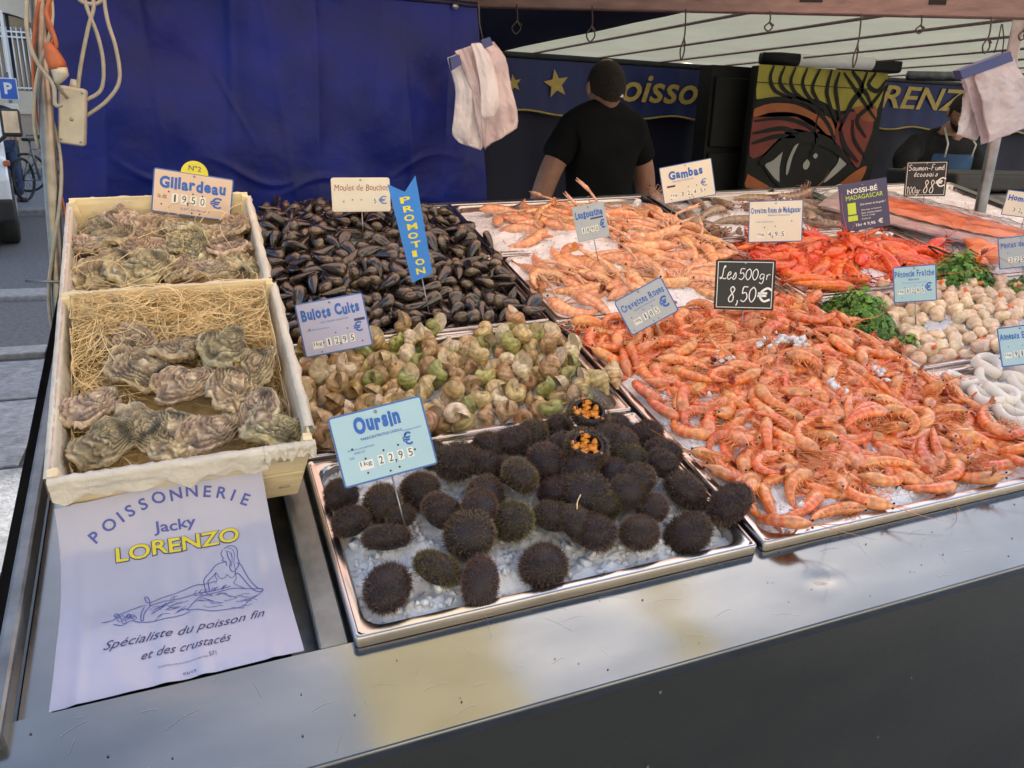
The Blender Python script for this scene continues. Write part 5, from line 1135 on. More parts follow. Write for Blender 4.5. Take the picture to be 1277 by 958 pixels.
(3,1066,1232,8,19,-306,-16),(3,666,661,0,-70,-21,-264),(2,1224,1228,10,5,293,59),(2,1245,994,8,48,62,89),(3,1097,973,32,-40,8,-168),(0,839,998,33,66,-6,148),(1,757,868,15,49,23,45),(2,666,602,3,69,298,-64),(2,1221,845,12,-37,309,18),
(0,964,958,40,-50,25,214),(1,906,945,31,68,4,53),(0,1151,790,12,-287,5,53),(3,1102,736,8,267,42,120),(3,996,1169,30,-13,-20,-37),(2,1148,1111,23,27,-33,-139),(3,1130,1193,14,-152,238,-60),(3,1028,751,18,-267,-10,-78),(2,1126,943,25,-269,-19,100),
(3,660,1112,8,-3,-250,130),(0,1163,963,18,4,288,-97),(3,1030,1053,32,254,-8,-54),(2,824,748,22,278,10,165),(0,764,1091,17,-105,-8,-11),(0,813,920,31,21,292,13),(3,1022,952,34,-304,-27,98),(3,762,922,12,-291,-15,12),(2,1015,1081,33,39,-11,-212),
    ],
    'lango': [
(1,853,1317,-3,-26,-17,194),(1,984,1481,23,-14,14,-53),(1,1056,1666,23,-6,-14,262),(0,752,1509,8,-276,-9,162),(0,1061,1401,6,75,-303,59),(0,921,1611,37,-63,-9,-179),(0,734,1364,-7,24,307,-6),(2,727,1649,9,38,307,79),(1,904,1912,7,302,18,-74),
(2,1172,1413,-8,1,-1,106),(2,1183,1512,1,16,9,-181),(2,834,1817,13,-312,-11,-17),(0,664,1462,-6,-54,-6,146),(2,1187,1757,0,-293,-22,-68),(1,1083,1904,-4,-1,6,236),(2,1029,1797,14,-22,10,22),(0,1161,1634,2,-23,-4,166),(2,1052,1287,-9,6,-309,-44),
(1,830,1436,15,33,-15,161),(0,719,1894,-1,34,-9,154),(0,1120,1518,7,-289,8,-167),(0,894,1721,28,-27,14,228),(2,1164,1851,-6,-9,10,65),(2,671,1571,2,5,-8,118),(1,947,1348,3,-3,309,-12),(2,1179,1306,-14,-4,-1,142),(1,703,1791,0,-301,-13,-21),
(0,801,1452,8,-78,-13,172),(1,873,1700,31,-13,15,230),(2,786,1379,6,302,4,-57),(0,1148,1457,4,-252,6,-182),(0,1120,1770,5,-285,-13,-142),(0,930,1836,16,314,-6,-117),(1,819,1777,22,290,-7,151),(0,848,1923,9,259,-16,128),(2,1200,1559,10,3,2,162),
(1,1121,1925,3,2,38,-109),(2,678,1413,5,-24,-33,287),(1,1064,1600,20,14,-8,185),(0,1198,1859,-5,-155,1,159),(2,1004,1708,27,22,303,-143),(0,1023,1342,2,-22,-4,268),(0,701,1496,0,-290,-4,167),(0,1127,1345,-5,290,1,126),(2,684,1639,12,-290,-48,-114),
(2,690,1290,-16,-2,3,-121),(2,936,1624,46,271,46,-109),(2,978,1521,28,4,-306,2),(1,699,1748,6,19,-13,33),(0,892,1343,1,-17,18,-146),(0,1183,1660,0,294,8,-130),(1,1034,1750,22,81,-279,14),(0,950,1403,15,23,2,120),(1,1052,1579,31,-22,291,14),
(0,1190,1672,16,47,-293,-44),(2,1088,1384,-2,-3,9,-11),
    ],
    'scallop': [
(0,1706,1077,5,43,300,-101),(0,1493,1170,6,-115,134,-172),(0,1605,962,0,271,23,-55),(1,1703,1179,1,-35,-252,53),(1,1735,1071,4,91,4,196),(0,1638,1043,13,-270,37,-40),(0,1765,1131,1,71,-48,166),(2,1442,1080,12,-98,229,28),(0,1345,1107,-3,85,-47,-51),
(1,1645,1206,0,-83,-14,87),(1,1770,1018,-4,-254,-35,128),(0,1573,1028,16,83,2,-292),(0,1453,1124,6,-304,-61,4),(0,1755,993,-5,-16,298,39),(0,1692,1014,3,-33,-11,219),(0,1526,1197,-1,56,-296,50),(2,1706,1139,7,190,83,-24),(0,1636,1110,16,98,314,-57),
(2,1595,1184,6,-62,-8,304),(2,1642,1158,9,32,75,-294),(2,1400,986,-2,35,84,-85),(2,1542,979,6,35,-302,41),(0,1435,1172,1,-45,-1,22),(2,1693,1113,8,68,-54,255),(1,1567,1168,8,256,-4,56),(0,1592,1093,19,76,-39,256),(2,1525,1013,9,302,-52,107),
(2,1347,1007,-8,28,263,77),(2,1451,959,-5,-286,15,-99),(2,1690,959,2,-190,61,-174),(1,1480,1113,12,-222,39,180),(1,1307,1165,-8,-95,308,16),(1,1712,1042,4,8,33,-56),(0,1482,967,-4,-36,-7,234),(1,1301,941,-12,-18,52,311),(2,1374,1012,-1,-66,-12,-100),
(2,1746,1166,1,21,70,-196),(0,1770,1205,-7,-261,9,-40),(0,1402,1206,-5,-67,-309,-26),(2,1511,983,3,68,-18,71),(1,1744,967,-4,211,13,231),(2,1578,1002,7,-37,5,-170),(2,1291,1202,-9,256,-42,-156),(0,1520,1116,13,-45,104,-13),(0,1507,1054,12,-272,10,-175),
(0,1347,948,-11,-283,2,-150),(1,1637,938,-6,-78,-17,313),(0,1346,1204,-8,-298,-30,133),(1,1548,1069,15,55,19,-293),(1,1448,1206,-3,74,14,-236),(0,1266,1116,-11,-18,4,-297),(1,1551,941,-3,-222,76,-90),(2,1741,1114,6,-188,-15,268),(1,1332,1053,-3,-127,71,267),
(0,1491,1208,6,-53,261,152),(2,1556,1206,2,-24,21,-230),(1,1400,1084,2,17,268,-82),(1,1611,1207,0,-24,34,-22),(1,1772,1063,1,9,37,296),(2,1264,948,-9,215,30,148),(2,1264,1194,-10,-51,96,254),(1,1441,988,-2,9,289,-30),(1,1650,989,4,196,103,-121),
(1,1497,942,-7,-267,-35,90),(1,1418,941,-9,22,24,39),(1,1414,1011,1,261,30,-93),(1,1263,1158,-12,68,11,115),(1,1299,1072,-7,249,-26,-58),(1,1420,1126,2,233,-19,180),(0,1722,987,-3,-38,12,-138),(1,1738,1202,-3,57,-2,-220),(0,1673,1178,1,-8,-4,-256),
(0,1765,1094,1,144,132,-148),(1,1674,940,-6,-17,-302,112),(2,1380,1124,-1,-3,-285,65),(0,1588,1147,12,-6,275,39),(1,1266,1011,-13,24,29,-118),(0,1762,946,-6,86,-48,155),(0,1304,972,-10,-18,65,277),(0,1368,1188,-4,37,196,226),(0,1528,1166,8,-293,-16,-31),
(1,1355,1038,-4,18,36,-77),(1,1586,939,0,-134,97,-165),(1,1610,1033,12,3,60,-128),(0,1305,1004,-9,-310,8,-40),(1,1684,1206,-4,24,-272,29),(1,1475,1186,1,-86,303,-46),(1,1383,939,-10,16,31,284),(0,1772,1173,-4,-2,83,-256),(1,1734,1013,-1,85,11,125),
(0,1650,1184,20,-123,-45,-93),(2,1723,1095,16,-180,-224,-11),(1,1621,986,4,-124,250,52),(1,1628,1086,18,0,-131,182),(2,1526,954,-3,-6,-42,-35),(2,1510,1194,20,-146,123,104),(2,1549,1186,19,15,-173,127),(1,1438,1106,16,-108,-62,-47),(2,1675,1147,9,10,281,74),
(2,1541,1139,15,249,-24,-175),(1,1533,1044,15,-92,62,-162),(0,1438,1017,3,223,18,-60),(2,1770,1155,15,-11,-42,-268),(0,1377,963,-4,96,-109,-253),(0,1566,923,14,-12,56,18),(1,1706,938,-5,-38,76,182),(1,1575,1069,16,11,33,-28),(0,1655,959,0,61,312,92),
(2,1471,938,4,-221,13,-92),(2,1319,1191,-6,-167,-38,217),(2,1571,965,2,44,297,-128),(1,1497,1028,8,14,41,-216),(0,1494,1083,16,84,-33,-202),(2,1760,1193,13,-62,51,202),(2,1436,1145,16,304,126,-7),(1,1275,980,-10,-78,122,233),(2,1352,977,-6,91,-96,39),
(2,1564,1122,18,104,-94,141),(1,1465,1205,20,-58,65,184),(2,1368,1080,-2,0,78,66),(0,1338,1158,-9,-286,-20,-27),(0,1400,928,12,-32,-16,-119),(2,1613,1161,13,-5,-216,-182),(2,1626,1185,10,108,15,190),(1,1710,1206,-1,28,-122,304),(0,1388,1171,1,100,9,76),
(2,1608,932,13,170,-25,-120),(0,1301,1105,-6,82,-42,-156),(1,1735,1140,3,-215,-20,88),(0,1753,1072,20,245,-35,-105),(1,1679,1077,12,51,-89,-35),(1,1479,1057,11,-75,-49,84),(1,1780,1112,12,-159,129,-75),(2,1520,1236,13,-8,-280,-56),(2,1301,1138,-8,25,63,-56),
(2,1292,953,7,33,-213,137),(1,1480,997,2,85,6,12),(0,1542,1098,18,96,7,170),(0,1720,1161,13,164,-1,-156),(1,1775,972,0,107,244,70),(1,1464,1150,8,-124,116,57),(2,1608,1062,16,59,-35,-125),(2,1326,1084,-6,2,-298,-16),(0,1671,1035,8,-41,283,75),
(0,1462,1264,4,30,-114,-219),(0,1586,1212,12,260,54,145),(0,1323,1025,-4,-188,61,-164),(1,1772,1038,14,19,293,-99),(2,1456,1174,16,-187,-82,162),(0,1607,1122,15,-10,72,123),
    ],
    'red': [
(0,1363,1279,2,25,31,212),(2,1387,1477,10,-38,13,88),(1,1618,1486,10,-24,16,108),(0,1339,1381,5,-22,8,-222),(1,1572,1416,20,-276,-1,20),(1,1669,1374,9,32,-296,-118),(0,1266,1435,-2,-46,-7,-144),(0,1297,1519,-6,-31,-16,-156),(2,1266,1314,-3,-49,-24,-168),
(1,1718,1308,-4,-7,-10,120),(2,1506,1514,7,-30,12,74),(1,1746,1531,-10,-11,-1,214),(1,1444,1309,5,4,-290,-161),(1,1590,1262,8,-307,29,129),(0,1756,1417,5,41,-3,-35),(0,1484,1405,24,31,308,115),(0,1610,1525,14,-30,-40,-42),(2,1625,1289,8,23,-4,225),
(1,1633,1382,14,31,-295,-132),(2,1441,1553,-2,33,-299,47),(2,1241,1385,12,-2,-7,-82),(0,1413,1328,10,264,-6,79),(0,1324,1528,2,-41,312,-99),(2,1779,1377,7,-22,41,-285),(1,1529,1385,25,-8,36,-157),(2,1400,1421,14,-19,14,-287),(0,1280,1267,4,145,-273,-12),
(0,1534,1320,13,-60,314,-43),(1,1742,1485,0,-14,312,-113),(1,1750,1274,14,155,-6,-147),(2,1327,1464,8,12,-6,-5),(0,1280,1236,10,32,-314,-30),(0,1658,1451,10,-21,-17,-308),(1,1287,1563,15,8,294,93),(0,1372,1364,11,21,-13,52),(0,1632,1322,6,-123,-4,-49),
(1,1642,1538,-1,59,-301,-24),(1,1529,1300,20,-36,-68,138),(0,1538,1562,3,19,23,-32),(1,1387,1531,0,280,-4,-6),(2,1288,1353,-4,-288,-2,-58),(2,1767,1296,4,87,73,141),(2,1452,1421,23,-20,-1,26),(1,1744,1361,9,-133,-38,233),
    ],
    'raw': [
(0,1739,1840,-14,-45,6,184),(0,1391,1718,-7,-57,3,261),(0,1642,1648,-3,280,-7,-77),(1,1510,1777,0,-19,-10,-137),(1,1649,1738,-8,-11,2,74),(0,1580,1908,-13,-42,3,248),(0,1750,1710,-14,-270,4,-79),(0,1280,1671,-4,305,28,60),(2,1368,1899,-6,296,33,-89),
(1,1441,1643,-4,28,30,84),(1,1282,1797,-12,-34,-1,95),(1,1741,1919,-8,-129,276,-18),(2,1535,1658,-7,-16,12,-138),(2,1274,1724,-13,-35,-11,-253),(2,1279,1629,-6,260,57,96),(0,1690,1787,-8,-70,-2,-100),(0,1360,1797,-8,-48,-1,-286),(2,1745,1647,-12,28,12,30),
(1,1448,1885,-10,-292,7,165),(1,1269,1903,-5,11,38,-129),
    ],
}
# ================================================================== the sea food
def unpack(g):
    cx, cy, sx, sy = SHRINK.get(g, (0, 0, 1, 1))
    return [(k, cx + (x / 1e3 - cx) * sx, cy + (y / 1e3 - cy) * sy, z / 1e3, a / 100, b_ / 100, c_ / 100) for k, x, y, z, a, b_, c_ in PILES[g]]
SHRINK = {'prawn': (.94, .91, .955, .95), 'lango': (.945, 1.575, .93, .90), 'red': (1.50, 1.41, .93, .84), 'mussel': (.367, 1.58, .97, .975), 'whelk': (.36, 1.08, .97, .94), 'scallop': (1.53, 1.07, .98, .95)}
def beneath(name, label, cat, protos, n, inside, z0, seed, m, L_):
    """the lower layer of a heap, too hidden to pick apart: one joined mesh"""
    rr = random.Random(seed); mb = MB()
    for i in range(n):
        x, y = inside(rr); me = rr.choice(protos)[0]
        q = T(x, y, ice_h(z0, x, y) + rr.uniform(-.002, .008)) @ Rz(rr.uniform(0, 6.28)) @ Rx(rr.uniform(-.3, .3) + (PI if rr.random() < .5 else 0)) @ Ry(rr.uniform(-.2, .2))
        mb.add([q @ v.co for v in me.vertices], [tuple(f.vertices) for f in me.polygons], 0, [tuple(c_.color)[:3] for c_ in me.color_attributes['Col'].data])
    o = link(name, mb.mesh(name, [M[m]], colors=True), None, CF.copy(), 'stuff'); tag(o, label, cat)
def place(x, y, z, ex, ey, ez):
    from mathutils import Euler
    return CF @ Matrix.LocRotScale(Vector((x, y, z)), Euler((ex, ey, ez)), Vector((1, 1, 1)))
def crust_proto(name, style, L, curls, legs, fat=.085, claws=False, whisk=.8, seed0=0, nvar=2):
    """one prototype thing per shape; each is the body mesh with its tail fan, legs and two eyes as parts"""
    pr = []
    for i, c_ in enumerate(curls):
        body, tail, lg, ey = crust_meshes(style, L, c_, fat, seed0 + i, claws, legs, whisk=whisk)
        pr.append((body, tail, lg, ey))
    return pr
def crust_copy(name, pr, mtx, label, cat, group, detail=True):
    body, tail, lg, ey = pr
    o = link(name, body, None, mtx); tag(o, label, cat, group)
    link('tail_fan', tail, o)
    link('legs', lg, o, None, 'stuff')
    if detail:
        for e in ey: link('eye', e, o)
    return o
def prawn_label(k, x, y):
    c_ = ('straight', 'slightly bent', 'curled', 'tightly curled')[k]
    if y < .70: w = 'along the front edge'
    elif y < .86: w = 'in the front half'
    elif y > 1.10: w = 'at the back under the chalkboard'
    elif x < .80: w = 'by the left edge beside the whelks'
    else: w = 'in the middle'
    if x > 1.10 and y < 1.1: w = 'towards the squid rings'
    return c_ + ' cooked pink prawn ' + w + ' of the largest tray'
PC = [.8, 1.5, 2.2, 2.9]
pr = crust_proto('cooked_prawn', 'pink', .100, PC, 'legs_orange', fat=.112)
for k, *p in unpack('prawn'):
    mt = place(*p)
    if p[1] > .60: _lb = prawn_label(k, p[0], p[1]); crust_copy('cooked_prawn', pr[k], mt, _lb, 'prawn', 'cooked pink prawns in the largest tray, ' + _lb.split('prawn ')[1])
def ins_p(rr):
    while True:
        u, v = rr.random(), rr.random()
        if v < .13 or (u < .15 and .30 < v < .70) or u < .06 or u > .95 or v > .93: continue
        return lerp(.64, 1.215, u), lerp(.60, 1.225, v)
beneath('prawns_beneath', 'lower layer of cooked pink prawns lying on the ice', 'prawns', pr, 330, ins_p, 'prawn', 3, 'prawn', .1)
pr = crust_proto('langoustine', 'lango', .15, [.5, 1.2, 2.2], 'legs_pale', fat=.098, claws=True, whisk=.5)
beneath('langoustines_beneath', 'lower layer of langoustines lying on the ice', 'langoustines', pr, 60, lambda rr: (rr.uniform(.74, 1.17), rr.uniform(1.31, 1.88)), 'lango_front', 4, 'prawn', .1)
for k, *p in unpack('lango'):
    if p[1] > 1.87 or (p[0] < .74 and p[1] > 1.52): continue
    _w = ('in front of' if p[1] < 1.42 else 'behind') + ' the small grey sign' + (' to its left' if p[0] < .80 else ' to its right' if p[0] > .98 else '')
    _c = ('straight', 'bent', 'curled')[k]
    crust_copy('langoustine', pr[k], place(*p), _c + ' pale orange langoustine lying ' + _w, 'langoustine', _c + ' langoustines ' + _w, True)
pr = crust_proto('red_prawn', 'red', .15, [.7, 1.3, 2.0], 'legs_red', fat=.105, whisk=.9)
beneath('red_prawns_beneath', 'lower layer of bright red prawns', 'prawns', pr, 42, lambda rr: (rr.uniform(1.31, 1.68), rr.uniform(1.30, 1.52)), 'red', 5, 'prawn', .1)
for k, *p in unpack('red'):
    _w = 'left of the dark violet card' if p[0] < 1.46 else 'in front of the dark violet card' if p[0] < 1.66 else 'right of the dark violet card'
    crust_copy('red_prawn', pr[k], place(*p), ('straight', 'bent', 'curled')[k] + ' bright red whiskered prawn ' + _w, 'prawn', ('straight', 'bent', 'curled')[k] + ' bright red prawns ' + _w)
pr = crust_proto('raw_prawn', 'raw', .14, [.5, 1.0, 1.6], 'legs_grey', fat=.11, whisk=.5)
for k, *p in unpack('raw'):
    crust_copy('raw_prawn', pr[k], place(*p), 'grey brown raw prawn in the tray furthest back', 'prawn', 'grey raw prawns in the back tray')
# mussels
mm = [mussel_mesh(i, L=.057) for i in range(3)]
stuffm = MB()
for i, (k, *p) in enumerate(unpack('mussel')):
    mt = place(*p)
    if i < 300:
        o = link('mussel', mm[k], None, mt); _w = 'at the back of the heap by the blue tarpaulin' if p[1] > 1.72 else 'in front by the whelks' if p[1] < 1.38 else 'left of the blue pennant' if p[0] < .34 else 'right of the blue pennant' if p[0] > .44 else 'just behind the blue pennant' if p[1] > 1.5 else 'just before the blue pennant'
        tag(o, 'black brown mussel ' + _w, 'mussel', 'mussels ' + _w)
    else:
        me = mm[k]; loc = CF.inverted() @ mt
        stuffm.add([loc @ v.co for v in me.vertices], [tuple(q.vertices) for q in me.polygons], 0, [tuple(c_.color)[:3] for c_ in me.color_attributes['Col'].data])
_im = CF.inverted(); _r3 = random.Random(77)
for i in range(170):
    x, y = _r3.uniform(.15, .585), _r3.uniform(1.29, 1.89); me = mm[i % 3]
    loc = T(x, y, ice_h('mussel_front', x, y) - .004 + _r3.uniform(-.004, .006)) @ Rz(_r3.uniform(0, 6)) @ Rx(_r3.uniform(-1, 1)) @ Ry(_r3.uniform(-.4, .4))
    stuffm.add([loc @ v.co for v in me.vertices], [tuple(q.vertices) for q in me.polygons], 0, [tuple(c_.color)[:3] for c_ in me.color_attributes['Col'].data])
o = link('mussels_beneath', stuffm.mesh('mussels_beneath', [M['mussel']], colors=True), None, CF.copy(), 'stuff'); tag(o, 'dark mussels filling the lower part of the mussel heap', 'mussels')
# whelks
wm = [[whelk_mesh(i, L=.060, tone=t) for t in range(4)] for i in range(3)]
rw_ = random.Random(9)
for i, (k, *p) in enumerate(unpack('whelk')):
    t = rw_.choices([0, 1, 2, 3], [5, 3, 3, 3])[0]
    o = link('whelk', wm[k][t], None, place(*p))
    _w = 'beside the two left price signs' if p[0] < .27 else 'at the right end of its tray' if p[0] > .52 else 'by the mussels' if p[1] > 1.13 else 'next to the sea urchins' if p[1] < 1.01 else 'in the middle of its tray'
    _t = ['tan', 'brown', 'olive green', 'pale cream'][t]
    tag(o, _t + ' spiral whelk ' + _w, 'whelk', _t + ' whelks ' + _w)
# scallops
sm_ = [scallop_mesh(i) for i in range(3)]
for i, (k, *p) in enumerate(unpack('scallop')):
    o = link('scallop_meat', sm_[k], None, place(*p)); _w = 'along the front edge of its tray' if p[1] < 1.0 else 'around the left parsley bunch' if p[0] < 1.38 else 'below the big parsley bunch' if p[1] > 1.13 else 'towards the right edge' if p[0] > 1.6 else 'in the middle of its heap'
    tag(o, 'round cream scallop ' + _w, 'scallop', 'scallops ' + _w)
    if i % 3 == 0:
        mb = MB(); mb.ball((.013, .003, .003), .0075, 8, 6, sq=(1.5, .7, .6), jit=.5, seed=i); link('coral', mb.mesh('coral', [M['coral']]), o)
# sea urchins
URCH = [[0.1576, 0.6421, 0.0314], [0.2183, 0.6505, 0.0282], [0.2601, 0.6206, 0.0242], [0.2674, 0.6844, 0.0322], [0.3435, 0.6302, 0.0318], [0.4204, 0.6553, 0.0303], [0.4778, 0.6404, 0.0287], [0.5463, 0.6318, 0.0327], [0.6235, 0.6551, 0.0333], [0.5843, 0.7016, 0.0346], [0.5123, 0.7215, 0.0328], [0.4356, 0.7164, 0.0328], [0.3271, 0.6946, 0.029], [0.3806, 0.6904, 0.0275], [0.361, 0.7581, 0.0275], [0.2506, 0.737, 0.0273], [0.175, 0.7171, 0.0255], [0.1404, 0.7574, 0.0251], [0.1832, 0.7755, 0.0276], [0.236, 0.791, 0.0283], [0.2972, 0.8228, 0.0337], [0.3604, 0.8504, 0.0293], [0.3106, 0.748, 0.0269], [0.4111, 0.7862, 0.0296], [0.4634, 0.7739, 0.0299], [0.4265, 0.8746, 0.0292], [0.5108, 0.8636, 0.0322], [0.4548, 0.8294, 0.0252], [0.534, 0.8084, 0.0314], [0.593, 0.8357, 0.0302], [0.5955, 0.7818, 0.0282], [0.5561, 0.863, 0.0267], [0.4956, 0.75, 0.0243], [0.5171, 0.6764, 0.0235], [0.1411, 0.8208, 0.0231], [0.3569, 0.7972, 0.0239], [0.401, 0.7365, 0.0211], [0.4808, 0.8869, 0.0239], [0.5412, 0.7761, 0.0252], [0.4549, 0.699, 0.0253], [0.2002, 0.7466, 0.0201]]
URCH += [[.385, .845, .026], [.33, .80, .024], [.275, .865, .024], [.52, .82, .025], [.57, .745, .026], [.49, .70, .024], [.445, .75, .025], [.40, .665, .023], [.29, .715, .023]]
def spines_mesh(R, seed, tint, n=1900, cut=None):
    rr = random.Random(seed); mb = MB()
    for i in range(n):
        z = 1 - 2 * (i + .5) / n; ph = i * 2.39996 + rr.uniform(-.25, .25); s = math.sqrt(max(0, 1 - z * z))
        d = Vector((s * math.cos(ph), s * math.sin(ph), z))
        if cut and d.z > cut: continue
        if d.z < -.75: continue
        b_ = Vector((d.x * R * .95, d.y * R * .95, d.z * R * .74 - R * .10 * math.exp(-(1 - d.z) * 14)))
        jd = (Vector((d.x, d.y, d.z * 1.2)) + Vector((rr.gauss(0, .42), rr.gauss(0, .42), rr.gauss(0, .42)))).normalized()
        ln = R * rr.uniform(.09, .25)
        o1 = jd.orthogonal().normalized() * R * .016; o2 = jd.cross(o1)
        t = b_ + jd * ln
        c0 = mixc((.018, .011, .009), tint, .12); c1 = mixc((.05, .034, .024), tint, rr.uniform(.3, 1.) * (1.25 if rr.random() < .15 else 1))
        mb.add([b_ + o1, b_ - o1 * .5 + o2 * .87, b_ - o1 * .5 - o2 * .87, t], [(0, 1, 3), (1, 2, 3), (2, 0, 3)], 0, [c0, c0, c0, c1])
    return mb.mesh('spines', [M['spine']], False, True)
tints = [(.34, .21, .13), (.42, .30, .15), (.30, .17, .12), (.50, .43, .15)]
spm = [spines_mesh(.030, i, tints[i]) for i in range(4)]
mb = MB(); mb.ball((0, 0, 0), .0287, 20, 12, sq=(1, 1, .76)); um = mb.mesh('urchin_body', [M['urchin']])
spo = spines_mesh(.030, 8, tints[0], cut=.58)
def bowl_mesh():
    mb = MB(); R = .0245
    prof = [(0.0, -.70), (.5, -.62), (.85, -.35), (1., 0), (.93, .30), (.78, .44), (.72, .42), (.80, .1), (.6, -.3), (0, -.45)]
    n = 24; vs = []
    for r, z in prof:
        for k in range(n): vs.append((R * r * math.cos(2 * PI * k / n) * (1 + .03 * math.sin(k * 3.3)), R * r * math.sin(2 * PI * k / n), R * z))
    mb.add(vs, [(j * n + k, j * n + (k + 1) % n, (j + 1) * n + (k + 1) % n, (j + 1) * n + k) for j in range(len(prof) - 1) for k in range(n)])
    return mb.mesh('open_shell', [M['urchin']])
ub = bowl_mesh()
def roe_mesh():
    mb = MB()
    rr = random.Random(4)
    for k in range(5):
        a = k * 2 * PI / 5 + .3 + rr.uniform(-.25, .25)
        for j in range(rr.choice((5, 6, 7))):
            r = .003 + .0026 * j + rr.uniform(-.001, .001); aa = a + rr.uniform(-.28, .28); mb.ball((r * math.cos(aa), r * math.sin(aa), -.002 + .0012 * j), rr.uniform(.0024, .0040), 7, 5, jit=1.0, seed=k * 7 + j, sq=(1.2, 1.0, .7))
    return mb.mesh('roe', [M['roe']])
rm = roe_mesh()
ru = random.Random(21)
ULAB = {3: 'large brown green sea urchin in the front middle with a hollow crown', 9: 'broad dark sea urchin left of the one overhanging the edge', 10: 'greenish sea urchin in the middle of the right half', 11: 'big brown sea urchin just below the opened middle one', 13: 'brown sea urchin right of the pale olive one',
        14: 'hairy brown sea urchin above the pale olive one', 15: 'dark sea urchin in the middle left of the heap', 19: 'dark sea urchin at the lower right corner of the price sign', 20: 'large dark sea urchin right beside the price sign', 21: 'flat dark sea urchin at the back, right of the price sign', 25: 'dark sea urchin at the very back beside the whelks',
        28: 'dark sea urchin below right of the back opened one', 29: 'black sea urchin in the back right corner of the tray', 30: 'sea urchin against the right edge of the tray, upper one', 31: 'sea urchin at the very back next to the opened one', 22: 'small sea urchin squeezed between the middle ones at the right', 33: 'small sea urchin behind the front right pair', 0: 'dark oval sea urchin alone at the front left of the ice', 1: 'olive bristly sea urchin at the front, right of the lone one', 2: 'small wide sea urchin at the very front beside the olive one', 4: 'large black sea urchin nearest the middle of the tray front',
        8: 'round black sea urchin overhanging the right edge of its tray', 7: 'plump dark sea urchin at the front right corner of the ice', 6: 'sea urchin with a dimpled crown beside the front right corner', 12: 'pale olive spiny sea urchin in the middle of the heap', 5: 'dark sea urchin with a pale strand of seaweed on it',
        34: 'sea urchin half hidden under the left of the price sign', 18: 'greenish brown sea urchin just below the price sign', 17: 'dark sea urchin at the left end below the price sign', 16: 'broken edged sea urchin in the left group on the ice'}
OLIVE = {1: 3, 12: 3, 14: 1, 18: 1, 11: 1, 3: 1, 38: 3, 39: 3, 20: 1, 25: 1, 13: 1}
for i, (x, y, r) in enumerate(URCH):
    opened = i in (26, 24)
    hid = min(.020, .3 * sum(1 for j, q in enumerate(URCH) if j < i and (q[0] - x) ** 2 + (q[1] - y) ** 2 < .003) * .012)
    r = min(r, .0315)
    back = (y - .64) * .05
    cl = sum(1 for j, q in enumerate(URCH) if j != i and (q[0] - x) ** 2 + (q[1] - y) ** 2 < .0042)
    z = ice_h('urchin', x, y) + r * .55 + .003 * min(4, cl) + (.014 * bump2(x, y, .44, .77, .16, .09) if cl > 1 else 0) + (.012 if i in (8, 20, 14) or i > 40 else .026 if opened else 0)
    s = r / .030 * ru.uniform(.94, 1.06)
    rot = Rz(ru.uniform(0, 6.3)) @ Rx(ru.uniform(-.8, .8)) @ Ry(ru.uniform(-.7, .7)) @ Matrix.Diagonal((ru.uniform(.96, 1.12), ru.uniform(.88, 1.02), ru.uniform(.9, 1.05), 1)) if not opened else Rx(.30)
    if i in (0, 2, 16): rot = rot @ Matrix.Diagonal((1.15, .9, .85, 1))
    o = link('sea_urchin', ub if opened else um, None, CF @ T(x, y, z) @ rot @ Matrix.Scale(s, 4))
    lab = ULAB.get(i, 'small dark bristly sea urchin pressed between larger ones in the heap')
    if i == 26: lab = 'opened sea urchin with orange roe at the back of the tray'
    if i == 24: lab = 'opened sea urchin with orange roe in the middle of the heap'
    tag(o, lab, 'sea urchin', 'sea urchins heaped on ice')
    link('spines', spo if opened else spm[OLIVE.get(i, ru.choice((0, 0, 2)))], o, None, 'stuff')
    if opened: link('roe', rm, o, T(0, 0, .003) @ Matrix.Scale(1.2, 4))
mb = MB(); mb.tube(smooth_path([(.404, .636, .020), (.398, .655, .035), (.403, .675, .047), (.415, .690, .048)]), .0008, 5)
tag(link('seaweed_strand', mb.mesh('seaweed_strand', [M['straw']]), None, CF.copy()), 'thin pale strand of seaweed curling up by a front sea urchin', 'seaweed')
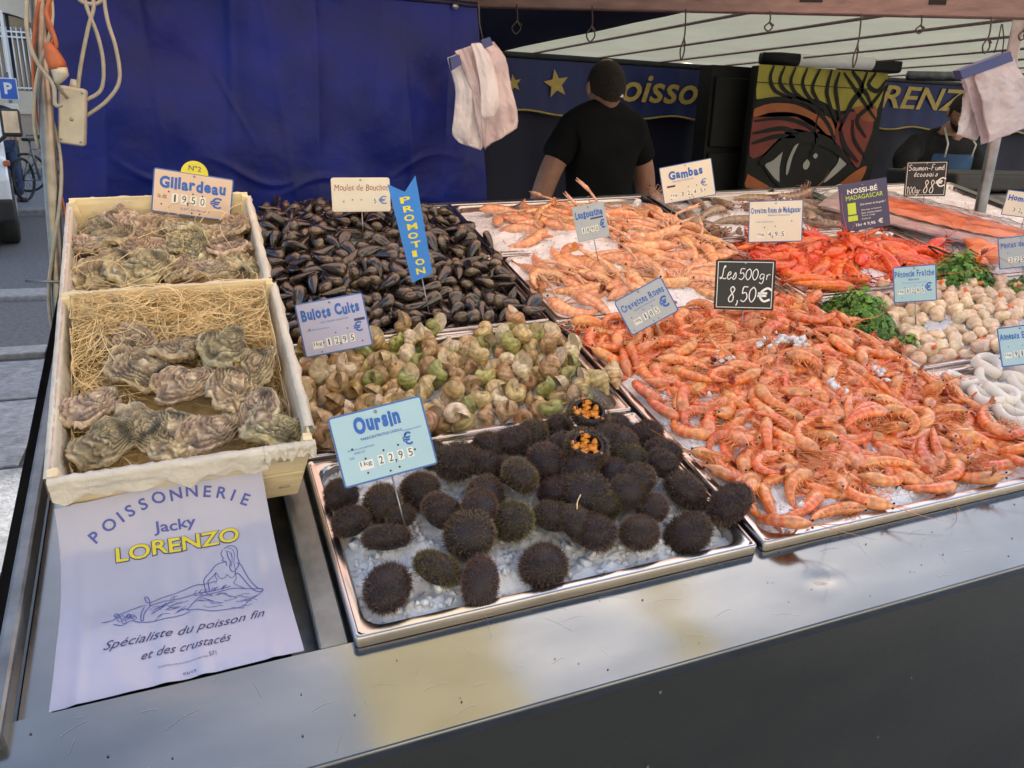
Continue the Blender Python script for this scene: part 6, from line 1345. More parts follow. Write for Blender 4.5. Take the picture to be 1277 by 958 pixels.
# squid rings
rq = random.Random(3)
for i, (x, y, a, b_, tl) in enumerate(((1.335, .847, .036, .028, .5), (1.372, .800, .042, .024, .15), (1.42, .835, .036, .026, .3), (1.352, .755, .040, .026, .2), (1.42, .775, .045, .03, .1), (1.465, .80, .038, .028, .4), (1.40, .71, .042, .028, .1), (1.30, .80, .038, .022, .1),
                                    (1.355, .874, .036, .028, .3), (1.283, .838, .034, .026, .4), (1.262, .852, .030, .024, .1), (1.291, .793, .036, .028, .2), (1.39, .841, .036, .028, .5), (1.258, .740, .034, .026, .1), (1.245, .785, .030, .024, .2), (1.327, .770, .036, .028, .4),
                                    (1.47, .74, .04, .03, .2), (1.45, .68, .04, .03, .0), (1.52, .77, .04, .03, .3), (1.55, .70, .04, .03, .1), (1.50, .64, .04, .03, .1), (1.60, .8, .04, .03, .2))):
    mb = MB(); R_ = .0062
    nn, mm_ = 32, 10; vs = []
    for q in range(nn):
        t = 2 * PI * q / nn; k = 1 + .10 * math.sin(2 * t + i) + .05 * math.sin(3 * t + 2 * i)
        for w in range(mm_):
            ph = 2 * PI * w / mm_; rr_ = a * k * .72 + R_ * math.cos(ph) * (1 + .15 * math.sin(t + i))
            vs.append((rr_ * math.cos(t), rr_ * math.sin(t) * b_ / a * 1.25, R_ * 1.7 * math.sin(ph) + .004 * math.sin(2 * t + i)))
    mb.add(vs, [(q * mm_ + w, ((q + 1) % nn) * mm_ + w, ((q + 1) % nn) * mm_ + (w + 1) % mm_, q * mm_ + (w + 1) % mm_) for q in range(nn) for w in range(mm_)])
    o = link('squid_ring', mb.mesh('squid_ring', [M['squid']]), None, CF @ T(x, y, -.006 + .010 * (i % 3) * .8) @ Rz(rq.uniform(0, 3)) @ Rx(tl))
    tag(o, 'thick white squid ring lying on ice at the right edge', 'squid ring', 'white squid rings on ice')
# parsley
def parsley(cx, cy, sx, sy, h, n, seed, label):
    rr = random.Random(seed); z0 = ice_h('scallop', min(1.79, cx), cy)
    o = thing('parsley_bunch', label, 'parsley', CF @ T(cx, cy, z0), 'bunches of parsley round the scallops')
    mb = MB(); ms = MB()
    for i in range(n):
        a = rr.uniform(0, 2 * PI); q = rr.random() ** .55
        x = sx * q * math.cos(a); y = sy * q * math.sin(a); z = h * (1 - q * q) * rr.uniform(.35, 1.0) * (1 + .55 * noise.noise(Vector((x * 40, y * 40, seed)))) + .006
        d = Vector((x / sx * .8, y / sy * .8, rr.uniform(.2, 1.1))).normalized()
        if rr.random() < .35: ms.tube([(x * .4, y * .4, z * .2), (x * .8, y * .8, z * .8), (x, y, z)], .0007, 3)
        yaw = rr.uniform(0, 2 * PI)
        m3 = d.to_track_quat('Z', 'Y').to_matrix() @ Matrix.Rotation(yaw, 3, 'Z')
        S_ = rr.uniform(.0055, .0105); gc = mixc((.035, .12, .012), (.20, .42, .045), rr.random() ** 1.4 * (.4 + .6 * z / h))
        for lo in (-1, 0, 1):       # three toothed lobes to a leaf
            ca, sa = math.cos(lo * .95), math.sin(lo * .95)
            pts = [(0, 0), (.30, .45), (.18, .75), (.42, .85), (.22, 1.1), (0, 1.35), (-.22, 1.1), (-.42, .85), (-.18, .75), (-.30, .45)]
            vs = []
            for k, (u, v) in enumerate(pts):
                k2 = 1 if lo == 0 else .85
                X_ = (u * ca + v * sa) * S_ * k2; Y_ = (-u * sa + v * ca) * S_ * k2
                vs.append(Vector((x, y, z)) + m3 @ Vector((X_, Y_, -.35 * (X_ * X_ + Y_ * Y_) / S_ * .6 + .12 * S_ * (abs(u) * 2))))
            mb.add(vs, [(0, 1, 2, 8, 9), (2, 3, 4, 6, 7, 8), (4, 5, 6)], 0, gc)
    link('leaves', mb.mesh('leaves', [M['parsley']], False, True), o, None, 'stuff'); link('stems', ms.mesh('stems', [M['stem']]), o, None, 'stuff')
parsley(1.275, 1.125, .070, .095, .080, 1100, 1, 'bunch of green parsley at the left of the scallops')
parsley(1.300, 1.010, .032, .026, .030, 80, 4, 'small parsley sprig lying among the scallops')
parsley(1.655, 1.225, .125, .075, .085, 1700, 2, 'large bunch of green parsley behind the scallops')
parsley(1.80, 1.13, .09, .075, .060, 700, 3, 'green parsley at the right edge beyond the scallops')
# wrapped smoked salmon
sp = thing('wrapped_salmon', 'side of orange smoked salmon on a silver board in clear plastic film', 'salmon', CF @ T(1.965, 1.565, .012) @ Rz(-.98))
mb = MB(); mb.grid(lambda u, v: (lerp(-.31, .31, u), lerp(-.135, .135, v), .004 + .004 * noise.noise(Vector((u * 6, v * 6, 0)))), 24, 14); mb.box((0, 0, -.001), (.60, .25, .006))
link('silver_board', mb.mesh('silver_board', [M['salmon_skin']]), sp)
def fil(u, v):
    x = lerp(-.26, .27, u); w = .085 * math.sin(PI * min(1, u * .9 + .09)) ** .5; y = .03 + lerp(-w, w, v)
    ridge = .0010 * math.sin(x * 130 + 12 * abs(v - .5))
    return (x, y, .010 + .020 * math.sin(PI * v) ** .6 * (1 - .4 * u) + ridge)
mb = MB(); mb.grid(fil, 70, 20); link('fillet', mb.mesh('fillet', [M['salmon']]), sp)
def flm(u, v):
    x = lerp(-.33, .33, u); y = lerp(-.15, .15, v); b0 = .036 * math.sin(PI * v) ** .5 * math.sin(PI * u) ** .35
    return (x, y, b0 + .007 * noise.noise(Vector((x * 22, y * 30, 0))) + .004 * abs(noise.noise(Vector((x * 60, y * 40, 3)))) + .003)
mb = MB(); mb.grid(flm, 110, 60); link('plastic_film', mb.mesh('plastic_film', [M['film']]), sp)
tag(link('film_tie', MB().tube(smooth_path([(1.70, 1.33, .03), (1.665, 1.335, .05), (1.66, 1.31, .055), (1.69, 1.295, .045), (1.73, 1.30, .04)]), .0022, 6).mesh('film_tie', [M['hair']]), None, CF.copy()), 'dark twisted tie lying on the end of the plastic film', 'tie')
for i, (x, y, r) in enumerate(((1.86, 1.32, .042), (1.80, 1.30, .030), (1.90, 1.37, .03))):
    mb = MB(); mb.ball((0, 0, 0), r, 16, 10, sq=(1.5, .8, .55), jit=.3, seed=i)
    tag(link('smoked_fish_piece', mb.mesh('smoked_fish_piece', [M['salmon']]), None, CF @ T(x, y, .012 + r * .3) @ Rz(i)), ['largest orange smoked fish piece at the right edge', 'small orange fish piece beside the film tie', 'orange fish piece at the far edge behind the others'][i], 'fish piece')
for i, (x, y) in enumerate(((1.83, 1.155), (1.86, 1.12), (1.90, 1.17), (1.88, 1.06), (1.95, 1.12))):
    mb = MB()
    mb.tube([(-.035, 0, 0), (-.01, .006, .004), (.02, .004, .006), (.038, -.004, .002), (.052, -.012, 0)], [.009, .016, .018, .010, .002], 10); mb.tube([(.02, -.008, 0), (.038, -.018, 0), (.05, -.016, 0)], [.008, .006, .002], 8, 1)
    tag(link('crab_claw', mb.mesh('crab_claw', [M['legs_pale'], M['eye']]), None, CF @ T(x, y, .0) @ Rz(i * 1.9)), 'pale orange crab claw with black tip at the right edge', 'crab claw', 'crab claws at the right edge')
# loose bits of ice lying between the prawns
mb = MB(); ri = random.Random(8)
for x, y, z, n in ((.965, .995, .045, 16), (.985, .97, .05, 12), (.70, .62, .02, 1), (1.06, .86, .042, 6), (.945, .84, .048, 6), (.83, .985, .03, 24), (.93, .985, .047, 14)):
    for k in range(n): chip_mesh_add(mb, (x + ri.gauss(0, .008), y + ri.gauss(0, .010), z + ri.gauss(0, .004)), ri.uniform(.003, .007), ri, 0)
o = link('loose_ice', mb.mesh('loose_ice', [M['chip']]), None, CF.copy(), 'stuff'); tag(o, 'loose pieces of ice lying on top of the cooked prawns', 'ice')
# ================================================================== oyster crates
wd = {}
def quad_board(name, a, b, c, d, th, m, parent, nrm=None):
    """thin board between four corners (a,b bottom; c,d top, same winding)"""
    a, b, c, d = (Vector(p) for p in (a, b, c, d))
    n = (b - a).cross(d - a).normalized() * th
    mb = MB(); mb.add([a, b, c, d, a + n, b + n, c + n, d + n], [(0, 1, 2, 3), (7, 6, 5, 4), (0, 4, 5, 1), (1, 5, 6, 2), (2, 6, 7, 3), (3, 7, 4, 0)])
    return link(name, bevel(mb.mesh(name, [M[m]], False), .0008, 1), parent)
def crate(cx, yf, zf, tilt, D, label, seed, front_liner):
    W = .282; H = .104; t = .018
    o = thing('oyster_crate', label, 'crate', CF @ T(cx, yf, zf) @ Rx(tilt), 'poplar wood oyster crates')
    w, w2 = W / 2, W / 2 - t
    mid = -H * .52; wm_ = w - t * .52
    # front and back: two boards each with an open joint
    quad_board('board', (-wm_ + .001, t * .52, mid + .0015), (wm_ - .001, t * .52, mid + .0015), (w, 0, 0), (-w, 0, 0), -.004, 'wood', o)
    quad_board('board', (-w2, t, -H), (w2, t, -H), (wm_, t * .52, mid - .0015), (-wm_, t * .52, mid - .0015), -.004, 'wood', o)
    quad_board('board', (w2, D - t, -H), (-w2, D - t, -H), (-w, D, .006), (w, D, .006), -.004, 'wood', o)
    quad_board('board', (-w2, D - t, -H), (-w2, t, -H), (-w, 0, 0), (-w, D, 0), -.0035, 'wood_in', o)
    quad_board('board', (w2, t, -H), (w2, D - t, -H), (w, D, 0), (w, 0, 0), -.0035, 'wood', o)
    quad_board('bottom_board', (-w2, t, -H), (w2, t, -H), (w2, D - t, -H), (-w2, D - t, -H), .004, 'wood', o)
    for sx in (-1, 1):
        for yy, y2, s in ((.003, t, 1), (D - .003, D - t, -1)):
            link('corner_post', MB().tube([(sx * (w2 - .006), y2 + s * .006, -H + .002), (sx * (w - .005), yy + s * .006, .004)], .0075, 4).mesh('corner_post', [M['wood']], False), o)
    sm = MB().tube([(0, 0, 0), (.014, 0, 0)], .0007, 4).mesh('staple', [M['staple']])
    for sx in (-1, 1):
        for zz in (-.022, -.078): link('staple', sm, o, T(sx * (w - .035) - .007, t * (-zz / H) - .0048, zz))
    # waxed paper liner hanging over the side walls and the front
    rr = random.Random(seed)
    def lin(name, x0, y0, x1, y1, inx, iny, drop, ins=.05, seedz=0):
        ln = math.hypot(x1 - x0, y1 - y0)
        def fn(u, v):
            x = lerp(x0, x1, u); y = lerp(y0, y1, u)
            q = v * (drop + ins) - ins           # below zero: inside
            n1 = noise.noise(Vector((u * 9 + seedz, v * 3, 1))); n2 = noise.noise(Vector((u * 30 + seedz, v * 12, 2)))
            dr = drop * (.9 + .35 * n1 + .10 * n2)
            if q < 0: return (x + inx * (.004 + .010 * -q / ins) + .002 * n2, y + iny * (.004 + .010 * -q / ins) + .002 * n2, .003 + q + .001 * n2)
            f = q / drop
            return (x - inx * (.004 + .006 * f + .005 * n1 * f) + inx * t * min(1, f * drop / H) , y - iny * (.005 + .006 * f + .006 * n1 * f + .003 * n2) + iny * t * min(1, f * drop / H), .004 + .002 * n2 - f * dr)
        mb = MB(); mb.grid(fn, 44, 16)
        link(name, mb.mesh(name, [M['liner']]), o)
    lin('paper_liner', -w, D * .98, -w, 0.004, 1, 0, .045, .065, seed)
    lin('paper_liner', w, 0.03, w, D * .98, -1, 0, .012, .060, seed + 4)
    if front_liner:
        lin('paper_liner', -w, 0, w * .62, 0, 0, 1, .036, .030, seed + 2)
        lin('paper_liner', w * .60, 0, w * 1.02, 0, 0, 1, .018, .020, seed + 7)
    lin('paper_liner', w * .98, D, -w * .98, D, 0, -1, .004, .062, seed + 9)
    return o
def straw(frame, n, region, label, seed, zfn):
    rr = random.Random(seed); mb = MB()
    for i in range(n):
        x, y = region(rr); z = zfn(x, y) + rr.uniform(0, .022)
        a = rr.uniform(0, 2 * PI); k = rr.gauss(0, 26); L_ = rr.uniform(.05, .13); p = Vector((x, y, z)); pts = [p.copy()]; pitch = rr.uniform(-.15, .35)
        n_ = 8
        for j in range(n_):
            a += k * L_ / n_; p = p + Vector((math.cos(a), math.sin(a), pitch - .5 * j / n_)) * L_ / n_
            p.z = max(p.z, zfn(p.x, p.y) - .004)
            if abs(p.x) > .126: p.x = math.copysign(.126, p.x)
            p.y = min(max(p.y, .014), frame[1] - .014)
            pts.append(p.copy())
        mb.tube(pts, rr.uniform(.0004, .0008), 3, cap=False)
    o = link('wood_wool', mb.mesh('wood_wool', [M['straw']]), None, frame[0], 'stuff'); tag(o, label, 'wood wool')
om = [oyster_mesh(i) for i in range(6)]
F1 = CF @ T(-.033, .81, .10) @ Rx(math.radians(9.6)); D1 = .357
F2 = CF @ T(-.036, 1.165, .146) @ Rx(math.radians(10)); D2 = .300
crate(-.033, .81, .10, math.radians(9.6), D1, 'nearer poplar crate of oysters on wood wool with waxed paper over its front', 3, True)
crate(-.036, 1.165, .146, math.radians(10), D2, 'further poplar crate filled with oysters behind the nearer crate', 5, False)
for (y, z, h, d, lab) in ((1.06, .017, .035, .12, 'wooden block under the back of the nearer crate'), (1.32, .035, .075, .20, 'wooden block under the further crate')):
    tag(link('support_block', bevel(MB().box((0, 0, 0), (.20, d, h)).mesh('support_block', [M['wood']], False), .003), None, CF @ T(-.033, y, z - .045 + .01)), lab, 'block')
O1 = [[-0.0468, 0.2044, -0.0383, 0.081, -40], [0.0053, 0.182, -0.0391, 0.067, 10], [0.0593, 0.2172, -0.0363, 0.067, 60], [0.0871, 0.1922, -0.0375, 0.06, 40], [0.0886, 0.1349, -0.0411, 0.06, 70], [-0.0853, 0.1171, -0.0448, 0.078, 20], [-0.0125, 0.1144, -0.0439, 0.06, 85], [0.0276, 0.1132, -0.0434, 0.06, 30], [0.1045, 0.1003, -0.0432, 0.06, 0], [-0.0004, 0.2363, -0.0358, 0.06, 15], [-0.0621, 0.2623, -0.0349, 0.06, -20], [-0.0464, 0.1327, -0.0431, 0.06, -60], [0.0617, 0.1587, -0.0399, 0.06, 90], [-0.1041, 0.1601, -0.042, 0.06, 50]]
O2 = [[-0.096, 0.2428, -0.025, 0.077, 30], [-0.0552, 0.2385, -0.025, 0.081, -50], [-0.0001, 0.2327, -0.025, 0.086, 10], [0.0377, 0.2154, -0.025, 0.072, -30], [0.0723, 0.188, -0.025, 0.096, 15], [0.1153, 0.2205, -0.025, 0.072, 80], [-0.0782, 0.2001, -0.025, 0.077, 35], [-0.1116, 0.1818, -0.025, 0.065, -10], [-0.085, 0.1127, -0.025, 0.096, 35], [-0.0343, 0.106, -0.025, 0.101, 30], [-0.016, 0.1704, -0.025, 0.077, 10], [0.017, 0.1108, -0.025, 0.077, 85], [0.0428, 0.1411, -0.025, 0.072, 60], [0.0533, 0.0874, -0.025, 0.072, 0], [0.0842, 0.0973, -0.025, 0.081, -25], [0.1206, 0.1045, -0.025, 0.072, -50], [0.0958, 0.142, -0.025, 0.072, 20], [-0.0456, 0.169, -0.025, 0.072, 60], [0.0289, 0.1726, -0.025, 0.065, 10]]
ro = random.Random(17)
O1 = [[x, y - (.045 if y < .15 else .022 if y < .2 else .008), z + .004, max(L_, .078), a] for x, y, z, L_, a in O1]
L1 = ['big pale oyster lying flat in the middle of the nearer crate', 'dark ridged oyster right of the crate middle', 'tall upright oyster at the right of the nearer crate', 'pinkish oyster under the tall one at the right', 'dark striped oyster near the right wall of the nearer crate', 'large frilled oyster in the front left corner of the nearer crate',
      'narrow dark oyster standing at the front middle of the nearer crate', 'brown oyster at the front, right of the narrow one', 'small pale oyster in the front right corner', 'oyster half buried in wood wool at the back middle', 'oyster half buried in wood wool at the back left', 'brown oyster between the frilled and the narrow ones', 'small white tipped oyster at the right of the middle', 'oyster under wood wool at the left wall']
for i, (x, y, z, L_, a) in enumerate(O1):
    o = link('oyster', om[i % 6], None, F1 @ T(x, y, z + .018 + (.012 if i in (2,) else 0)) @ Rz(math.radians(a)) @ Rx(ro.uniform(-.45, .45)) @ Ry(ro.uniform(-.25, .25)) @ Matrix.Scale(L_ * 11.0, 4))
    tag(o, L1[i], 'oyster', 'oysters in the nearer crate')
L2 = ['oyster in the back left corner of the further crate', 'long oyster at the back, right of the corner one', 'pale lipped oyster below the peach sign at its left', 'grey oyster under the middle of the peach sign', 'large pinkish oyster below the right of the peach sign', 'upright oyster in the back right corner of the further crate', 'oyster behind the front left pair of the further crate',
      'dark oyster against the left wall of the further crate', 'big brown oyster at the front left of the further crate', 'largest grey green oyster at the front of the further crate', 'rounded oyster in the middle of the further crate', 'purple oyster standing at the front middle of the further crate', 'small oyster right of the crate middle', 'dark oyster with white spot at the front of the further crate',
      'pinkish oyster at the front right of the further crate', 'oyster in the front right corner of the further crate', 'oyster against the right wall of the further crate', 'oyster left of the middle of the further crate', 'small oyster just below the peach sign']
for i, (x, y, z, L_, a) in enumerate(O2):
    o = link('oyster', om[(i * 5 + 2) % 6], None, F2 @ T(x, y, z + ro.uniform(-.002, .012)) @ Rz(math.radians(a)) @ Rx(ro.uniform(-.6, .6)) @ Ry(ro.uniform(-.3, .3)) @ Matrix.Scale(L_ * 10.8, 4))
    tag(o, L2[i], 'oyster', 'oysters in the further crate')
for i in range(12):   # the layer below, filling the crate
    x, y = ro.uniform(-.11, .11), ro.uniform(.05, .26)
    o = link('oyster', om[i % 6], None, F2 @ T(x, y, -.048) @ Rz(ro.uniform(0, 6)) @ Rx(ro.uniform(-.3, .3)) @ Matrix.Scale(.85, 4))
    tag(o, 'oyster mostly hidden in the lower layer of the further crate', 'oyster', 'hidden oysters in the further crate')
def z1f(x, y): return -.062 + .050 * max(0, (y - .16) / .18) ** 1.2 + .018 * max(0, (-x - .05) / .08)
def reg1(rr):
    q = rr.random()
    if q < .60: return rr.uniform(-.11, .125), rr.uniform(.245, .34)
    if q < .80: return rr.uniform(-.125, -.08), rr.uniform(.04, .30)
    if q < .96: return rr.uniform(.10, .125), rr.uniform(.05, .25)
    return rr.uniform(-.12, .12), rr.uniform(.03, .3)
straw((F1, D1), 1250, reg1, 'curly golden wood wool packed round the oysters of the nearer crate', 2, z1f)
mb = MB(); mb.grid(lambda u, v: (lerp(-.122, .122, u), lerp(.02, D1 - .02, v), z1f(lerp(-.122, .122, u), lerp(.02, D1 - .02, v)) - .006 + .006 * noise.noise(Vector((u * 12, v * 12, 0)))), 40, 40)
tag(link('packed_wood_wool', mb.mesh('packed_wood_wool', [M['straw']]), None, F1, 'stuff'), 'matted wood wool under the oysters of the nearer crate', 'wood wool')
straw((F2, D2), 35, lambda rr: (rr.uniform(-.12, .13), rr.uniform(.03, .26)), 'few strands of wood wool among the oysters of the further crate', 4, lambda x, y: -.018)
mb = MB(); mb.grid(lambda u, v: (lerp(-.122, .122, u), lerp(.02, D2 - .02, v), -.065 + .006 * noise.noise(Vector((u * 12, v * 12, 0)))), 20, 20)
tag(link('packed_wood_wool', mb.mesh('packed_wood_wool', [M['straw']]), None, F2, 'stuff'), 'matted wood wool under the oysters of the further crate', 'wood wool')
# ================================================================== the printed shop bag lying at the left
def sz(y): return -.026 + 5 * max(0, y - .72) ** 2 + 22 * max(0, y - .79) ** 2
_Y = [.58 + i * .001 for i in range(300)]; _V = [.58]
for i in range(1, 300): _V.append(_V[-1] + math.hypot(.001, sz(_Y[i]) - sz(_Y[i - 1])))
def v2y(v): return float(np.interp(v, _V, _Y))
def bagz(x, y):
    return sz(y) + .0045 + .0022 * noise.noise(Vector((x * 9, y * 17, 4))) + .0007 * noise.noise(Vector((x * 45, y * 33, 2))) + .0016 * noise.noise(Vector((x * 14, y * 9, 0))) + .0014 * math.exp(-((x + .155) / .006) ** 2) + .0022 * math.exp(-((x + .075) / .010) ** 2) + .0022 * math.exp(-((x + .040) / .008) ** 2) + .0012 * math.exp(-((x - .03) / .006) ** 2)
bag = thing('shop_bag', 'flat white shop bag printed POISSONNERIE Jacky LORENZO with a blue mermaid drawing', 'carrier bag', CF.copy())
VT = .874
def bag_fn(u, v):
    vv = lerp(.6065, VT, v); y = v2y(vv); x = lerp(lerp(-.1785, .060, u), lerp(-.1765, .0468, u), v)
    vv2 = lerp(.6065, VT - .018 * (1 - u), v); y = v2y(vv2)
    return (x, y, bagz(x, y))
mb = MB(); mb.grid(bag_fn, 90, 100)
link('film', mb.mesh('film', [M['paper']]), bag)
def onbag(mb, mats, name, dz=.0007):
    mb.v = [(x, v2y(y), bagz(x, v2y(y)) + dz) for x, y, z in mb.v]
    return link(name, mb.mesh(name, mats, False), bag)
mb = MB()
for ch, x, y, a in [('P', -0.1405, 0.8164, 0.619), ('O', -0.1247, 0.8277, 0.568), ('I', -0.1122, 0.8345, 0.483), ('S', -0.1014, 0.8399, 0.388), ('S', -0.0868, 0.8448, 0.273), ('O', -0.0697, 0.8488, 0.143), ('N', -0.0508, 0.85, 0.041), ('N', -0.0334, 0.8503, -0.072), ('E', -0.0164, 0.8475, -0.22), ('R', -0.0004, 0.8429, -0.349), ('I', 0.0116, 0.8374, -0.488), ('E', 0.0248, 0.8295, -0.534)]:
    vs, fs, w, h = text_geo(ch, .022); s = .0140 / .73
    put_text(mb, ch, x - (w * s / 2) * math.cos(a) + (h * s / 2) * math.sin(a), y - (w * s / 2) * math.sin(a) - (h * s / 2) * math.cos(a), w * s, h * s, bold=.022, ang=a)
onbag(mb, [M['ink']], 'arched_lettering')
mb = MB(); put_text(mb, 'Jacky', -.0793, .8045, .046, .0165, bold=.02); onbag(mb, [M['ink']], 'name_lettering')
mb = MB(); put_text(mb, 'LORENZO', -.1220, .7815, .1350, .0190, bold=.050); onbag(mb, [M['ink_dark']], 'outline_lettering', .0006)
mb = MB(); put_text(mb, 'LORENZO', -.1212, .7825, .1335, .0172, bold=.018); onbag(mb, [M['yellow']], 'yellow_lettering', .0011)
mb = MB(); put_text(mb, 'Spécialiste du poisson fin', -.1337, .6640, .161, .0150, shear=.45); put_text(mb, 'et des crustacés', -.0977, .6440, .088, .0110, shear=.45)
put_text(mb, 'DOMESTIQUE APTE AU CONTACT ALIMENTAIRE', -.082, .6270, .048, .0022, shear=.1); put_text(mb, '571', -.033, .6285, .007, .006); put_text(mb, '03/19', -.059, .6120, .0125, .0035)
onbag(mb, [M['ink_dark']], 'script_lettering')
mb = MB()
for s in [[(-78, 7753), (-104, 7695), (-84, 7642), (-99, 7618), (-64, 7588), (-56, 7539)], [(-64, 7761), (-9, 7786), (55, 7765), (81, 7708), (72, 7627), (82, 7539), (40, 7461), (-1, 7438), (-27, 7501), (-12, 7584), (-31, 7648), (-36, 7718)], [(-30, 7769), (28, 7734), (43, 7663), (25, 7560), (34, 7463)], [(-54, 7736), (7, 7693), (10, 7602), (-13, 7514)], [(-8, 7675), (13, 7685), (8, 7641)], [(-50, 7592), (-129, 7587), (-182, 7568), (-233, 7510), (-289, 7453), (-319, 7395), (-318, 7319), (-305, 7237), (-274, 7237), (-274, 7316), (-275, 7384), (-227, 7429), (-178, 7482)], [(-178, 7482), (-195, 7430), (-180, 7385), (-197, 7330)], [(-173, 7464), (-147, 7393), (-97, 7380), (-68, 7423)], [(-68, 7423), (-28, 7363), (12, 7377), (31, 7439)], [(57, 7553), (98, 7512), (131, 7397), (165, 7293), (212, 7186), (250, 7117), (293, 7094), (276, 7061), (221, 7087), (171, 7160), (118, 7279), (65, 7389), (29, 7415)], [(29, 7415), (27, 7330), (-4, 7277), (72, 7199), (119, 7156)], [(-195, 7364), (-316, 7344), (-442, 7344), (-567, 7319), (-691, 7277), (-813, 7251), (-897, 7241), (-927, 7258)], [(-39, 7242), (-198, 7233), (-324, 7224), (-448, 7224), (-572, 7216), (-724, 7198), (-844, 7198), (-891, 7186)], [(-927, 7258), (-943, 7329), (-919, 7331), (-896, 7275), (-891, 7186), (-921, 7141), (-951, 7062), (-957, 6977), (-980, 7001), (-974, 7113), (-945, 7184)], [(-1365, 7069), (-1252, 7076), (-1196, 7137), (-1109, 7172), (-992, 7207), (-933, 7207)], [(-518, 7018), (-422, 7124), (-327, 7178), (-170, 7196), (-11, 7205), (144, 7149), (299, 7092), (227, 7020), (126, 6966), (56, 6896), (-98, 6907), (-280, 6936), (-459, 6999), (-518, 7018)], [(-1250, 7016), (-1164, 6972), (-1078, 7014), (-992, 6962), (-818, 6934), (-641, 6949), (-490, 6982)], [(-331, 7190), (-285, 7159), (-246, 7175)], [(43, 6924), (108, 6893), (156, 6909)], [(-366, 7200), (-328, 7229), (-237, 7145)], [(-12, 7073), (31, 7079), (111, 7017)], [(35, 7082), (95, 7086), (149, 7073)], [(-196, 7152), (-117, 7165), (-81, 7135)], [(42, 6974), (118, 6986), (154, 6950)], [(-130, 7057), (-98, 7042), (2, 7051)], [(-443, 7110), (-403, 7110), (-335, 7092)], [(100, 7039), (146, 7012), (221, 7021)], [(-271, 7032), (-229, 7032), (-136, 7021)], [(-430, 7192), (-363, 7190), (-336, 7179)], [(-368, 7123), (-340, 7139), (-236, 7058)], [(-63, 6923), (-38, 6909), (73, 6868)], [(-244, 6981), (-184, 6995), (-146, 6976)], [(-213, 7147), (-165, 7176), (-111, 7152)], [(-439, 7208), (-372, 7187), (-340, 7209)], [(86, 6993), (120, 6959), (172, 6993)], [(-82, 7104), (-54, 7104), (11, 7048)], [(-399, 7118), (-333, 7100), (-260, 7081)], [(-331, 7123), (-305, 7118), (-238, 7074)], [(-1, 7003), (25, 6986), (96, 6997)], [(-342, 7027), (-312, 6995), (-208, 6987)], [(92, 6996), (168, 6993), (219, 6946)], [(-184, 7147), (-145, 7173), (-51, 7084)], [(-281, 7054), (-212, 7053), (-153, 7018)], [(-695, 7104), (-653, 7119), (-565, 7162)], [(-893, 7118), (-851, 7157), (-780, 7130)], [(-614, 7011), (-570, 7050), (-499, 7023)], [(-862, 7058), (-821, 7083), (-744, 7116)], [(-846, 6938), (-805, 6975), (-768, 7003)], [(-879, 7089), (-838, 7122), (-755, 7125)], [(-620, 7024), (-577, 7053), (-522, 7087)], [(-655, 7070), (-612, 7094), (-575, 7092)], [(-717, 7060), (-674, 7096), (-606, 7078)], [(-795, 7099), (-753, 7122), (-716, 7164)], [(-639, 6997), (-596, 7021), (-538, 7053)], [(-814, 6989), (-773, 7011), (-686, 6999)], [(-880, 7051), (-839, 7087), (-776, 7086)], [(-624, 7138), (-581, 7145), (-496, 7155)], [(-816, 7108), (-774, 7128), (-695, 7125)], [(-622, 7019), (-580, 7029), (-516, 7049)], [(-733, 7139), (-690, 7170), (-654, 7177)], [(-734, 7056), (-691, 7086), (-630, 7073)], [(-835, 7106), (-793, 7124), (-715, 7167)], [(-705, 7100), (-662, 7127), (-608, 7165)], [(-759, 7135), (-717, 7151), (-632, 7185)], [(-711, 7052), (-669, 7062), (-590, 7080)], [(-1119, 7100), (-1090, 7117), (-1072, 7072), (-1101, 7059), (-1119, 7100)], [(-1237, 7135), (-1208, 7152), (-1190, 7107), (-1218, 7094), (-1237, 7135)], [(-1089, 7086), (-1060, 7103), (-1042, 7058), (-1071, 7045), (-1089, 7086)], [(-1070, 7060), (-1041, 7077), (-1023, 7032), (-1052, 7019), (-1070, 7060)], [(-1136, 7082), (-1107, 7099), (-1089, 7055), (-1118, 7042), (-1136, 7082)], [(-1127, 7106), (-1099, 7124), (-1081, 7079), (-1109, 7066), (-1127, 7106)], [(-1170, 7032), (-1142, 7049), (-1124, 7005), (-1152, 6992), (-1170, 7032)], [(-1216, 7075), (-1187, 7092), (-1169, 7048), (-1198, 7035), (-1216, 7075)], [(-1187, 7103), (-1158, 7120), (-1140, 7076), (-1169, 7063), (-1187, 7103)], [(-1249, 7151), (-1220, 7169), (-1202, 7124), (-1231, 7111), (-1249, 7151)], [(-138, 7224), (-116, 7263), (-90, 7274)], [(-217, 7222), (-196, 7261), (-170, 7271)], [(-236, 7221), (-215, 7260), (-189, 7271)], [(-232, 7221), (-211, 7260), (-185, 7271)], [(-135, 7224), (-113, 7263), (-87, 7274)], [(-653, 7210), (-634, 7249), (-609, 7259)], [(-379, 7217), (-358, 7256), (-332, 7267)], [(-436, 7216), (-416, 7255), (-390, 7265)], [(-385, 7217), (-364, 7256), (-339, 7267)], [(-146, 7224), (-124, 7263), (-97, 7273)], [(-263, 7220), (-242, 7260), (-216, 7270)], [(-125, 7224), (-103, 7263), (-77, 7274)], [(-680, 7209), (-660, 7248), (-635, 7258)], [(-335, 7218), (-313, 7258), (-288, 7268)]]:
    pts = [(a / 1e4, b_ / 1e4) for a, b_ in s]
    stroke(mb, smooth_path(pts, 3), .0009 if len(s) > 5 else .0006)
onbag(mb, [M['ink']], 'mermaid_drawing')
